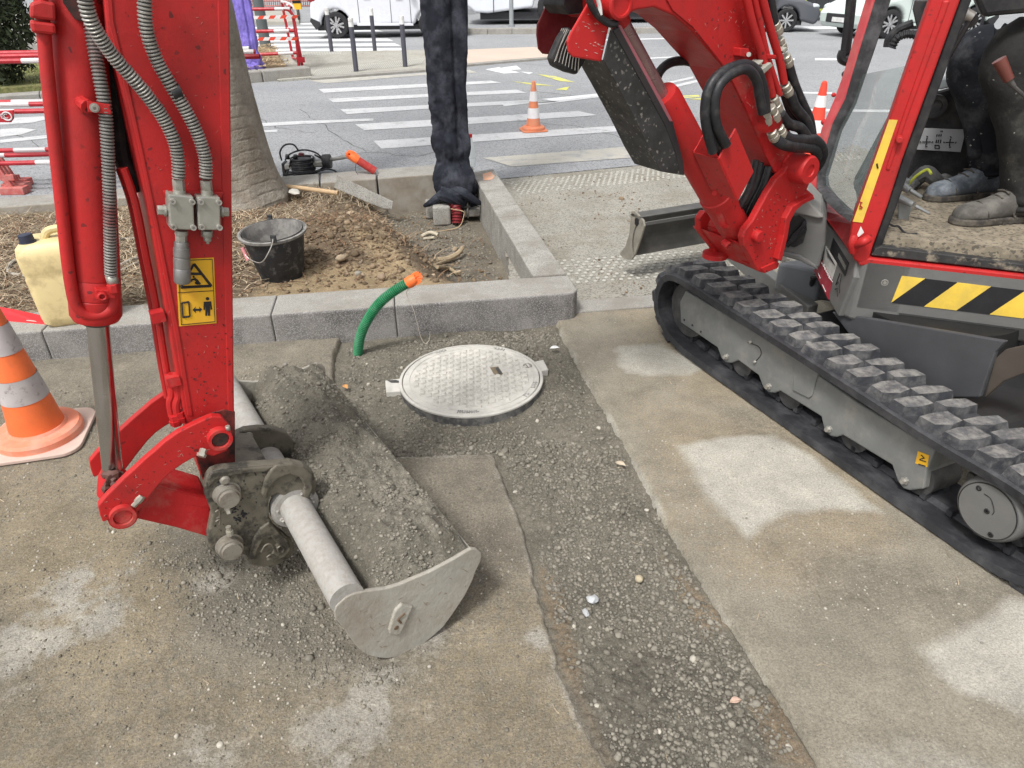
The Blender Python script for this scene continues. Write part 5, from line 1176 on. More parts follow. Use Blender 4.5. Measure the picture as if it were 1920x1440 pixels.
# dry twig behind: small trees trunk beside the bus
p = G(865, 22, .1); t = thing('plane_tree', 'mottled tree trunk between the wrapped post and the bus', 'tree', tuple(p))
MB().tube([p, p + Vector((.02, 0, 1.2)), p + Vector((-.03, 0, 2.6)), p + Vector((0, 0, 4.2))], lambda q: .17 - .07 * q, 12).build('trunk', mat('plane_bark', (.25, .24, .19), .9, .3, 6, col2=(.42, .40, .33), c2amt=.7, c2s=8), t)
foliage('crown', (p.x, p.y, 6.2), 2.2, 2.2, 6000, mat('tree_leaf', (.07, .10, .04), .8, .3, 2, island=.5), t, 44, .12, .2)
# ------------------------------------------------------------------ the mini excavator
ex = thing('mini_excavator', 'red and grey mini excavator on rubber tracks reaching over with a full grading bucket', 'excavator', (1.9, 2.3, 0))
def BP_(pts, o): return [B(x, y, o) for x, y in pts]
def bplate(pts, o, th, name, m, parent=ex, bevel=.004, seg=2): return MB().prism(BP_(pts, o), -Nb * th).build(name, m, parent, bevel=bevel, seg=seg)
def bpin(x, y, o, length, r, name=None, b=None):
    p = B(x, y, o); b.cyl(p - Nb * .005, p + Nb * length, r, r, 24); return b
# ---- tracks
TH = .035; TW = .24
def TS(s, z, o=0): return PT - Tf * s - Tn * o + UP * z
TREF = [(s, z) for s, z in ((-.325, .185), (-.315, .26), (-.28, .325), (-.21, .362), (-.10, .368), (.1, .360), (.5, .345), (.9, .328), (1.2, .315), (1.42, .318), (1.56, .300), (1.65, .235), (1.67, .16), (1.64, .08), (1.57, .028), (1.46, .008), (1.2, .004), (.8, .004), (.3, .004), (.0, .006), (-.13, .018), (-.22, .055), (-.30, .115))]
def closed_spline(P, n):
    P = [Vector((a, 0, c)) for a, c in P]; N = len(P); out = []
    for i in range(N):
        a, b, c, d = P[i - 1], P[i], P[(i + 1) % N], P[(i + 2) % N]
        for k in range(4):
            t = k / 4; out.append(.5 * ((2 * b) + (c - a) * t + (2 * a - 5 * b + 4 * c - d) * t * t + (3 * b - a - 3 * c + d) * t ** 3))
    out.append(out[0]); R = resample(out, sum((out[i + 1] - out[i]).length for i in range(len(out) - 1)) / n * .9999)[:n]
    return R
NL = 2 * 44
loop = closed_spline(TREF, NL); cen = sum(loop, Vector()) / len(loop)
def norm_at(i):
    d = (loop[(i + 1) % NL] - loop[i - 1]).normalized(); nrm = Vector((-d.z, 0, d.x));
    return (nrm if nrm.dot(loop[i] - cen) > 0 else -nrm), d
def make_track(o0, label):
    b = MB(); vs = []
    for i in range(NL):
        nr, d = norm_at(i); p = loop[i]; q = p - nr * TH
        for (pt, o) in ((p - nr * .006, -.022), (p + nr * .0, -.012), (p + nr * .0, TW - .012), (p - nr * .006, TW), (q, TW - .004), (q + nr * .012, TW * .68), (q - nr * .004, TW * .62), (q - nr * .004, TW * .38), (q + nr * .012, TW * .32), (q, -.018)):
            vs.append(TS(pt.x, pt.z, o0 + o))
    k = 10; fs = [(i * k + j, i * k + (j + 1) % k, ((i + 1) % NL) * k + (j + 1) % k, ((i + 1) % NL) * k + j) for i in range(NL) for j in range(k)]
    b.add(vs, fs, smooth=False)
    # drive holes rims / inner nubs
    for i in range(0, NL, 2):
        nr, d = norm_at(i); p = loop[i] - nr * (TH + .007)
        for o in (.075, .165): b.box(TS(p.x, p.z, o0 + o), (.020, .030, .022), ((TS(d.x, d.z) - TS(0, 0)).normalized(), Tn, (TS(nr.x, nr.z) - TS(0, 0)).normalized()))
    t = b.build('rubber_track', RUB, ex); t['label'] = label
    g = MB()
    def lug(i, frac, oa, ob, sl, w_, h_, mi=0):
        nr, d = norm_at(i % NL); nx = loop[(i + 1) % NL]; p = loop[i % NL].lerp(nx, frac)
        D = (TS(d.x, d.z) - TS(0, 0)).normalized(); N_ = (TS(nr.x, nr.z) - TS(0, 0)).normalized(); a = []
        pts = [(-w_ * .55, oa), (w_ * .35, oa), (w_ * .62 + sl * .55, (oa + ob) / 2), (w_ * .5 + sl, ob), (-w_ * .5 + sl, ob), (-w_ * .62 + sl * .4, (oa + ob) / 2)]
        P0 = TS(p.x, p.z, o0)
        lo = [P0 + D * a_ - Tn * o_ - N_ * .004 for a_, o_ in pts]
        mx = sum(a_ for a_, _ in pts) / 6; my = sum(o_ for _, o_ in pts) / 6
        hi = [P0 + D * (mx + (a_ - mx) * .80 + random.uniform(-.003, .003)) - Tn * (my + (o_ - my) * .90 + random.uniform(-.002, .002)) + N_ * (h_ + random.uniform(-.002, .002)) for a_, o_ in pts]
        g.add(lo + hi, [list(range(6, 12))], 0); g.add(lo + hi, [(q, (q + 1) % 6, (q + 1) % 6 + 6, q + 6) for q in range(6)], 1)
    for i in range(0, NL, 4):
        rgx = random.uniform(-.05, .05)
        rz = random.uniform(.86, 1.1)
        lug(i, .2 + rgx, -.010, .104, .016, .074 * rz, .034); lug(i + 1, .25 + rgx, .104, .236, .036, .050, .030)
        rz = random.uniform(.86, 1.1)
        lug(i + 2, .0 + rgx, -.008, .110, .020, .070 * rz, .033); lug(i + 3, .1 + rgx, .116, .237, .032, .054 * rz, .030)
    g.build('tread_lugs', [RUBT, mat('lug_side_rubber', (.04, .042, .048), .7, .3, 20, col2=(.17, .165, .16), c2amt=.6, c2s=18, bump=.003, bs=60)], t)
    return t
make_track(0, 'near rubber track'); make_track(1.22, 'far rubber track under the machine')
# near track frame
fr_px = [(1285, 545), (1274, 566), (1276, 605), (1345, 652), (1352, 672), (1360, 680), (1371, 681), (1384, 676), (1422, 704), (1430, 726), (1440, 736), (1452, 737), (1462, 733), (1539, 781), (1545, 806), (1556, 818), (1568, 820), (1580, 816), (1672, 872), (1682, 902), (1692, 916), (1704, 920), (1732, 917), (1737, 882), (1754, 844), (1607, 755), (1534, 704), (1496, 674), (1392, 609)]
def TP_(pts, o): return [T(x, y, o) for x, y in pts]
fo_px = TP_(fr_px, .035)
tf = MB().prism(fo_px, Tn * -.17).build('track_frame', GREYF, ex, bevel=.006)
def tplate(pts, o, th, name, m, parent, bevel=.003): return MB().prism(TP_(pts, o), Tn * -th).build(name, m, parent, bevel=bevel)
tplate([(1497, 634), (1512, 640), (1534, 672), (1536, 690), (1522, 742), (1516, 747), (1486, 732), (1490, 680)], .028, .02, 'idler_bracket', GREYF, tf)
b = MB()
for x, y in ((1361, 669), (1440, 725), (1553, 805), (1695, 902), (1518, 675)):
    p = T(x, y, .028); b.lathe(p - Tn * .01, Tn * .022, [(0, .014), (.5, .014), (.5, .009), (1, .009)], 6)
for x, y in ((1408, 641), (1416, 678)): b.lathe(T(x, y, .032) - Tn * .005, Tn * .012, [(0, .007), (1, .006)], 8)
b.split('frame_bolt', STEEL, tf)
b = MB()
for x, y in ((1283, 600), (1298, 610), (1314, 622)): b.cyl(T(x, y, .034) - Tn * .003, T(x, y, .034) + Tn * .0015, .005, .005, 8)
b.tube([T(x, y, .033) for x, y in ((1402, 642), (1422, 650), (1427, 664), (1418, 676))], .0015, 5)
b.build('frame_holes', BLK, tf)
o = tplate([(1721, 846), (1742, 854), (1738, 876), (1716, 869)], .0335, .003, 'lifting_sticker', YEL, tf, 0)
b = MB(); 
for p_, q_ in (((1724, 862), (1736, 866)), ((1727, 853), (1733, 859)), ((1733, 859), (1725, 861)), ((1722, 870), (1735, 874))): b.tube([T(*p_, .0325), T(*q_, .0325)], .0016, 5, sub=1)
b.build('sticker_drawing', BLKS, o)
b = MB()
for s in (.25, .54, .87, 1.14):
    p = TS(s, .098, .06); b.cyl(p, p - Tn * .13, .062, .062, 20)
p = TS(.62, .30, .05); b.cyl(p, p - Tn * .1, .035, .035, 16)
b.split('track_roller', DGREY, tf)
p = TS(-.14, .19, .05); MB().lathe(p, -Tn * .14, [(0, .05), (0, .13), (.3, .14), (.35, .12), (.65, .12), (.7, .14), (1, .13), (1, .02)], 32).build('idler_wheel', DGREY, tf)
hub = T(1851, 958, .0); hc = TS(1.405, hub.z, 0)
hb_ = MB().lathe(hc + Tn * .0, -Tn * .17, [(0, .02), (.0, .093), (.03, .098), (.12, .102), (.2, .104), (.9, .104), (1, .11)], 44).build('drive_motor', GREY, tf)
MB().lathe(hc + Tn * .001, Tn * .003, [(0, .087), (1, .086), (1, .001)], 44, caps=False).build('hub_cover', GREY, hb_)
b = MB().lathe(hc + Tn * .002, Tn * .002, [(0, .0895), (1, .0895), (1, .087), (0, .087)], 44, caps=False)
for x, y in ((1837, 915), (1852, 958), (1859, 1002)): q = T(x, y, 0); b.lathe(q + Tn * .004, Tn * .002, [(0, .009), (1, .008), (1, .004), (0, .004)], 16)
b.tube([T(x, y, -.005) for x, y in ((1845, 926), (1858, 936), (1864, 958), (1860, 965))], .0012, 5); b.build('hub_marks', BLK, hb_)
b = MB(); sp = hc - Tn * .12
for k in range(18): a = k * math.pi / 9; u_ = -Tf * math.cos(a) + UP * math.sin(a); b.box(sp + u_ * .125, (.03, .03, .045), (u_, Tn.cross(u_), Tn))
b.cyl(sp + Tn * .012, sp - Tn * .012, .118, .118, 30); b.build('sprocket', DGREY, tf)
b = MB(); rg = random.Random(4)         # dried dirt on top of the frame
for k in range(260): s = rg.uniform(.05, 1.15); z = .295 - .035 * s + rg.uniform(0, .004); b.blob(TS(s, z, rg.uniform(.05, .19)), rg.uniform(.003, .010), 1, jit=.25, sq=(1, 1, .6), seed=k)
b.build('packed_dirt', CLOD, tf)
# undercarriage centre, far frame, blade
def TB(s0, s1, o0, o1, z0, z1): return [TS(s0, z0, o0), TS(s1, z0, o0), TS(s1, z0, o1), TS(s0, z0, o1)], UP * (z1 - z0)
MB().prism([T(x, y, .285) for x, y in ((1560, 585), (1885, 640), (1866, 660), (1852, 700), (1836, 745), (1760, 745), (1640, 690))], -Tn * .02).build('frame_leg', mat('frame_blue_grey', (.065, .067, .072), .5, .15, 6), ex, bevel=.004)
MB().prism([T(x, y, .30) for x, y in ((1846, 745), (1858, 700), (1866, 672), (1885, 655), (1990, 632), (1990, 700), (1925, 698), (1880, 715))], -Tn * .02).build('frame_leg', mat('frame_rust_grey', (.075, .062, .05), .7, .2, 6), ex, bevel=.003)
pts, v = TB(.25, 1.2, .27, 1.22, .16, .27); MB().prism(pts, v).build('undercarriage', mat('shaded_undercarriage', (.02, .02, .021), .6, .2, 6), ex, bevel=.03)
pts, v = TB(-.10, 1.45, 1.27, 1.40, .06, .26); MB().prism(pts, v).build('track_frame', GREYF, ex, bevel=.01)
tc_ = TS(.66, .34, .62); MB().lathe(tc_ - UP * .02, UP * .12, [(0, .30), (1, .30)], 40).build('slew_ring', mat('shaded_slew_ring', (.012, .012, .012), .7, .3, 8), ex)  # shade below the house put into the ring's colour
# blade: near end plate at px (1190,430)
BLP = G(1196, 480, .17)
def Q(x, y, dd=0.0): return onp(x, y, BLP - Tn * dd, Tn)
end_px = [(1183, 397), (1190, 396), (1206, 413), (1208, 424), (1200, 450), (1190, 478), (1184, 487), (1170, 486), (1161, 476), (1172, 462), (1179, 440)]
MB().prism([Q(x, y) for x, y in end_px], -Tn * .012).build('blade_end_plate', mat('worn_blade_edge', (.28, .26, .22), .6, .2, 20, metal=.3), ex, bevel=.003)
tl, bl2, tb2 = Q(1203, 408), Q(1190, 480), Q(1186, 399)
BW = 1.38; dv_ = -Tn
MB().prism([Q(x, y, -.001) for x, y in ((1192, 408), (1197, 410), (1198, 420), (1194, 425), (1190, 420), (1190, 411))], -Tn * .004).build('end_plate_slot', BLK, ex)
face = []
for t in [i / 8 for i in range(9)]: face.append(tl.lerp(bl2, t) + Tf * (.035 * math.sin(math.pi * t) * 1.0))
b = MB(); back = [f + Tf * .02 for f in face]
b.prism(face + back[::-1], dv_ * BW); b.prism([tl + UP * .002, tb2, tb2 + Tf * .03 - UP * .02, tl + Tf * .03 - UP * .02], dv_ * BW); b.build('dozer_blade', mat('blade_dark_grey', (.065, .063, .058), .5, .15, 6, col2=(.12, .115, .105), c2amt=.5, c2s=6), ex, bevel=.003)
MB().prism([Q(1203, 417) - Tf * .002, Q(1202, 423) - Tf * .002, Q(1202, 423) - Tf * .012, Q(1203, 417) - Tf * .012], dv_ * BW).build('blade_rib', GREY, ex)
b = MB()
for o in (.48, .95):
    a = BLP - Tn * o + Tf * -.02; e = TS(.2, .22, .30 + (o - .3) * .8); b.prism([a + UP * .0, a + UP * .09, e + UP * .05, e - UP * .05], -Tn * .06)
b.split('blade_arm', GREY, ex, bevel=.006)
bcy = [onp(x, y, TS(0, 0, .60), Tn) for x, y in ((1440, 520), (1520, 530))]
MB().prism([TS(s, z, .52) for s, z in ((-.10, .22), (-.10, .36), (.10, .40), (.16, .40), (.16, .26))], -Tn * .14).build('blade_cylinder_cover', mat('cover_blue_grey', (.16, .17, .18), .45, .1, 6), ex, bevel=.012)
MB().prism([TS(s, z, .53) for s, z in ((.16, .27), (.16, .38), (.34, .42), (.34, .32))], -Tn * .12).build('cylinder_boot', DGREY, ex, bevel=.01)
b = MB(); b.tube([TS(.28, .40, .50), TS(.20, .42, .47), TS(.14, .36, .50), TS(.10, .30, .56)], .012, 8); b.tube([TS(.30, .38, .50), TS(.24, .42, .44), TS(.18, .40, .45)], .010, 8); b.split('blade_hose', HOSE, ex)

# ---- swivelling house, grey side skirt
def SP_(pts, w=0.0): return [S(x, y, w) for x, y in pts]
def splate(pts, w, th, name, m, parent=ex, bevel=.004, seg=2): return MB().prism(SP_(pts, w), -Hn * th).build(name, m, parent, bevel=bevel, seg=seg)
def ext(x, y, x2): return (x2, y + (x2 - x) * .111)
crn = S(1607, 495); crb = S(1574, 597); xr = 2700
skirt = [S(1607, 494), S(1582, 572), S(*ext(1582, 572, xr)), S(*ext(1607, 488, xr))]
z1, z2, z3 = .645, crb.z + .055, crb.z - .012
A0 = Vector((crn.x, crn.y, 0)) + Hf * .008
def HP(f, w, z): return A0 + Hf * -f - Hn * w + UP * z
hs_ = MB()
out = [HP(.0, 0, z1), HP(0, 0, z2)]
prof = [(0, z1), (0, z2), (.035, z3), (.20, z3), (.20, z1)]
hs_.prism([HP(.03, w_, z) for w_, z in prof], -Hf * 1.75)
hs_.prism([HP(f, w_, z1) for f, w_ in ((.03, .0), (-.0, .03), (-.0, .26), (.03, .3), (.2, .3), (.2, .0))], UP * (z3 + .01 - z1))
house = hs_.build('house_skirt', GREY, ex, bevel=.014, seg=3)
# front face with decals (from the corner inwards)
fpts = [(1544, 408), (1604, 488), (1600, 520), (1571, 594), (1552, 560), (1526, 501)]
FN = (Hf * .93 - Hn * -.36).normalized()
def FF(x, y, d=0): return onp(x, y, A0 + UP * .5 + FNn * d, FNn)
# plane through the corner line and the far left edge of the decal face
pA = S(1604, 488, .02); pB = S(1571, 594, .02); pC = S(1544, 408, .42)
FNn = (pB - pA).cross(pC - pA).normalized()
if FNn.dot(EYE - pA) < 0: FNn = -FNn
def FF(x, y, d=0): return onp(x, y, pA + FNn * d, FNn)
MB().prism([FF(*p) for p in fpts], -FNn * .05).build('front_cheek', GREY, ex, bevel=.008, seg=3)
def ff(pts, d, name, m): return MB().prism([FF(x, y, d) for x, y in pts], -FNn * .0015).build(name, m, house)
ff([(1537, 480), (1560, 525), (1553, 562), (1526, 508)], .003, 'red_decal', mat('decal_red', (.32, .015, .035), .5, .1, 10))
ff([(1548, 461), (1569, 494), (1560, 524), (1543, 490)], .003, 'white_decal', mat('decal_white', (.5, .49, .46), .5, .2, 40))
ff([(1562, 446), (1591, 493), (1584, 518), (1556, 470)], .003, 'black_decal', BLKS)
b = MB(); rg = random.Random(8)
def strk(p, q, r=.0012): b.tube([FF(*p, .0045), FF(*q, .0045)], r, 4, sub=1)
for k in range(7):
    for j in range(4):
        x = 1538 + k * 2.6 + j * 2.2; y = 488 + k * 5.2 + j * 2.6; strk((x, y), (x + rg.uniform(.8, 1.8), y + rg.uniform(1.5, 3.2)), .0011)
strk((1534, 512), (1538, 522), .0016); strk((1542, 534), (1548, 547), .0016); b.build('decal_lettering', WHT, house)
b = MB()
for k in range(9): x = 1550 + k * 1.6; y = 468 + k * 3.0; strk((x, y), (x + 2.5, y + 14 - k))
strk((1575, 512), (1567, 534), .0018); strk((1578, 514), (1574, 536)); strk((1574, 536), (1574, 550)); strk((1570, 544), (1570, 556)); strk((1566, 542), (1570, 541), .003); strk((1568, 532), (1571, 529), .003)
b.build('decal_print', BLKS, house)
b = MB()
for k in range(10): x = 1573 + k * 1.4; y = 474 + k * 2.6; strk((x, y), (x - 1.6, y + 9), .0009)
b.build('decal_print', STEEL, house)
# hazard stripes on the side
hz = [(1691, 517), (1671, 567)]
yb = lambda x: 567 + (x - 1671) * .1195; yt = lambda x: 517 + (x - 1691) * .1195
st_ = MB()
bands = [((1671, 1671), (1691, 1734)), ((1671, 1732), (1734, 1795)), ((1732, 1793), (1795, 1858)), ((1793, 1855), (1858, 1922)), ((1855, 1918), (1922, 1988)), ((1918, 1985), (1988, 2055)), ((1985, 2054), (2055, 2126))]
for i, ((b0_, b1_), (t0_, t1_)) in enumerate(bands):
    P = [S(t0_, yt(t0_)), S(t1_, yt(t1_)), S(b1_, yb(b1_))] + ([S(b0_, yb(b0_))] if b1_ != b0_ else [])
    st_.prism([p + Hn * .0025 for p in P], -Hn * .002, mi=i % 2)
st_.build('hazard_stripes', [YELP, BLKS], house)
q = S(1659, 530); MB().lathe(q - Hn * .002, Hn * .004, [(0, .014), (1, .012), (1, .009), (0, .008)], 24).build('side_bolt_ring', STEEL, house); MB().cyl(q, q + Hn * .004, .0065, .0065, 6).build('side_bolt', STEEL, house)
# counterweight / rear body out of frame so the machine is whole from the side
b = MB(); b.prism([HP(.95, .0 + .02, z1 + .012), HP(1.75, .12, z1 + .012), HP(1.9, .6, z1 + .012), HP(1.75, 1.1, z1 + .012), HP(.95, 1.2, z1 + .012)], UP * .62); b.build('engine_cover', RED, ex, bevel=.03)
b = MB(); b.prism([HP(.05, .21, z3 + .03), HP(1.7, .21, z3 + .03), HP(1.85, .6, z3 + .03), HP(1.7, 1.15, z3 + .03), HP(.05, 1.15, z3 + .03)], UP * .14); b.build('house_floor', DGREY, ex)
MB().prism([HP(.2, .21, z3 - .10), HP(1.6, .21, z3 - .10), HP(1.6, .25, z3 - .10), HP(.2, .25, z3 - .10)], UP * .13).build('belly_plate', DGREY, ex)
# nose casting that carries the swing bracket
nose = [(1482, 388), (1545, 400), (1550, 412), (1548, 460), (1535, 505), (1522, 500), (1500, 482), (1462, 470), (1470, 440)]
MB().prism([S(x, y, .22) for x, y in nose], -Hn * .30).build('swing_support', GREY, ex, bevel=.012, seg=3)
MB().prism([S(x, y, .214) for x, y in ((1478, 408), (1498, 404), (1510, 412), (1513, 430), (1506, 455), (1490, 464), (1474, 460))], -Hn * .012).build('support_opening', BLK, ex)
b = MB()
for k in range(5): b.tube([S(1476 + k * 3, 462 - k * 5, .20), S(1490 + k * 4, 448 - k * 6, .195), S(1508, 430 - k * 4, .2)], .008, 7)
b.build('swing_hoses', HOSE, ex)
MB().prism([S(x, y, .20) for x, y in ((1487, 385), (1512, 372), (1545, 408), (1535, 410), (1484, 398))], -Hn * .3).build('nose_cover', mat('dusty_grey_paint', (.27, .265, .25), .6, .1, 10), ex, bevel=.006)
MB().prism([S(x, y, .215) for x, y in ((1462, 470), (1500, 478), (1530, 497), (1534, 507), (1500, 490), (1464, 480))], -Hn * .25).build('support_flange', GREY, ex, bevel=.006)

# ---- cab
CW_ = .86
def W2(x, y, w): return S(x, y, w)
sill_y = lambda x: 491.5 + (x - 1628) * .111
MB().prism([S(1608, 492), S(1628, 484), S(xr, sill_y(xr) - 9), S(xr, sill_y(xr) + 6), S(1628, 498), S(1612, 499)], -Hn * .06).build('cab_sill', RED, ex, bevel=.006)
# near front pillar
pil = [(1779, -130), (1744, 0), (1667, 224), (1598, 415), (1592, 452), (1600, 487), (1612, 496), (1628, 491), (1636, 465), (1663, 390), (1692, 300), (1801, 0), (1848, -130)]
np_ = MB().prism(SP_(pil), -Hn * .075).build('cab_pillar', RED, ex, bevel=.010, seg=3)
MB().prism([S(x, y) + Hn * .006 for x, y in ((1768, 0), (1782, 0), (1748, 95), (1700, 225), (1668, 320), (1660, 318), (1690, 224), (1735, 95))], -Hn * .02).build('pillar_bead', RED, np_, bevel=.006)
ys = MB().prism([S(x, y) + Hn * .0032 for x, y in ((1667, 224), (1683, 225), (1617, 417), (1599, 415))], -Hn * .003).build('yellow_strip', YELP, np_)
b = MB()
for p_, q_ in (((1612, 378), (1617, 380)), ((1613, 385), (1617, 389)), ((1611, 390), (1616, 391)), ((1614, 380), (1612, 388))): b.tube([S(*p_) + Hn * .0045, S(*q_) + Hn * .0045], .0022, 5, sub=1)
b.build('strip_mark', mat('strip_red', (.35, .02, .02), .5), np_)
b = MB(); b.tube([S(1644, 306) + Hn * .0045, S(1646, 315) + Hn * .0045], .003, 5, sub=1); b.build('strip_mark', BLKS, np_)
q = S(1636, 465); b = MB(); b.tube([S(1600, 470) + Hn * .01, S(1598, 452) + Hn * .022, S(1604, 440) + Hn * .015], .016, 10); b.tube([S(1604, 455) + Hn * .02, S(1618, 446) + Hn * .045, S(1627, 443) + Hn * .03], .016, 12); b.build('door_hinge', RED, np_)
b = MB(); q = S(1686, 260); b.cyl(q, q + Hn * .028, .013, .011, 14); b.build('pillar_stud', RED, np_, bevel=.003)
MB().prism([S(x, y) + Hn * .0008 for x, y in ((1614, 424), (1620, 436), (1609, 445), (1607, 440))], -Hn * .0015).build('hinge_decal', WHT, np_)
# black door seal frame, sill step
seal = [(1801, 0), (1692, 300), (1663, 390), (1636, 465), (1632, 479), (1649, 480), (1653, 462), (1682, 385), (1712, 300), (1822, 0)]
MB().prism([S(x, y, .028) for x, y in ([(1848, -130)] + seal + [(1872, -130)])], -Hn * .05).build('door_seal', BLK, ex, bevel=.005)
MB().prism([S(1634, 479, .01), S(1640, 466, .01), S(1653, 462, .01), S(xr, 462 + (xr - 1653) * .125, .01), S(xr, 479 + (xr - 1634) * .112, .01)], -Hn * .035).build('sill_step', mat('muddy_step', (.03, .03, .03), .6, .3, 20, col2=(.28, .24, .18), c2amt=.8, c2s=24, c2lo=.52, c2hi=.64), ex, bevel=.004)
zf = .72
FLM = mat('muddy_cab_floor', (.20, .17, .125), .9, .25, 8, col2=(.33, .285, .21), c2amt=.8, c2s=14, c2lo=.45, c2hi=.62, speck=(.09, .08, .065), sps=110, spt=.72, bump=.004, bs=45)
fl0 = HP(.0, 0, 0); 
MB().prism([Vector((p.x, p.y, zf)) for p in (HP(.02, .05, 0), HP(1.2, .05, 0), HP(1.2, .96, 0), HP(.02, .96, 0))], UP * -.06).build('cab_floor', FLM, ex)
# far wall, console and label plate
MB().prism([HP(.0, .94, zf - .03), HP(1.3, .94, zf - .03), HP(1.3, .94, zf + .42), HP(.35, .94, zf + .42), HP(.10, .94, zf + .33)], -Hn * .05).build('side_console', BLK, ex, bevel=.02)
MB().prism([HP(.85, .20, zf), HP(1.2, .20, zf), HP(1.2, .90, zf), HP(.85, .90, zf)], UP * .33).build('seat_base', BLK, ex, bevel=.04)
MB().prism([HP(.80, .28, zf + .33), HP(1.18, .28, zf + .36), HP(1.18, .82, zf + .36), HP(.80, .82, zf + .33)], UP * .10).build('seat_cushion', BLK, ex, bevel=.04)
MB().prism([HP(1.12, .20, zf + .42), HP(1.22, .20, zf + .42), HP(1.30, .20, zf + .95), HP(1.20, .20, zf + .95)], -Hn * .48).build('seat_back', BLK, ex, bevel=.03)
PLT = mat('label_plate', (.35, .36, .37), .4, .1, 6)
pl_ = MB().prism([S(x, y, .915) for x, y in ((1729, 240), (1811, 243), (1801, 285), (1713, 280))], -Hn * .004).build('control_plate', PLT, ex)
b = MB()
def s3(p, q, r=.0022): b.tube([S(*p, .911), S(*q, .911)], r, 4, sub=1)
for cx_, cy__ in ((1737, 266), (1781, 267)): s3((cx_ - 8, cy__), (cx_ + 8, cy__)); s3((cx_ + 1, cy__ - 7), (cx_ - 1, cy__ + 7)); s3((cx_ - 2, cy__ + 9), (cx_ + 2, cy__ + 9)); s3((cx_, cy__ - 11), (cx_ + 3, cy__ - 9)); s3((cx_ + 10, cy__ + 2), (cx_ + 12, cy__ - 1)); s3((cx_ - 12, cy__ - 1), (cx_ - 10, cy__ + 1))
for x in (1756, 1760, 1764): s3((x + 1, 252), (x, 256)); s3((x, 262), (x - 1, 268))
s3((1753, 272), (1753, 278)); s3((1753, 278), (1761, 279)); s3((1761, 273), (1761, 279)); s3((1753, 272), (1761, 273)); s3((1763, 246), (1768, 246), .0024); b.build('control_symbols', BLKS, pl_)
MB().lathe(S(1752, 199, .92), Hn * .012, [(0, .05), (1, .048), (1, .03), (.2, .028), (.2, .001)], 28, caps=False).build('speaker_ring', BLK, ex)
MB().prism([S(x, y, .88) for x, y in ((1755, 150), (1800, 140), (1800, 160), (1765, 168), (1750, 166))], -Hn * .05).build('console_ledge', mat('console_grey', (.18, .2, .21), .5, .1, 6), ex, bevel=.006)
# lever, pedals, rags
def FL(f, w_, z=0): return HP(f, w_, zf + z)
MB().cyl(S(1892, 150, .10), S(1873, 112, .10), .016, .021, 18).build('lever_knob', mat('brown_knob', (.13, .04, .03), .4, .15, 10), ex)
MB().cyl(S(1901, 162, .105), S(1891, 149, .10), .008, .011, 12).cyl(S(1901, 162, .105), S(1960, 215, .14), .006, .006, 8).build('lever_rod', DGREY, ex)
b = MB()
pq = [S(x, y, .30) for x, y in ((1684, 367), (1712, 380), (1711, 387), (1703, 410), (1694, 432), (1684, 420))]
b.prism(pq, -Hn * .02); b.cyl(S(1684, 370, .30), S(1712, 384, .26), .014, .012, 10); b.cyl(S(1716, 386, .30), S(1742, 400, .30), .008, .006, 8)
b.build('travel_pedal', mat('worn_pedal', (.26, .27, .27), .45, .2, 20, metal=.4), ex, bevel=.003)
b = MB(); b.cyl(S(1690, 345, .45), S(1706, 358, .42), .016, .014, 10); b.cyl(S(1706, 356, .42), S(1728, 370, .42), .010, .008, 8); b.box(S(1690, 338, .5), (.05, .05, .02)); b.build('travel_pedal', mat('worn_pedal', (.3, .3, .3)), ex, bevel=.003)
b = MB(); b.tube([S(x, y, .12) for x, y in ((1664, 418), (1676, 424), (1684, 424), (1698, 437), (1720, 438))], .004, 7); b.build('pedal_wire', BLK, ex)
# front window: far pillar, lower frame, glass, seals
far_l = [(1633, -60), (1622, 0), (1590, 108), (1576, 152), (1562, 190), (1540, 240), (1530, 285), (1520, 330)]
far_r = [(1650, -60), (1632, 15), (1604, 105), (1594, 140), (1578, 190), (1556, 230), (1545, 262), (1540, 300)]
def ribbon(l, r, wl, wr, th, name, m, parent=ex, bevel=.004, off=0):
    b = MB(); n = len(l); A = [S(x, y, wl) for x, y in l]; C = [S(x, y, wr) for x, y in r]; D_ = -Hf * th
    vs = A + C + [p + D_ for p in A] + [p + D_ for p in C]; fs = []
    for i in range(n - 1): fs += [(i, i + 1, n + i + 1, n + i), (2 * n + i, 3 * n + i, 3 * n + i + 1, 2 * n + i + 1), (i, 2 * n + i, 2 * n + i + 1, i + 1), (n + i, n + i + 1, 3 * n + i + 1, 3 * n + i)]
    fs += [(0, n, 3 * n, 2 * n), (n - 1, 3 * n - 1, 4 * n - 1, 2 * n - 1)]
    b.add(vs, fs); return b.build(name, m, parent, bevel=bevel)
PINK = mat('sun_faded_red', (.52, .07, .08), .5, .1, 6, col2=(.5, .2, .17), c2amt=.4, c2s=10)
ribbon(far_l, far_r, CW_, CW_ - .05, .05, 'cab_pillar', PINK)
sl_ = [(1660, -60), (1640, 0), (1612, 90), (1600, 130), (1584, 185), (1560, 232), (1545, 285), (1531, 330), (1531, 352), (1545, 375), (1570, 400), (1592, 416)]
sr_ = [(1682, -60), (1656, 0), (1628, 88), (1612, 135), (1592, 195), (1566, 245), (1553, 290), (1541, 330), (1543, 348), (1556, 366), (1580, 390), (1598, 402)]
def wv(i, n): return CW_ - .05
ws = [CW_ - .06] * 8 + [.66, .40, .18, .03]
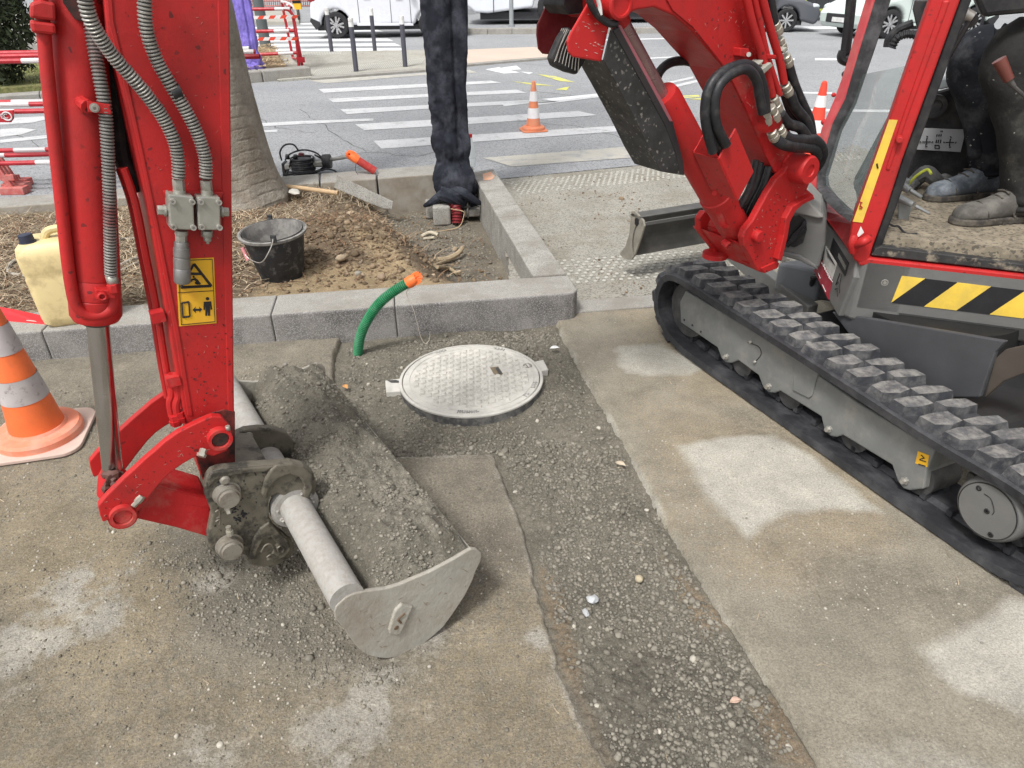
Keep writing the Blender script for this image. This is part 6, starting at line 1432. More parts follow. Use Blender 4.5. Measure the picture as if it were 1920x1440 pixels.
def vrib(l, r, ws_, th, name, m, off=0, parent=ex):
    b = MB(); n = len(l); A = [S(x, y, w_) + Hf * off for (x, y), w_ in zip(l, ws_)]; C = [S(x, y, max(w_ - (.02 if w_ > .7 else 0), 0)) + Hf * off for (x, y), w_ in zip(r, ws_)]
    vs = A + C + [p - Hf * th for p in A] + [p - Hf * th for p in C]; fs = []
    for i in range(n - 1): fs += [(i, i + 1, n + i + 1, n + i), (2 * n + i, 3 * n + i, 3 * n + i + 1, 2 * n + i + 1), (i, 2 * n + i, 2 * n + i + 1, i + 1), (n + i, n + i + 1, 3 * n + i + 1, 3 * n + i)]
    fs += [(0, n, 3 * n, 2 * n), (n - 1, 3 * n - 1, 4 * n - 1, 2 * n - 1)]; b.add(vs, fs, smooth=False); return b.build(name, m, parent, bevel=.003)
seal_m = mat('window_rubber', (.03, .03, .032), .5, .2, 14, col2=(.14, .14, .145), c2amt=.5, c2s=10)
vrib(sl_, sr_, ws, .03, 'window_seal', seal_m)
# red lower front apron of the cab
ap_l = [(1520, 330), (1511, 360), (1517, 372), (1530, 392), (1548, 412), (1575, 450), (1602, 489)]
ap_r = [(1531, 330), (1531, 352), (1545, 375), (1560, 392), (1575, 404), (1592, 418), (1602, 440)]
vrib(ap_l, ap_r, [.84, .78, .68, .52, .36, .16, .01], .04, 'cab_apron', mat('apron_red', (.42, .022, .028), .45, .1, 6, col2=(.38, .10, .09), c2amt=.5, c2s=9, bump=.0006, bs=90), off=-.004)
# glass pane : ruled between far seal and near pillar
gl_l = [(1640, 22), (1611, 140), (1592, 195), (1566, 245), (1552, 290), (1540, 332), (1545, 350), (1575, 386), (1597, 404)]
gl_r = [(1733, 22), (1700, 122), (1677, 192), (1660, 240), (1644, 285), (1629, 326), (1622, 345), (1608, 385), (1600, 408)]
b = MB(); n = len(gl_l); A = [S(x, y, w_) - Hf * .012 for (x, y), w_ in zip(gl_l, [.8] * 6 + [.64, .22, .03])]; C = [S(x, y, .02) - Hf * .012 for x, y in gl_r]
b.add(A + C, [(i, i + 1, n + i + 1, n + i) for i in range(1, n - 1)], smooth=True); gl = b.build('windscreen', GLASS, ex); q = gl.modifiers.new('s', 'SOLIDIFY'); q.thickness = .004
# things seen through the windscreen
b = MB(); b.tube([S(x, y, .55) for x, y in ((1664, 88), (1668, 72), (1685, 55), (1712, 44))], .016, 9); b.tube([S(x, y, .5) for x, y in ((1672, 90), (1682, 72), (1700, 64), (1720, 66))], .016, 9, ribs=.012); b.build('cab_hoses', HOSE, ex)
MB().prism([S(x, y, .5) for x, y in ((1716, 0), (1742, 0), (1722, 62), (1712, 18))], -Hn * .03).build('monitor', BLK, ex, bevel=.004)
b = MB(); b.lathe(S(1636, 318, .35), (Hf + UP * .2) * .03, [(0, .075), (1, .07)], 24); b.build('foot_rest_disc', BLK, ex, bevel=.004)
b = MB(); b.prism([S(x, y, .5) for x, y in ((1620, 385), (1600, 352), (1610, 344), (1632, 346))], -Hn * .1); b.build('floor_bracket', DGREY, ex, bevel=.006)
# rain mirror arm on the far pillar
b = MB(); b.tube([S(x, y, .92) for x, y in ((1600, -40), (1592, 40), (1585, 98))], .022, 10); b.tube([S(x, y, .92) for x, y in ((1584, 96), (1581, 108), (1593, 113), (1598, 108))], .026, 10); b.build('mirror_arm', BLK, ex)
for x, y in ((1584, 139), (1545, 229)): MB().blob(S(x, y, CW_ + .01), .014, 2).build('rubber_stop', BLK if y < 200 else RED, ex)
MB().blob(S(1563, 178, CW_ + .01), .010, 2).build('rubber_stop', RED, ex)
# cab top, rear and far posts, so the cab is complete above the frame
top = HP(.30, 0, 2.28); P0_ = S(1779, -130)
rt = P0_.z
hi = [S(1779, -130), S(1848, -130)]
fwd = (S(1801, 0) - S(1692, 300)); tt = (2.25 - P0_.z) / fwd.z; 
np2 = [hi[0], hi[1], hi[1] + fwd * tt, hi[0] + fwd * tt]
MB().prism(np2, -Hn * .07).build('cab_pillar', RED, ex, bevel=.01)
fp = S(1633, -60, CW_); MB().prism([fp, fp - Hf * .05, fp - Hf * .05 + fwd * ((2.25 - fp.z) / fwd.z), fp + fwd * ((2.25 - fp.z) / fwd.z)], Hn * .05).build('cab_pillar', PINK, ex, bevel=.01)
MB().prism([HP(1.28, .0, z1), HP(1.36, .0, z1), HP(1.36, .0, 2.25), HP(1.28, .0, 2.25)], -Hn * .07).build('cab_pillar', RED, ex, bevel=.01)
MB().prism([HP(1.28, .83, z1), HP(1.36, .83, z1), HP(1.36, .83, 2.25), HP(1.28, .83, 2.25)], -Hn * .07).build('cab_pillar', RED, ex, bevel=.01)
MB().prism([HP(.30, -.02, 2.25), HP(1.42, -.02, 2.25), HP(1.42, .92, 2.25), HP(.30, .92, 2.25)], UP * .07).build('cab_roof', RED, ex, bevel=.03)
MB().prism([HP(1.24, .07, zf + .7), HP(1.28, .07, zf + .7), HP(1.28, .07, zf), HP(1.24, .07, zf)], -Hn * .76).build('rear_wall', BLK, ex)
# armrest console above the knees
MB().prism([S(x, y, .28) for x, y in ((1830, 0), (1835, -40), (1980, -40), (1980, 20), (1865, 30), (1845, 34), (1838, 20))], -Hn * .08).build('lever_console', BLK, ex, bevel=.015)
MB().cyl(S(1770, 120, .22), S(1823, 30, .22), .010, .010, 10).cyl(S(1822, 40, .22), S(1806, 26, .28), .022, .024, 12).build('gas_strut', mat('black_strut', (.03, .03, .032), .3, .1, 10), ex)
MB().cyl(S(1824, 32, .22), S(1805, 24, .22), .016, .020, 14).build('strut_socket', STEEL, ex)
# ---- swing bracket (turning post) at the foot of the boom
BR = [(1484, 300), (1497, 290), (1514, 290), (1527, 303), (1529, 320), (1521, 338), (1514, 355), (1527, 366), (1526, 372), (1504, 378), (1486, 390), (1476, 410), (1471, 440), (1461, 487), (1456, 505), (1430, 512), (1421, 508), (1407, 481), (1396, 462), (1393, 445), (1398, 431), (1412, 414), (1440, 362), (1456, 336), (1471, 322)]
sb = bplate(BR, .10, .03, 'swing_bracket', RED, bevel=.006, seg=3)
FBR = [(1321, 397), (1312, 418), (1314, 440), (1330, 462), (1338, 480), (1360, 485), (1420, 506), (1440, 500), (1445, 470), (1420, 440), (1400, 425), (1380, 412), (1345, 398)]
def shiftB(pts, o_from, o_to): return [B(x, y, o_from) + Nb * (o_to - o_from) for x, y in pts]
MB().prism([B(x, y, -.12) for x, y in ((1322, 396), (1312, 410), (1312, 432), (1326, 452), (1338, 466), (1342, 478), (1356, 481), (1352, 455), (1358, 420), (1340, 400))], -Nb * .03).build('bracket_plate', RED, sb, bevel=.006)
MB().prism([B(x, y, .07) for x, y in ((1396, 446), (1407, 481), (1421, 508), (1456, 506), (1462, 480), (1440, 462), (1412, 448))], -Nb * .22).build('bracket_base', RED, sb, bevel=.01)
MB().prism([B(x, y, .06) for x, y in ((1380, 452), (1400, 480), (1415, 500), (1440, 492), (1430, 470))], -Nb * .24).build('bracket_base', REDD, sb, bevel=.012)
b = MB(); b.lathe(B(1340, 482, -.12), UP * .02, [(0, .05), (1, .05)], 20); b.build('bracket_foot', REDD, sb)
MB().prism([B(x, y, .105) for x, y in ((1427, 503), (1458, 489), (1462, 494), (1459, 503), (1434, 513))], -Nb * .10).build('bracket_lip', RED, sb, bevel=.004)
fl = [(1459, 487), (1470, 442), (1474, 410), (1486, 388), (1504, 376), (1526, 368), (1528, 373), (1505, 384), (1492, 396), (1482, 416), (1477, 446), (1466, 490)]
MB().prism([B(x, y, .125) for x, y in fl], -Nb * .13).build('bracket_flange', RED, sb, bevel=.003)
b = MB(); p = B(1507, 317, .13); b.lathe(p - Nb * .09, Nb * .12, [(0, .052), (.9, .052), (1, .046), (1, .022), (.96, .020), (.96, .001)], 28); b.build('boom_pivot', RED, sb)
b = MB(); p = B(1422, 443, .115); b.lathe(p - Nb * .02, Nb * .03, [(0, .022), (.9, .022), (1, .018), (1, .001)], 20)
p = B(1384, 437, 0); b.cyl(p - Nb * .12, p + Nb * .08, .040, .040, 26); b.build('cylinder_pin', REDD, sb)
p = B(1357, 453, .0); MB().lathe(p, Nb * .03 + UP * -.01, [(0, .014), (1, .016), (1, .009), (.3, .008)], 14).build('grease_boss', REDD, sb)
b = MB()
for k in range(7):
    x = 1392 + k * 8; o = .06 - .015 * (k % 3)
    b.tube([B(x + 26, 300 + k * 4, o), B(x + 14, 350, o), B(x - 4, 385, o - .02), B(x - 14, 410, o - .05), B(x - 16, 430, o - .06)], .0125, 8)
b.split('bracket_hose', HOSE, ex)
b = MB(); b.tube([B(x, y, .03) for x, y in ((1345, 395), (1352, 408), (1356, 422), (1372, 424))], .012, 8); b.build('cylinder_port_pipe', REDD, ex)

# ---- boom
ARMTOP = B(330, -460, 0)
bo = [(1124, -40), (1146, 22), (1160, 33), (1176, 27), (1193, 19), (1227, 14), (1265, 30), (1300, 60), (1332, 98), (1362, 132), (1385, 178), (1410, 232), (1434, 288), (1453, 325), (1470, 330), (1490, 338), (1512, 336), (1526, 322), (1524, 300), (1504, 284), (1482, 245), (1462, 200), (1440, 130), (1420, 60), (1408, 0), (1398, -60), (1380, -140), (1300, -260), (1120, -360), (800, -470), (420, -640), (300, -600), (300, -480), (420, -420), (800, -300), (1000, -200), (1080, -120)]
boom = bplate(bo, .07, .17, 'boom', RED, bevel=.006, seg=3)
bplate([(1370, 145), (1392, 190), (1418, 248), (1440, 300), (1452, 322), (1478, 326), (1498, 310), (1480, 250), (1455, 190), (1432, 120)], .073, .004, 'boom_side_plate', REDD, boom, .002)
bplate([(1235, -30), (1262, 20), (1300, 52), (1340, 102), (1362, 130), (1375, 120), (1345, 84), (1310, 40), (1275, 0), (1262, -30)], .075, .006, 'boom_weld_plate', RED, boom, .002)
b = MB(); p = B(1160, 6, .085); b.lathe(p - Nb * .20, Nb * .215, [(0, .042), (.98, .042), (1, .036), (1, .030), (.97, .029), (.97, .001)], 30); b.build('cylinder_head_pin', RED, boom)
p = B(1399, 99, .09); MB().prism([B(x, y, .10) for x, y in ((1389, 90), (1405, 91), (1407, 108), (1388, 106))], -Nb * .035).build('pipe_bracket', RED, boom, bevel=.003)
MB().cyl(B(1404, 102, .10), B(1404, 102, .112), .007, .007, 12).build('bracket_bolt', STEEL, boom)
# hydraulic pipes on the boom's upper flank
b = MB()
for pts, r in ((((1388, -60), (1400, 0), (1412, 50), (1432, 115), (1448, 180)), .013), (((1406, -60), (1415, 0), (1425, 45), (1440, 110), (1462, 178)), .010), (((1420, -60), (1430, 0), (1446, 60), (1461, 110), (1470, 155)), .013)):
    b.tube([B(x, y, .115) for x, y in pts], r, 12)
b.split('hydraulic_pipe', RED, boom)
b = MB(); b.prism([B(x, y, .14) for x, y in ((1424, 134), (1446, 117), (1450, 123), (1428, 143))], -Nb * .05); b.prism([B(x, y, .13) for x, y in ((1466, 95), (1475, 88), (1478, 91), (1470, 100))], -Nb * .04)
b.prism([B(x, y, .13) for x, y in ((1420, 122), (1432, 112), (1428, 122))], -Nb * .04); b.build('pipe_clamps', mat('clamp_grey', (.30, .30, .26), .5, .1, 10), boom, bevel=.002)
MB().prism([B(x, y, .13) for x, y in ((1438, 101), (1456, 103), (1458, 112), (1440, 111))], -Nb * .05).build('pipe_clamps', RED, boom, bevel=.003)
FIT = mat('hose_fitting', (.42, .40, .34), .45, .15, 20, metal=.6)
b = MB()
def fit(x0, y0, x1, y1, o, r=.0165):
    a = B(x0, y0, o); e = B(x1, y1, o); b.lathe(a, e - a, [(0, r * .8), (.05, r), (.3, r), (.32, r * .86), (.45, r * .86), (.47, r * 1.08), (.8, r * 1.08), (.82, r * .9), (1, r * .9)], 6 if r < .015 else 12)
fit(1449, 182, 1462, 214, .115); fit(1471, 158, 1480, 178, .115); fit(1452, 42, 1460, 64, .10); fit(1462, 72, 1470, 95, .10, .014); fit(1472, 104, 1480, 125, .10)
fit(1430, 208, 1440, 232, .15); fit(1444, 200, 1456, 226, .15); fit(1446, 246, 1454, 262, .15); fit(1460, 238, 1468, 256, .15)
b.split('hose_fitting', FIT, boom)
MB().prism([B(x, y, .16) for x, y in ((1418, 216), (1424, 212), (1465, 218), (1468, 226), (1458, 240), (1430, 244), (1420, 238))], Vector((.0, .0, -.012)) - Nb * .0 + UP * 0).build('hose_plate', RED, boom, bevel=.003)
b = MB()
def hz_(pts, o, r=.0155): b.tube([B(x, y, o if not isinstance(o, list) else o[i]) for i, (x, y) in enumerate(pts)], r, 11)
hz_([(1337, 285), (1326, 245), (1322, 205), (1330, 165), (1355, 135), (1395, 121), (1420, 135), (1432, 170), (1436, 210)], .16)
hz_([(1362, 272), (1344, 235), (1340, 195), (1348, 162), (1372, 138), (1400, 130), (1418, 150), (1424, 180), (1430, 212)], .175)
hz_([(1352, 288), (1336, 250), (1331, 210)], .15, .012)
hz_([(1440, -60), (1443, -10), (1452, 44)], .10, .015)
hz_([(1448, 60), (1456, 80), (1464, 120), (1478, 165), (1500, 210), (1515, 255)], .09, .009)
hz_([(1479, 124), (1490, 160), (1505, 195), (1518, 225), (1524, 262)], .10, .016)
hz_([(1481, 176), (1490, 200), (1510, 226), (1519, 250)], .115, .018)
hz_([(1463, 214), (1478, 232), (1500, 240), (1512, 256)], .13, .018)
hz_([(1470, 175), (1486, 216), (1515, 240), (1520, 262)], .08, .014)
hz_([(1468, 254), (1485, 262), (1510, 262), (1530, 264), (1543, 285), (1534, 310), (1520, 322)], [.15, .15, .14, .12, .08, .05, .02], .019)
hz_([(1455, 262), (1472, 272), (1500, 276), (1524, 278), (1532, 292), (1522, 312), (1512, 330)], [.15, .16, .15, .12, .08, .05, .02], .019)
b.split('hydraulic_hose', HOSE, boom)
b = MB(); b.tube([B(x, y, -.10) for x, y in ((1226, 168), (1236, 136), (1256, 118), (1282, 114), (1300, 118))], .015, 10); b.build('rear_hose', HOSE, boom)
# dirty grease smear round the boom foot
# ---- boom cylinder, its guard and the valve box
c0, c1, c2 = B(1385, 440, 0), B(1238, 178, 0), B(1156, 30, 0)
dcy = (c1 - c0).normalized()
bc_ = MB().lathe(c0, c1 - c0, [(0, .04), (.05, .056), (.10, .058), (.28, .058), (.285, .063), (.33, .063), (.335, .058), (.97, .058), (1.0, .052), (1, .020), (.985, .019)], 36).build('boom_cylinder', RED, ex)
MB().cyl(c1 - dcy * .05, c2, .026, .026, 24).build('rod', mat('shaded_rod', (.30, .19, .19), .3, .1, 8, metal=.6), bc_)
MB().lathe(c2 - dcy * .03, dcy * .06, [(0, .03), (1, .034)], 16).build('rod_eye', RED, bc_)
gpl = [(1136, 66), (1158, 42), (1170, 66), (1240, 192), (1262, 240), (1282, 302), (1285, 330), (1240, 322), (1222, 290), (1195, 232), (1160, 165), (1132, 113)]
GDM = mat('speckled_black_guard', (.022, .023, .022), .5, .2, 10, speck=(.22, .21, .19), sps=150, spt=.9, col2=(.06, .06, .062), c2amt=.5, c2s=9)
g_ = MB(); gq = [B(x, y, .075) for x, y in [(1132, 113), (1146, 56), (1166, 48), (1262, 228), (1281, 300), (1284, 329), (1240, 322), (1222, 290), (1195, 232), (1160, 165)]]
g_.prism(gq, -Nb * .006); gd = g_.build('cylinder_guard', GDM, bc_, bevel=.002)
MB().prism([B(x, y, .078) for x, y in ((1150, 58), (1166, 48), (1262, 228), (1281, 300), (1284, 329), (1276, 328), (1268, 290), (1248, 236))], -Nb * .012).build('guard_rim', mat('guard_edge', (.03, .027, .03), .35, .1, 8), bc_, bevel=.003)
MB().prism([B(x, y, .079) for x, y in ((1158, 46), (1165, 47), (1240, 184), (1262, 228), (1256, 228), (1232, 184))], -Nb * .02).build('guard_edge', mat('guard_pink_edge', (.30, .10, .12), .4, .1, 8), bc_, bevel=.002)
# folded front of guard
gf = [B(x, y, .072) for x, y in [(1132, 113), (1160, 165), (1195, 232), (1222, 290), (1240, 322)]]
b = MB(); vs = gf + [p - Nb * .13 for p in gf]; b.add(vs + [v + Fb * -.005 for v in vs], [(i, i + 1, i + 6, i + 5) for i in range(4)] + [(10 + i, 15 + i, 16 + i, 11 + i) for i in range(4)]); b.build('guard_front', GDM, bc_)
# valve box bracket
VBO = .17
vb = bplate([(1380, 240), (1414, 322), (1384, 377), (1348, 297)], VBO, .008, 'valve_box', RED, ex, .003)
A_, B__ = B(1348, 297, VBO), B(1384, 377, VBO)
MB().prism([A_, B__, B__ - Nb * .11 + (A_ - B__) * .12, A_ - Nb * .11], (Fb * .006)).build('box_front', RED, vb, bevel=.002)
C_ = B(1380, 240, VBO); MB().prism([C_ - Nb * .11, A_ - Nb * .11, B__ - Nb * .11, B(1414, 322, VBO) - Nb * .11], -Nb * .006).build('box_back', RED, vb, bevel=.002)
b = MB()
for x, y in ((1336, 331), (1345, 361)): p = B(x, y, VBO - .09); b.lathe(p - Nb * .01, Fb * .014 + Nb * .01, [(0, .010), (1, .009)], 10)
b.build('box_bolts', RED, vb)
# ---- work lamp with its two guard plates
MB().prism([B(x, y, .06) for x, y in ((1106, 0), (1070, 62), (1064, 78), (1066, 98), (1074, 107), (1128, 116), (1142, 52), (1140, 20), (1135, -40), (1122, -60))], -Nb * .008).build('lamp_guard', mat('lamp_guard_red', (.50, .02, .02), .5, .08, 6, col2=(.62, .35, .3), c2amt=.5, c2s=24, c2lo=.62, c2hi=.7), boom, bevel=.004)
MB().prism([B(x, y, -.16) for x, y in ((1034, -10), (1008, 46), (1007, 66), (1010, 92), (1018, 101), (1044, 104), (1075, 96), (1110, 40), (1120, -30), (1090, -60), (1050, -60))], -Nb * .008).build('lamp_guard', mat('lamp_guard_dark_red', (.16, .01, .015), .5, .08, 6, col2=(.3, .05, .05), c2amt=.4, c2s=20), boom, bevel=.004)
lpx = [(1062, 58), (1082, 66), (1098, 112), (1082, 140), (1062, 133), (1036, 122), (1030, 106)]
MB().prism([B(x, y, .0) for x, y in ((1092, 66), (1100, 112), (1083, 141), (1064, 136), (1040, 125), (1034, 110), (1052, 70), (1066, 50))], -Nb * .03).build('work_lamp', BLK, boom, bevel=.008)
b = MB()
for k in range(4):
    o = -.002 - k * .015
    b.tube([B(x, y, .004) + Nb * o * .55 for x, y in ((1064, 54), (1050, 88), (1040, 116))], .0013, 5)
for k in range(8): b.tube([B(1066 + k * 4, 56 + k * 1, .004), B(1051 + k * 5, 86 + k * 3, .004), B(1042 + k * 6, 114 + k * 3, .004)], .0013, 5)
b.build('lamp_fins', STEEL, boom)
MB().prism([B(x, y, -.02) for x, y in ((1060, -20), (1108, -20), (1090, 26), (1066, 28), (1054, 10))], -Nb * .10).build('lamp_bracket', BLK, boom, bevel=.006)
b = MB(); b.tube([B(x, y, .08) for x, y in ((1102, -20), (1108, 8), (1122, 30), (1142, 44), (1156, 44))], .010, 9); b.build('lamp_cable', HOSE, boom); MB().tube([B(x, y, .085) for x, y in ((1118, -10), (1124, 10), (1126, 28))], .006, 7).build('lamp_cable_plug', WHT, boom)

# ---- arm
AO = .04
arm_px = [(170, -460), (430, -460), (431, -60), (431, 0), (438, 600), (441, 872), (436, 905), (385, 912), (379, 897), (350, 800), (339, 747), (320, 640), (300, 520), (275, 383), (248, 267), (226, 167), (200, 60), (190, -60)]
arm = bplate(arm_px, AO, .15, 'arm', RED, bevel=.006, seg=3)
bplate([(402, -60), (408, 0), (420, 500), (428, 780), (438, 780), (436, 560), (429, 0), (428, -60)], AO + .0025, .005, 'arm_edge_flange', RED, arm, .002)
bplate([(196, -60), (203, 40), (232, 160), (262, 290), (295, 450), (330, 640), (352, 780), (362, 780), (338, 630), (303, 450), (270, 290), (242, 160), (214, 40), (207, -60)], AO + .0025, .005, 'arm_edge_flange', RED, arm, .002)
bplate([(352, 800), (362, 788), (395, 775), (420, 768), (441, 772), (441, 872), (436, 903), (384, 909), (378, 890)], AO + .003, .006, 'arm_nose_plate', mat('greasy_nose', (.20, .03, .025), .5, .2, 10, col2=(.02, .016, .015), c2amt=.95, c2s=14, c2lo=.42, c2hi=.58), arm, .002)
# pipes running down the front edge
b = MB(); 
for dx, o in ((-8, .0), (-16, -.03)):
    b.tube([B(x + dx, y, o) for x, y in ((240, 315), (262, 380), (282, 480), (302, 580), (318, 680), (330, 745))], .0085, 9)
b.tube([B(x, y, .02) for x, y in ((322, 700), (322, 738), (318, 755), (322, 780))], .009, 9); b.tube([B(x, y, .03) for x, y in ((330, 722), (334, 742), (330, 760), (334, 785))], .009, 9)
b.split('arm_pipe', RED, arm)
b = MB()
for x, y in ((295, 592), (324, 712)): b.box(B(x, y, .03), (.03, .03, .025), (Fb, Nb, UP))
for x, y in ((326, 788), (335, 782)): b.lathe(B(x, y - 10, .03), UP * -.03, [(0, .013), (.5, .013), (.5, .016), (1, .014)], 6)
b.split('pipe_fitting', REDD, arm)
b = MB(); b.tube([B(x, y, -.06) for x, y in ((205, 120), (218, 190), (226, 280), (240, 320), (262, 355))], .020, 10); b.tube([B(x, y, -.07) for x, y in ((200, 105), (208, 150), (214, 190))], .026, 10); b.split('rear_hose', HOSE, arm)
# warning sticker
stk = MB().prism([B(x, y, AO + .0012) for x, y in ((329, 486), (401, 483), (406, 606), (336, 612))], -Nb * .001).build('warning_sticker', YEL, arm)
b = MB()
def sl(p, q, r=.0016, o=AO + .0022): b.tube([B(*p, o), B(*q, o)], r, 4, sub=1)
def flat(pts, bb=None, o=AO + .002): (bb or b).prism([B(x, y, o) for x, y in pts], -Nb * .0006)
for p, q in (((333, 489), (398, 486)), ((398, 486), (403, 603)), ((403, 603), (340, 609)), ((340, 609), (333, 489)), ((334, 549), (401, 545))): sl(p, q, .0008)
for p, q in (((364, 495), (339, 539)), ((339, 539), (396, 536)), ((396, 536), (364, 495))): sl(p, q, .0032)
flat([(356, 511), (377, 511), (377, 516), (356, 516)])
for p, q, r in (((364, 522), (371, 528), .0032), ((371, 528), (375, 533), .0026), ((366, 523), (359, 525), .0018), ((359, 525), (360, 528), .0015), ((370, 529), (366, 531), .002), ((366, 531), (372, 533), .0016)): sl(p, q, r)
MB_h = b.blob(B(363, 519, AO + .002), .003, 1, sq=(1, .4, 1))
for p, q in (((341, 568), (354, 566)), ((354, 566), (356, 593)), ((356, 593), (343, 595)), ((343, 595), (341, 568))): sl(p, q, .0022)
flat([(361, 581), (367, 575), (366, 579), (374, 579), (373, 575), (379, 580), (374, 586), (374, 583), (367, 583), (367, 587)])
b.lathe(B(389, 560, AO + .0015), Nb * .001, [(0, .0040), (1, .0040)], 14)
flat([(382, 566), (396, 565), (398, 580), (395, 581), (394, 572), (394, 592), (390, 592), (389.5, 581), (388.5, 592), (385, 592), (385, 572), (384, 581), (381.5, 581)])
b.build('pictograms', BLKS, stk)
# valve blocks with hose ends
VB = mat('zinc_block', (.36, .36, .32), .42, .1, 12, col2=(.26, .25, .21), c2amt=.4, c2s=16, metal=.45)
vb2 = MB().prism([B(x, y, AO + .045) for x, y in ((315, 364), (363, 369), (365, 432), (319, 430))], -Nb * .045).build('valve_block', VB, arm, bevel=.003)
MB().prism([B(x, y, AO + .045) for x, y in ((370, 369), (413, 370), (414, 432), (372, 432))], -Nb * .045).build('block_half', VB, vb2, bevel=.003)
bplate([(306, 358), (420, 360), (416, 372), (310, 372)], AO + .012, .012, 'block_mount', RED, vb2, .002)
b = MB()
for x, y in ((323, 377), (360, 378), (325, 425), (362, 426), (376, 378), (410, 379), (378, 425), (411, 426)): b.lathe(B(x, y, AO + .045), Nb * .007, [(0, .0065), (1, .0062), (1, .0030), (.4, .0030), (.4, .0001)], 14)
b.split('block_bolt', STEEL, vb2)
b = MB()
def nut(x0, y0, x1, y1, r, o=AO + .022, n=6): a = B(x0, y0, o); e = B(x1, y1, o); b.lathe(a, e - a, [(0, r * .95), (.04, r), (.96, r), (1, r * .95)], n)
nut(317, 395, 295, 394, .011); nut(311, 395, 307, 395, .013, n=16); nut(412, 397, 428, 398, .011); nut(414, 397, 418, 397, .013, n=16)
nut(336, 366, 336, 356, .013, n=16); nut(336, 357, 334, 336, .0125); nut(388, 367, 388, 357, .013, n=16); nut(388, 358, 386, 338, .0125)
nut(340, 432, 340, 440, .014, n=16); nut(340, 438, 340, 454, .0125); nut(388, 432, 388, 444, .013); nut(389, 444, 389, 452, .009); nut(389, 452, 390, 457, .004)
b.split('hose_nut', VB, vb2)
CPL = mat('quick_coupling_steel', (.24, .235, .23), .42, .15, 20, metal=.6)
a, e = B(340, 453, AO + .024), B(342, 530, AO + .024)
MB().lathe(a, e - a, [(0, .0145), (.03, .0155), (.14, .0155), (.15, .0175), (.33, .018), (.34, .0165), (.38, .0165), (.39, .0180), (.62, .0183), (.63, .0172), (.66, .0185), (.95, .0187), (1, .0165), (1, .009), (.8, .008)], 26).build('quick_coupling', CPL, vb2)
SPR = mat('spring_guard', (.42, .41, .38), .4, .12, 20, metal=.6, col2=(.16, .15, .14), c2amt=.5, c2s=26)
b = MB()
b.tube([B(x, y, AO + .03 + q) for x, y, q in ((158, -60, .05), (160, 0, .045), (177, 52, .035), (215, 108, .02), (262, 162, .01), (300, 212, .0), (326, 262, .0), (334, 300, .0), (335, 334, 0))], .0143, 16, ribs=.0068, groove=1, deep=.82)
b.tube([B(x, y, AO + .03 + q) for x, y, q in ((270, -60, .01), (271, 0, .01), (275, 55, .005), (292, 108, 0), (318, 156, 0), (348, 206, .0), (370, 250, .0), (384, 292, .0), (386, 318, 0), (386, 336, 0))], .0143, 16, ribs=.0068, groove=1, deep=.82)
b.split('spring_guard_hose', [SPR, mat('spring_groove_shade', (.03, .028, .026), .8, .1, 20)], arm)  # grooves coloured near black, shade painted in so the coils read
b = MB(); b.tube([B(x, y, AO + .0305) for x, y in ((322, 177), (331, 173), (339, 171))], .0155, 14); b.build('hose_gap', BLK, arm)

# ---- bucket cylinder
k0, k1 = B(128, -200, -.03), B(181, 598, -.03); kr = B(212, 892, -.03); dk = (k1 - k0).normalized()
bcl = MB().lathe(k0, k1 - k0, [(0, .05), (.60, .0545), (.875, .0545), (.876, .0525), (.88, .0545), (.93, .0545), (.932, .0525), (.935, .0545), (.985, .0545), (1, .048), (1, .026)], 44).build('bucket_cylinder', RED, ex)
MB().cyl(k1 - dk * .05, kr, .0245, .0235, 40).build('rod', CHROME, bcl)
MB().lathe(k1 + dk * -.001, dk * .012, [(0, .036), (1, .030)], 30).build('wiper_ring', DGREY, bcl)
b = MB(); b.tube([B(x, y, .015) for x, y in ((72, -60), (82, 60), (90, 150), (104, 280), (117, 400), (128, 500), (138, 560), (148, 580), (164, 590), (186, 591), (206, 582), (214, 566), (213, 545))], .0125, 14); b.build('port_pipe', RED, bcl)
b = MB(); o = .02
for pts in (((57, 6), (76, 0), (104, 6), (105, 40), (56, 34)), ((56, 38), (104, 44), (106, 66), (60, 62))): b.prism([B(x, y, o + .02) for x, y in pts], -Nb * .04)
b.build('port_elbow', RED, bcl, bevel=.005)
b = MB(); b.prism([B(x, y, .058) for x, y in ((163, 190), (207, 196), (209, 215), (165, 210))], -Nb * .008); b.tube([B(152, 190, .01), B(158, 196, .035), B(165, 201, .05)], .014, 10); b.build('hose_clip', RED, bcl, bevel=.002)
MB().lathe(B(177, 202, .058), Nb * .008, [(0, .009), (.3, .009), (.3, .006), (1, .006), (1, .003), (.5, .003)], 14).build('clip_bolt', STEEL, bcl)
b = MB(); b.prism([B(x, y, .045) for x, y in ((179, 543), (217, 545), (217, 560), (180, 562))], -Nb * .03); b.lathe(B(191, 554, .045), Nb * .012, [(0, .010), (1, .010), (1, .005), (.3, .005)], 14); b.lathe(B(210, 532, .04), -UP * .02, [(0, .013), (1, .013)], 6); b.build('port_clamp', RED, bcl, bevel=.002)
b = MB(); b.lathe(B(208, 516, .035), -UP * .022, [(0, .0125), (1, .0125)], 6); b.build('hose_nut', VB, bcl)
MB().tube([B(x, y, q) for x, y, q in ((150, -120, .02), (160, -30, .02), (172, 60, .025), (186, 140, .04), (197, 205, .045), (203, 300, .045), (206, 400, .045), (207, 470, .04), (208, 515, .035))], .0135, 16, ribs=.0068, groove=1, deep=.82).build('spring_guard_hose', [mat('spring_guard_dark', (.26, .25, .235), .45, .12, 20, metal=.5, col2=(.20, .04, .04), c2amt=.8, c2s=4, c2lo=.5, c2hi=.6), mat('spring_groove_shade', (.03, .028, .026))], bcl)  # same painted groove shade between the coils
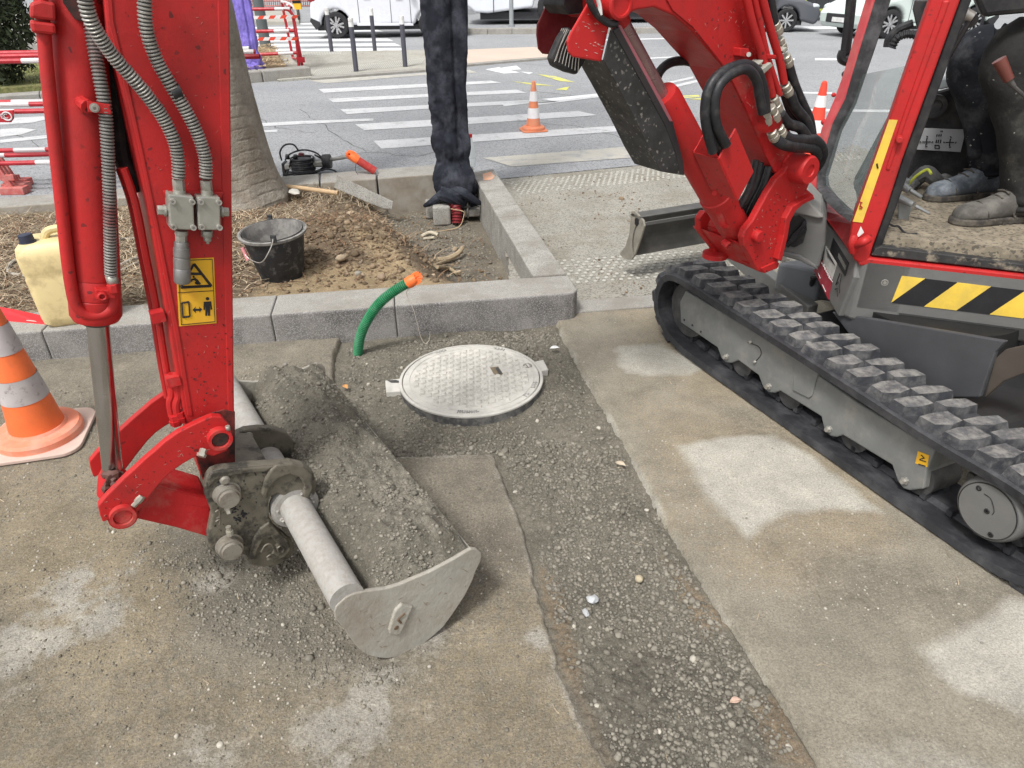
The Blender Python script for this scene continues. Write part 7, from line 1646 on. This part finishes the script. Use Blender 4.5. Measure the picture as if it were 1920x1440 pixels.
bplate([(110, -60), (118, 5), (140, 36), (160, 42), (163, 56), (168, 30), (155, -60)], .03, .006, 'grease_film', GREASE, bcl, .001)

# ---- bucket linkage
LK = [(383, 787), (362, 797), (334, 811), (310, 828), (291, 845), (272, 861), (254, 878), (236, 894), (221, 909), (200, 930), (184, 949), (187, 965), (193, 980), (206, 974), (220, 984), (243, 984), (255, 968), (257, 962), (268, 948), (279, 933), (291, 918), (303, 903), (320, 886), (340, 872), (360, 860), (380, 851), (400, 856), (425, 846), (436, 826), (432, 800), (416, 782), (398, 781)]
LKO = .085
lk = bplate(LK, LKO, .022, 'link_arm', RED, bevel=.003)
MB().prism([p - Nb * .215 for p in BP_(LK, LKO)], -Nb * .022).build('link_arm', RED, ex, bevel=.003)
def boss(x, y, o, L, r, name, m, inner, par=lk):
    p = B(x, y, o); bb = MB().lathe(p - Nb * L, Nb * L, [(0, r * 1.12), (.35, r * 1.12), (.42, r), (1, r), (1, r * .74), (.8, r * .70)], 32); bo2 = bb.build(name, m, par)
    MB().lathe(p - Nb * .012, Nb * .006, [(0, r * .70), (1, r * .66), (1, .001)], 24, caps=False).build('pin_end', inner, par)
boss(414, 826, LKO + .022, .045, .030, 'pivot_boss', REDD, GREASE); boss(231, 971, LKO + .016, .045, .030, 'pivot_boss', REDD, REDD)
b = MB(); b.lathe(B(382, 842, LKO + .01), Fb * .012 - UP * .012 + Nb * .012, [(0, .009), (.6, .009), (.6, .012), (1, .011)], 6); b.lathe(B(250, 948, LKO - .002), (B(262, 934, LKO) - B(245, 953, LKO)) * 1.0, [(0, .008), (.4, .008), (.4, .010), (.7, .011), (1, .009)], 8)
b.lathe(B(428, 806, LKO + .02), UP * .012, [(0, .006), (1, .006)], 6); b.split('grease_nipple', FIT, lk)
b = MB(); b.cyl(B(231, 971, LKO - .02), B(231, 971, LKO - .02) - Nb * .20, .034, .034, 24); b.cyl(B(414, 826, LKO - .02), B(414, 826, LKO - .02) - Nb * .20, .026, .026, 20); b.split('pivot_tube', REDD, ex)
e0 = kr; b = MB(); b.lathe(e0 + dk * -.02, dk * .07, [(0, .026), (.25, .034), (1, .040)], 20); q = B(224, 930, -.03); b.cyl(q - Nb * .06, q + Nb * .06, .046, .046, 28); b.build('rod_eye', REDD, bcl)
b = MB()
for k in range(16): b.blob(B(200 + (k % 5) * 7, 890 + (k // 5) * 9, -.02 + random.uniform(0, .05)), random.uniform(.008, .017), 1, jit=.3, seed=k)
b.build('grease_lumps', mat('brown_grease', (.10, .045, .035), .6, .3, 20), bcl)
H_L = [(289, 914), (299, 909), (389, 934), (396, 950), (394, 1009), (330, 990), (254, 973), (262, 952), (276, 937)]
hl = bplate(H_L, .055, .12, 'tipping_link', REDD, bevel=.006)
bplate([(290, 912), (389, 936), (392, 952), (340, 944), (284, 930)], .0565, .001, 'link_edge', REDD, hl, 0)

# ---- quick coupler: two cast plates, pins
CP = [(386, 933), (384, 912), (388, 897), (396, 885), (412, 879), (440, 876), (480, 872), (517, 870), (545, 867), (570, 873), (587, 885), (594, 905), (592, 925), (584, 945), (570, 958), (556, 950), (540, 934), (520, 926), (508, 932), (503, 948), (506, 972), (516, 990), (532, 1003), (548, 1016), (552, 1030), (543, 1048), (520, 1060), (492, 1064), (470, 1060), (462, 1042), (448, 1040), (425, 1042), (405, 1038), (393, 1028), (390, 1007), (394, 985), (398, 965), (392, 948)]
cp = bplate(CP, .115, .03, 'quick_coupler', CAST, bevel=.006, seg=3)
FCP = [(441, 815), (460, 806), (487, 803), (515, 804), (538, 812), (551, 828), (552, 848), (545, 862), (530, 858), (512, 843), (494, 842), (484, 852), (480, 875), (441, 880)]
MB().prism(BP_(FCP, -.16), -Nb * .03).build('coupler_plate', CAST, cp, bevel=.006)
bplate([(520, 872), (548, 869), (570, 876), (586, 892), (588, 915), (578, 940), (566, 936), (572, 912), (562, 896), (544, 890), (522, 898), (506, 914), (498, 938), (490, 928), (498, 900), (508, 882)], .128, .015, 'hook_rib', CAST, cp, .005)
bplate([(388, 900), (398, 886), (440, 880), (516, 874), (500, 884), (440, 892), (404, 900), (392, 915)], .122, .008, 'plate_rib', CAST, cp, .004)
bplate([(478, 1008), (488, 992), (505, 980), (520, 996), (540, 1014), (546, 1030), (536, 1044), (515, 1054), (500, 1052), (512, 1036), (520, 1020), (508, 1008), (494, 1012), (484, 1030), (478, 1050), (468, 1050), (470, 1030)], .126, .012, 'hook_rib', CAST, cp, .004)
MB().prism([B(x, y, .08) for x, y in ((420, 884), (510, 876), (500, 905), (470, 960), (470, 1030), (410, 1030), (404, 960))], -Nb * .21).build('coupler_body', CAST, cp, bevel=.01)
b = MB()
for (x, y, r, L) in ((425, 925, .030, .035), (430, 1022, .031, .035)):
    p = B(x, y, .115); b.lathe(p - Nb * .01, Nb * (L + .01), [(0, r * 1.25), (.25, r * 1.2), (.3, r * 1.05), (.8, r * 1.02), (.8, r * .86), (1, r * .82), (1, .001)], 30, caps=False)
for x, y in ((421, 899), (466, 817)): p = B(x, y, .118 if y > 850 else -.155); b.lathe(p, Nb * .010, [(0, .013), (.6, .013), (1, .008)], 16)
b.split('coupler_pin', mat('worn_pin_steel', (.30, .28, .24), .5, .2, 30, col2=(.16, .13, .10), c2amt=.7, c2s=30, metal=.4), cp)
b = MB(); p = B(432, 1002, .13); b.lathe(p, UP * .028, [(0, .010), (.5, .010), (.5, .007), (1, .007)], 10); p = B(425, 948, .125); b.lathe(p, UP * -.02 + Nb * .01, [(0, .008), (.5, .008), (.5, .006), (1, .006)], 6); b.split('pin_lock', FIT, cp)
b = MB()
for pts in (((490, 1035), (496, 1024), (504, 1020), (512, 1024), (514, 1033)), ((520, 1028), (526, 1024), (532, 1028), (530, 1035), (523, 1035), (520, 1028)), ((404, 960), (410, 957), (412, 968), (406, 972)), ((405, 978), (412, 974), (412, 985)), ((500, 1045), (508, 1040), (516, 1044))): b.tube([B(x, y, .127) for x, y in pts], .0028, 6)
b.split('cast_mark', CAST, cp)
b = MB(); rg = random.Random(12)
for k in range(26): x, y = rg.choice([(440, 956), (446, 972), (455, 964), (412, 905), (500, 890), (478, 884)]); b.tube([B(x + rg.uniform(-9, 9), y + rg.uniform(-8, 8), .1155), B(x + rg.uniform(-9, 9), y + rg.uniform(-8, 8), .1155)], rg.uniform(.001, .0028), 5, sub=1)
b.build('paint_chips', BLKS, cp)

# ---- the grading bucket
NO = sum((G(740, 1235)[i] - PB[i]) * Nb[i] for i in range(3)); BWD = 1.24
side_px = [(665, 1113), (679, 1110), (700, 1107), (724, 1104), (750, 1096), (776, 1085), (803, 1074), (828, 1061), (852, 1048), (872, 1036), (884, 1029), (894, 1030), (903, 1037), (903, 1046), (900, 1056), (892, 1072), (887, 1087), (872, 1117), (851, 1149), (832, 1175), (811, 1194), (786, 1214), (759, 1227), (740, 1233), (724, 1235), (705, 1233), (689, 1228), (674, 1218), (663, 1205), (653, 1192), (646, 1180), (635, 1168), (629, 1160), (627, 1148), (630, 1138), (638, 1130), (651, 1119)]
SD = [B(x, y, NO) for x, y in side_px]
bu = MB().prism(SD, -Nb * .012).build('bucket', BKT, ex, bevel=.003)
MB().prism([p - Nb * (BWD - .012) for p in SD], -Nb * .012).build('side_plate', BKT, bu, bevel=.003)
arc = [B(x, y, NO) for x, y in [(896, 1044), (890, 1058), (884, 1086), (868, 1117), (848, 1148), (829, 1173), (809, 1192), (785, 1211), (758, 1224), (738, 1230), (722, 1232), (705, 1230), (690, 1225), (677, 1215), (666, 1202), (656, 1190), (648, 1176), (640, 1160), (640, 1145)]]
cen_ = sum(arc, Vector()) / len(arc)
inn = [p + ((cen_ - p).normalized() * .010) for p in arc]
b = MB(); n = len(arc)
vs = [p - Nb * .006 for p in arc] + [p - Nb * .006 for p in inn] + [p - Nb * (BWD - .006) for p in arc] + [p - Nb * (BWD - .006) for p in inn]
fs = []
for i in range(n - 1): fs += [(i, i + 1, 2 * n + i + 1, 2 * n + i), (n + i, 3 * n + i, 3 * n + i + 1, n + i + 1)]
fs += [(0, 2 * n, 3 * n, n), (n - 1, 2 * n - 1, 4 * n - 1, 3 * n - 1)]
b.add(vs, fs, smooth=True); b.build('shell', BKT, bu)
lip = [arc[0], arc[2], arc[2] + (cen_ - arc[2]).normalized() * .016, arc[0] + (cen_ - arc[0]).normalized() * .012]
MB().prism([p - Nb * .010 for p in lip], -Nb * (BWD - .02)).build('cutting_edge', mat('worn_cutting_edge', (.33, .31, .27), .5, .2, 20, metal=.3), bu, bevel=.003)
MB().prism([B(x, y, NO + .010) for x, y in ((754, 1133), (775, 1138), (753, 1188), (744, 1192), (731, 1190), (729, 1183), (741, 1146))], -Nb * .012).build('side_pad', BKT, bu, bevel=.004)
b = MB(); p = B(743, 1177, NO + .010); b.lathe(p, Nb * .002, [(0, .007), (1, .006)], 12); b.tube([B(x, y, NO + .011) for x, y in ((752, 1168), (747, 1162), (753, 1155), (759, 1150))], .003, 6); b.build('pad_marks', mat('rust_brown', (.12, .08, .05), .8), bu)
tb0 = B(652, 1124, NO)
MB().cyl(tb0 - Nb * .004, tb0 - Nb * (BWD - .01), .0435, .0435, 44).build('torque_tube', TUBE, bu)
b = MB()
for o in (.405,): b.lathe(tb0 - Nb * o, -Nb * .03, [(0, .058), (.1, .068), (.9, .068), (1, .058)], 36)
b.lathe(tb0 - Nb * .70, -Nb * .03, [(0, .056), (.1, .064), (.9, .064), (1, .056)], 36); b.split('tube_flange', TUBE, bu)
b = MB(); rg = random.Random(2)
for k in range(26): a = rg.uniform(0, 6.28); b.blob(tb0 - Nb * (.398 + rg.uniform(-.006, .02)) + (UP * math.sin(a) + Fb * math.cos(a)) * .05, rg.uniform(.003, .008), 1, jit=.3, seed=k)
b.split('mud_lump', TUBE, bu)

# soil carried in the bucket : a heap in bucket coordinates (across, forward) following the opening
TIP = B(886, 1036, NO); BACK = tb0.copy(); ux = (TIP - BACK); uL = ux.length; ux.normalize(); uz = Nb.cross(ux); uz = uz if uz.z > 0 else -uz
def heap_h(X, Y, D=None):          # X across the bucket 0..BWD, Y from tube to tip
    t = Y / uL; u_ = X / BWD
    prof = np.interp(t, [0, .08, .14, .25, .45, .70, .90, 1.02], [-.16, -.12, -.045, .014, .050, .050, .028, .006])
    far = sstep(.86, 1.0, u_); cut = sstep(.0, .42, .42 - t) * sstep(.80, .95, u_)
    h = prof + .030 * np.exp(-((u_ - .80) / .13) ** 2) * np.exp(-((t - .55) / .25) ** 2) - .16 * cut - .03 * far * (t < .9)
    h = h - .012 * sstep(.12, .0, u_) - .03 * sstep(.25, .0, u_) * sstep(.55, .15, t) + .014 * np.sin(u_ * 9 + 1) * sstep(0, .4, t) * sstep(1.0, .7, t)
    h = h + (fbm(X, Y, .13, 200, 4) - .5) * .078 * sstep(1.04, .8, t) + (fbm(X, Y, .035, 201) - .5) * .020 + pebbly(X, Y, .018, 202) * .8 * sstep(.4, .6, fbm(X, Y, .15, 204)) + pebbly(X, Y, .008, 203) * .9
    edge = np.interp(t, [0, .15, .4, .7, .9, 1.02], [-.06, -.012, -.026, -.026, -.010, -.002])
    k = sstep(.07, .0, u_); h = h * (1 - k) + (edge - .004) * k
    return np.where(u_ < .004, h - .10, h)
def heap_xf(V):
    P = np.array(BACK)[None] - np.array(Nb)[None] * V[:, 0:1] + np.array(ux)[None] * V[:, 1:2] + np.array(uz)[None] * V[:, 2:3]; return P
SOILM = maskmat('bucket_soil', (.155, .143, .115), (.21, .195, .16), (.185, .16, .12), (.105, .098, .08), 420, .0032, .38, stone=(.27, .25, .21), sts=120, stt=.9)
o = field('soil_heap', [(.006, .035), (BWD - .013, .035), (BWD - .013, uL * .995), (.006, uL * .995)], .0040, heap_h, SOILM, lambda X, Y: (sstep(.5, .7, fbm(X, Y, .25, 205)) * .5, sstep(.5, .7, fbm(X, Y, .2, 206)) * .5, sstep(.5, .7, fbm(X, Y, .15, 207)) * .5), xf=heap_xf)
tag(o, 'grey brown gravelly soil heaped in the digger bucket', 'soil', kind='stuff')
rg2 = np.random.default_rng(77); X = rg2.uniform(.02, BWD - .02, 9000); Y = rg2.uniform(.06, uL * .985, 9000); keep = rg2.uniform(0, 1, 9000) < .12 + .88 * sstep(.45, .62, fbm(X, Y, .14, 208)); X = X[keep]; Y = Y[keep]
Pp = heap_xf(np.stack([X, Y, heap_h(X, Y)], 1)); tag(scatter('soil_lumps', Pp, RNG.gamma(2.0, .0010, len(Pp)) + .0014, GRAVEL, 1, seed=21), 'small stones and lumps on the soil heaped in the bucket', 'soil lumps', kind='stuff')

# ------------------------------------------------------------------ the operator (only the legs are in view)
JNS = mat('dusty_black_jeans', (.018, .020, .025), .9, .2, 8, col2=(.12, .125, .132), c2amt=.6, c2s=7, c2lo=.50, c2hi=.72, speck=(.4, .4, .4), sps=200, spt=.997, bump=.002, bs=90, spec=.15)
BOOT = mat('dusty_work_boot', (.085, .08, .073), .9, .2, 12, col2=(.18, .172, .155), c2amt=.8, c2s=14, c2lo=.45, c2hi=.65, bump=.002, bs=60, spec=.15)
BOOTB = mat('blue_dusted_boot', (.11, .125, .145), .9, .2, 12, col2=(.30, .33, .36), c2amt=.8, c2s=14, c2lo=.45, c2hi=.65, bump=.002, bs=60, spec=.15)
SOLE = mat('boot_sole', (.05, .045, .04), .8, .2, 20, col2=(.16, .14, .11), c2amt=.7, c2s=20)
op = thing('person', 'operator seated in the cab, only dusty dark trousers and muddy work boots in view', 'person', tuple(HP(.9, .4, zf + .4)))
def skin(name, V, E, Rr, m, parent, sub=2, root=0):
    me = bpy.data.meshes.new(name); me.from_pydata([tuple(v) for v in V], E, []); o = bpy.data.objects.new(name, me); COL.objects.link(o); me.materials.append(m)
    o.parent = parent; o.matrix_parent_inverse = world_of(parent).inverted()
    s = o.modifiers.new('skin', 'SKIN'); s.use_smooth_shade = True
    for i, r in enumerate(Rr): me.skin_vertices[0].data[i].radius = (r, r) if not isinstance(r, tuple) else r
    me.skin_vertices[0].data[root].use_root = True
    q = o.modifiers.new('sub', 'SUBSURF'); q.levels = q.render_levels = sub
    return o
hipc = HP(1.0, .56, zf + .52)
kn1, an1 = S(1832, 100, .70), S(1828, 300, .70); kn2, an2 = S(1912, 96, .40), S(1902, 318, .40)
hp1, hp2 = hipc - Hn * .12 + UP * 0, hipc + Hn * .12
Vv = [hipc, hipc + UP * .22 - Hf * .02, hipc + UP * .46 - Hf * .06, hipc + UP * .62 - Hf * .05, hipc + UP * .74 - Hf * .03, hp1, kn1.lerp(hp1, .45), kn1, kn1.lerp(an1, .5), an1, hp2, kn2.lerp(hp2, .45), kn2, kn2.lerp(an2, .5), an2,
      hipc + UP * .56 - Hn * .20, hipc + UP * .32 - Hn * .26 + Hf * .06, hipc + UP * .24 - Hn * .20 + Hf * .30, hipc + UP * .56 + Hn * .20, hipc + UP * .32 + Hn * .26 + Hf * .06, hipc + UP * .24 + Hn * .20 + Hf * .30]
Ee = [(0, 1), (1, 2), (2, 3), (3, 4), (0, 5), (5, 6), (6, 7), (7, 8), (8, 9), (0, 10), (10, 11), (11, 12), (12, 13), (13, 14), (2, 15), (15, 16), (16, 17), (2, 18), (18, 19), (19, 20)]
Rr = [.15, .15, .16, .07, .095, .09, .08, .05, .035, .03, .09, .08, .05, .035, .03, .06, .05, .04, .06, .05, .04]
bod = skin('body', Vv, Ee, Rr, JNS, op)
MB().blob(hipc + UP * .86 - Hf * .02, .10, 3, sq=(.85, 1, 1.2)).build('head', mat('skin', (.5, .32, .24), .6), op)
# boots: sole outline lofted upwards
def boot(heel, toe, w_, m, name, hgt=.11, dirn=None):
    d = (toe - heel); L = d.length; d.normalize(); s_ = Vector((-d.y, d.x, 0)).normalized(); b = MB(); secs = []
    prof = [(-.02, .30, .5, .05), (.0, .75, .85, .075), (.08, .90, 1.0, .10), (.25, .86, 1.05, .115), (.42, .84, .85, .105), (.58, .92, .62, .082), (.74, 1.0, .52, .068), (.88, .92, .48, .058), (.97, .68, .38, .046), (1.02, .30, .2, .03)]
    for t, ww, hh, zz in prof:
        c = heel + d * (L * t); r = w_ * .5 * ww; h = hgt * hh; ring = []
        for k in range(20):
            a = 2 * math.pi * k / 20; x = math.cos(a); z = math.sin(a)
            x_ = math.copysign(abs(x) ** .75, x); z_ = math.copysign(abs(z) ** (.6 if z < 0 else .85), z)
            ring.append(c + s_ * (x_ * r * (1 - .18 * max(z, 0))) + UP * (.016 + h * .5 + z_ * h * .5))
        secs.append(ring)
    n = 20; vs = [p for s2 in secs for p in s2]; fs = [(i * n + k, i * n + (k + 1) % n, (i + 1) * n + (k + 1) % n, (i + 1) * n + k) for i in range(len(secs) - 1) for k in range(n)]; fs += [list(range(n - 1, -1, -1)), [(len(secs) - 1) * n + k for k in range(n)]]
    b.add(vs, fs, smooth=True); o = b.build(name, m, op, sub=1)
    so_ = []
    for t, ww in ((-.03, .35), (0, .78), (.1, .95), (.3, .92), (.48, .88), (.65, 1.0), (.8, 1.02), (.92, .88), (1.0, .6), (1.05, .25)): so_.append((t, ww))
    P = [heel + d * (L * t) + s_ * (w_ * .5 * ww) for t, ww in so_] + [heel + d * (L * t) - s_ * (w_ * .5 * ww) for t, ww in so_[::-1]]
    MB().prism([p + UP * .001 for p in P], UP * .026).build('sole', SOLE, o, bevel=.006)
    lb = MB()
    for k in range(4): t = .40 + k * .07; c = heel + d * (L * t); lb.tube([c - s_ * .028 + UP * (hgt * (1.04 - k * .13)), c + UP * (hgt * (1.10 - k * .14)), c + s_ * .028 + UP * (hgt * (1.04 - k * .13))], .0035, 6, sub=4)
    lb.build('laces', SOLE, o)
    sm_ = MB()
    for t_, w0, z0, z1 in ((.72, .50, .45, .62), (.36, .46, .3, 1.02)):
        c = heel + d * (L * t_); sm_.tube([c + s_ * (w_ * w0) + UP * (.02 + hgt * .12), c + s_ * (w_ * w0 * .92) + UP * (hgt * z0) + d * .006, c + UP * (hgt * z1 + .006) + d * .012, c - s_ * (w_ * w0 * .92) + UP * (hgt * z0) + d * .006, c - s_ * (w_ * w0) + UP * (.02 + hgt * .12)], .0022, 5, sub=6)
    sm_.split('seam', SOLE, o)
    tr = MB()
    for k in range(11):
        t_ = .03 + k * .088; tr.box(heel + d * (L * t_) + UP * .006, (.014, w_ * (.86 if .15 < t_ < .9 else .7) + .006, .012), (d, s_, UP))
    tr.build('sole_treads', SOLE, o)
    return o
def fz(x, y, w_): q = S(x, y, w_); return Vector((q.x, q.y, zf))
t1, h1 = fz(1732, 378, .46), fz(1836, 372, .50)
t1 = G(1738, 376, zf); h1 = G(1856, 366, zf); t2b = G(1788, 420, zf); h2 = G(1930, 410, zf)
boot(h1, t1, .105, BOOTB, 'boot', .125); boot(h2, t2b, .115, BOOT, 'boot', .125)
# trouser cuffs over the boots with bunched folds
def leg_cloth(path, rr_, m, seed):
    P = spline(path, 10); n = 28; vs = []; u = None; L = len(P)
    rgn = np.random.default_rng(seed)
    for i, p in enumerate(P):
        d = (P[min(i + 1, L - 1)] - P[max(i - 1, 0)]).normalized()
        u = (Vector(Hf) - d * Vector(Hf).dot(d)).normalized(); v = d.cross(u); t = i / (L - 1)
        r = np.interp(t, [q[0] for q in rr_], [q[1] for q in rr_])
        for k in range(n):
            a = 2 * math.pi * k / n; f_ = float(fbm(np.array([math.cos(a) * 1.3 + 5]), np.array([t * 7 + math.sin(a) * 1.3]), .8, seed, 3)[0]) - .5
            f2 = abs(math.sin(t * 34 + math.cos(a) * 2.2 + seed)) * (max(0, t - .72) * .50 + .10 * math.exp(-((t - .46) / .10) ** 2) + .02)
            vs.append(p + (u * math.cos(a) + v * math.sin(a)) * r * (1 + f_ * .22 + f2))
    fs = [(i * n + k, i * n + (k + 1) % n, (i + 1) * n + (k + 1) % n, (i + 1) * n + k) for i in range(L - 1) for k in range(n)]
    MB().add(vs, fs + [[(L - 1) * n + k for k in range(n)]], smooth=True).build('trouser_leg', m, op)
DST = mat('dust_grey_trouser', (.05, .055, .065), .9, .2, 8, col2=(.22, .225, .235), c2amt=.85, c2s=6, c2lo=.42, c2hi=.62, speck=(.4, .4, .4), sps=200, spt=.997, bump=.002, bs=90, spec=.15)
ak1 = h1.lerp(t1, .12) + UP * .10; ak2 = h2.lerp(t2b, .12) + UP * .08
leg_cloth([hp1, kn1.lerp(hp1, .45), kn1, kn1.lerp(ak1, .5), ak1.lerp(kn1, .12), ak1 + UP * .0], [(0, .105), (.3, .10), (.45, .088), (.7, .070), (.9, .064), (1, .060)], JNS, 5)
leg_cloth([hp2, kn2.lerp(hp2, .45), kn2, kn2.lerp(ak2, .5), ak2.lerp(kn2, .12), ak2 - UP * .02], [(0, .11), (.3, .105), (.45, .095), (.7, .080), (.9, .085), (1, .092)], mat('muddy_black_trouser', (.028, .028, .027), .9, .2, 8, col2=(.13, .125, .11), c2amt=.7, c2s=7, c2lo=.5, c2hi=.72, speck=(.4, .4, .36), sps=200, spt=.997, bump=.002, bs=90, spec=.15), 9)
# rag with hi-vis edge lying on the cab floor
b = MB(); rc_ = G(1728, 352, zf + .03)
pts = [G(x, y, zf + h) for x, y, h in ((1702, 352, .02), (1715, 340, .03), (1735, 325, .07), (1752, 335, .05), (1765, 345, .02))]
b.tube(pts, lambda t: .035 - .02 * abs(t - .5), 9); b.tube([G(1755, 345, zf + .02), G(1770, 338, zf + .04), G(1788, 346, zf + .02)], lambda t: .03 - .02 * abs(t - .5), 8)
rg_ = thing('work_glove', 'grey work gloves with yellow edge on the cab floor behind the boots', 'gloves', tuple(rc_))
b.build('cloth', mat('grey_cloth', (.10, .10, .10), .9, .3, 14, col2=(.2, .2, .19), c2amt=.6, c2s=12), rg_)
MB().tube([G(x, y, zf + h) for x, y, h in ((1704, 345, .05), (1718, 330, .09), (1738, 318, .12), (1746, 326, .11))], .006, 7).build('yellow_edge', mat('lime_edge', (.45, .5, .06), .7), rg_)

# ---- scratches, chips and grease marks in the paint
def marks(name, poly, o, n, m, parent, seed, r=(.0006, .0014), L=(2, 9), ang=None):
    rg = random.Random(seed); b = MB(); P = np.array(poly, float); lo, hi = P.min(0), P.max(0); k = 0
    while k < n:
        x, y = rg.uniform(lo[0], hi[0]), rg.uniform(lo[1], hi[1])
        if sdf(np.array([x]), np.array([y]), poly)[0] < 6: continue
        a = rg.uniform(0, math.pi) if ang is None else ang + rg.uniform(-.4, .4); l = rg.uniform(*L); w_ = rg.uniform(*r) * 700
        d = (math.cos(a) * l, math.sin(a) * l); q = (-math.sin(a) * w_, math.cos(a) * w_); mid = (x + d[0] * .5 + rg.uniform(-1, 1), y + d[1] * .5 + rg.uniform(-1, 1))
        b.prism([B(x - q[0] * .3, y - q[1] * .3, o), B(mid[0] - q[0], mid[1] - q[1], o), B(x + d[0], y + d[1], o), B(mid[0] + q[0], mid[1] + q[1], o)], Nb * .0004); k += 1
    ob = b.build(name, m, parent); ob['kind'] = 'stuff'; return ob
PALE = mat('pale_scratch', (.48, .20, .17), .7, .2, 60); DARKM = mat('dark_chip', (.07, .02, .018), .7, .2, 60)
apoly = [(205, 0), (428, 0), (436, 600), (436, 780), (345, 780), (300, 520), (248, 267)]
marks('paint_scratches', apoly, AO + .0003, 70, PALE, arm, 1, (.0004, .0009)); marks('paint_chips', apoly, AO + .0003, 60, DARKM, arm, 2, (.0006, .0020), (1, 5))
marks('grease_splashes', [(340, 600), (438, 600), (440, 790), (352, 800)], AO + .0035, 46, GREASE, arm, 3, (.0006, .0035), (1, 5))
marks('paint_scratches', LK, LKO + .0003, 40, PALE, lk, 4, (.0004, .0010)); marks('paint_chips', LK, LKO + .0003, 34, DARKM, lk, 5, (.0006, .0022), (1, 5))
bpoly = [(1265, 30), (1400, 0), (1440, 180), (1490, 300), (1455, 320), (1400, 215), (1330, 95)]
marks('paint_scratches', bpoly, .0803, 50, PALE, boom, 6, (.0004, .0009)); marks('paint_chips', bpoly, .0803, 30, DARKM, boom, 7, (.0006, .0018), (1, 5))
marks('paint_scratches', [(1070, 62), (1106, 0), (1140, 20), (1128, 116), (1074, 107)], .0603, 26, mat('bare_scratch', (.62, .42, .38), .7), boom, 8, (.0005, .0013), (2, 10), .2)
marks('paint_scratches', BR, .1003, 34, PALE, sb, 9, (.0005, .0012)); marks('paint_chips', BR, .1003, 40, DARKM, sb, 10, (.0006, .0025), (1, 6))
marks('mud_scrapes', side_px, NO + .0003, 26, mat('mud_scrape', (.23, .19, .14), .9, .2, 50), bu, 11, (.0005, .0018), (2, 16))
marks('plate_chips', [(392, 900), (500, 880), (490, 1000), (455, 1030), (400, 1030)], .1153, 60, BLKS, cp, 12, (.0008, .0030), (1, 6))
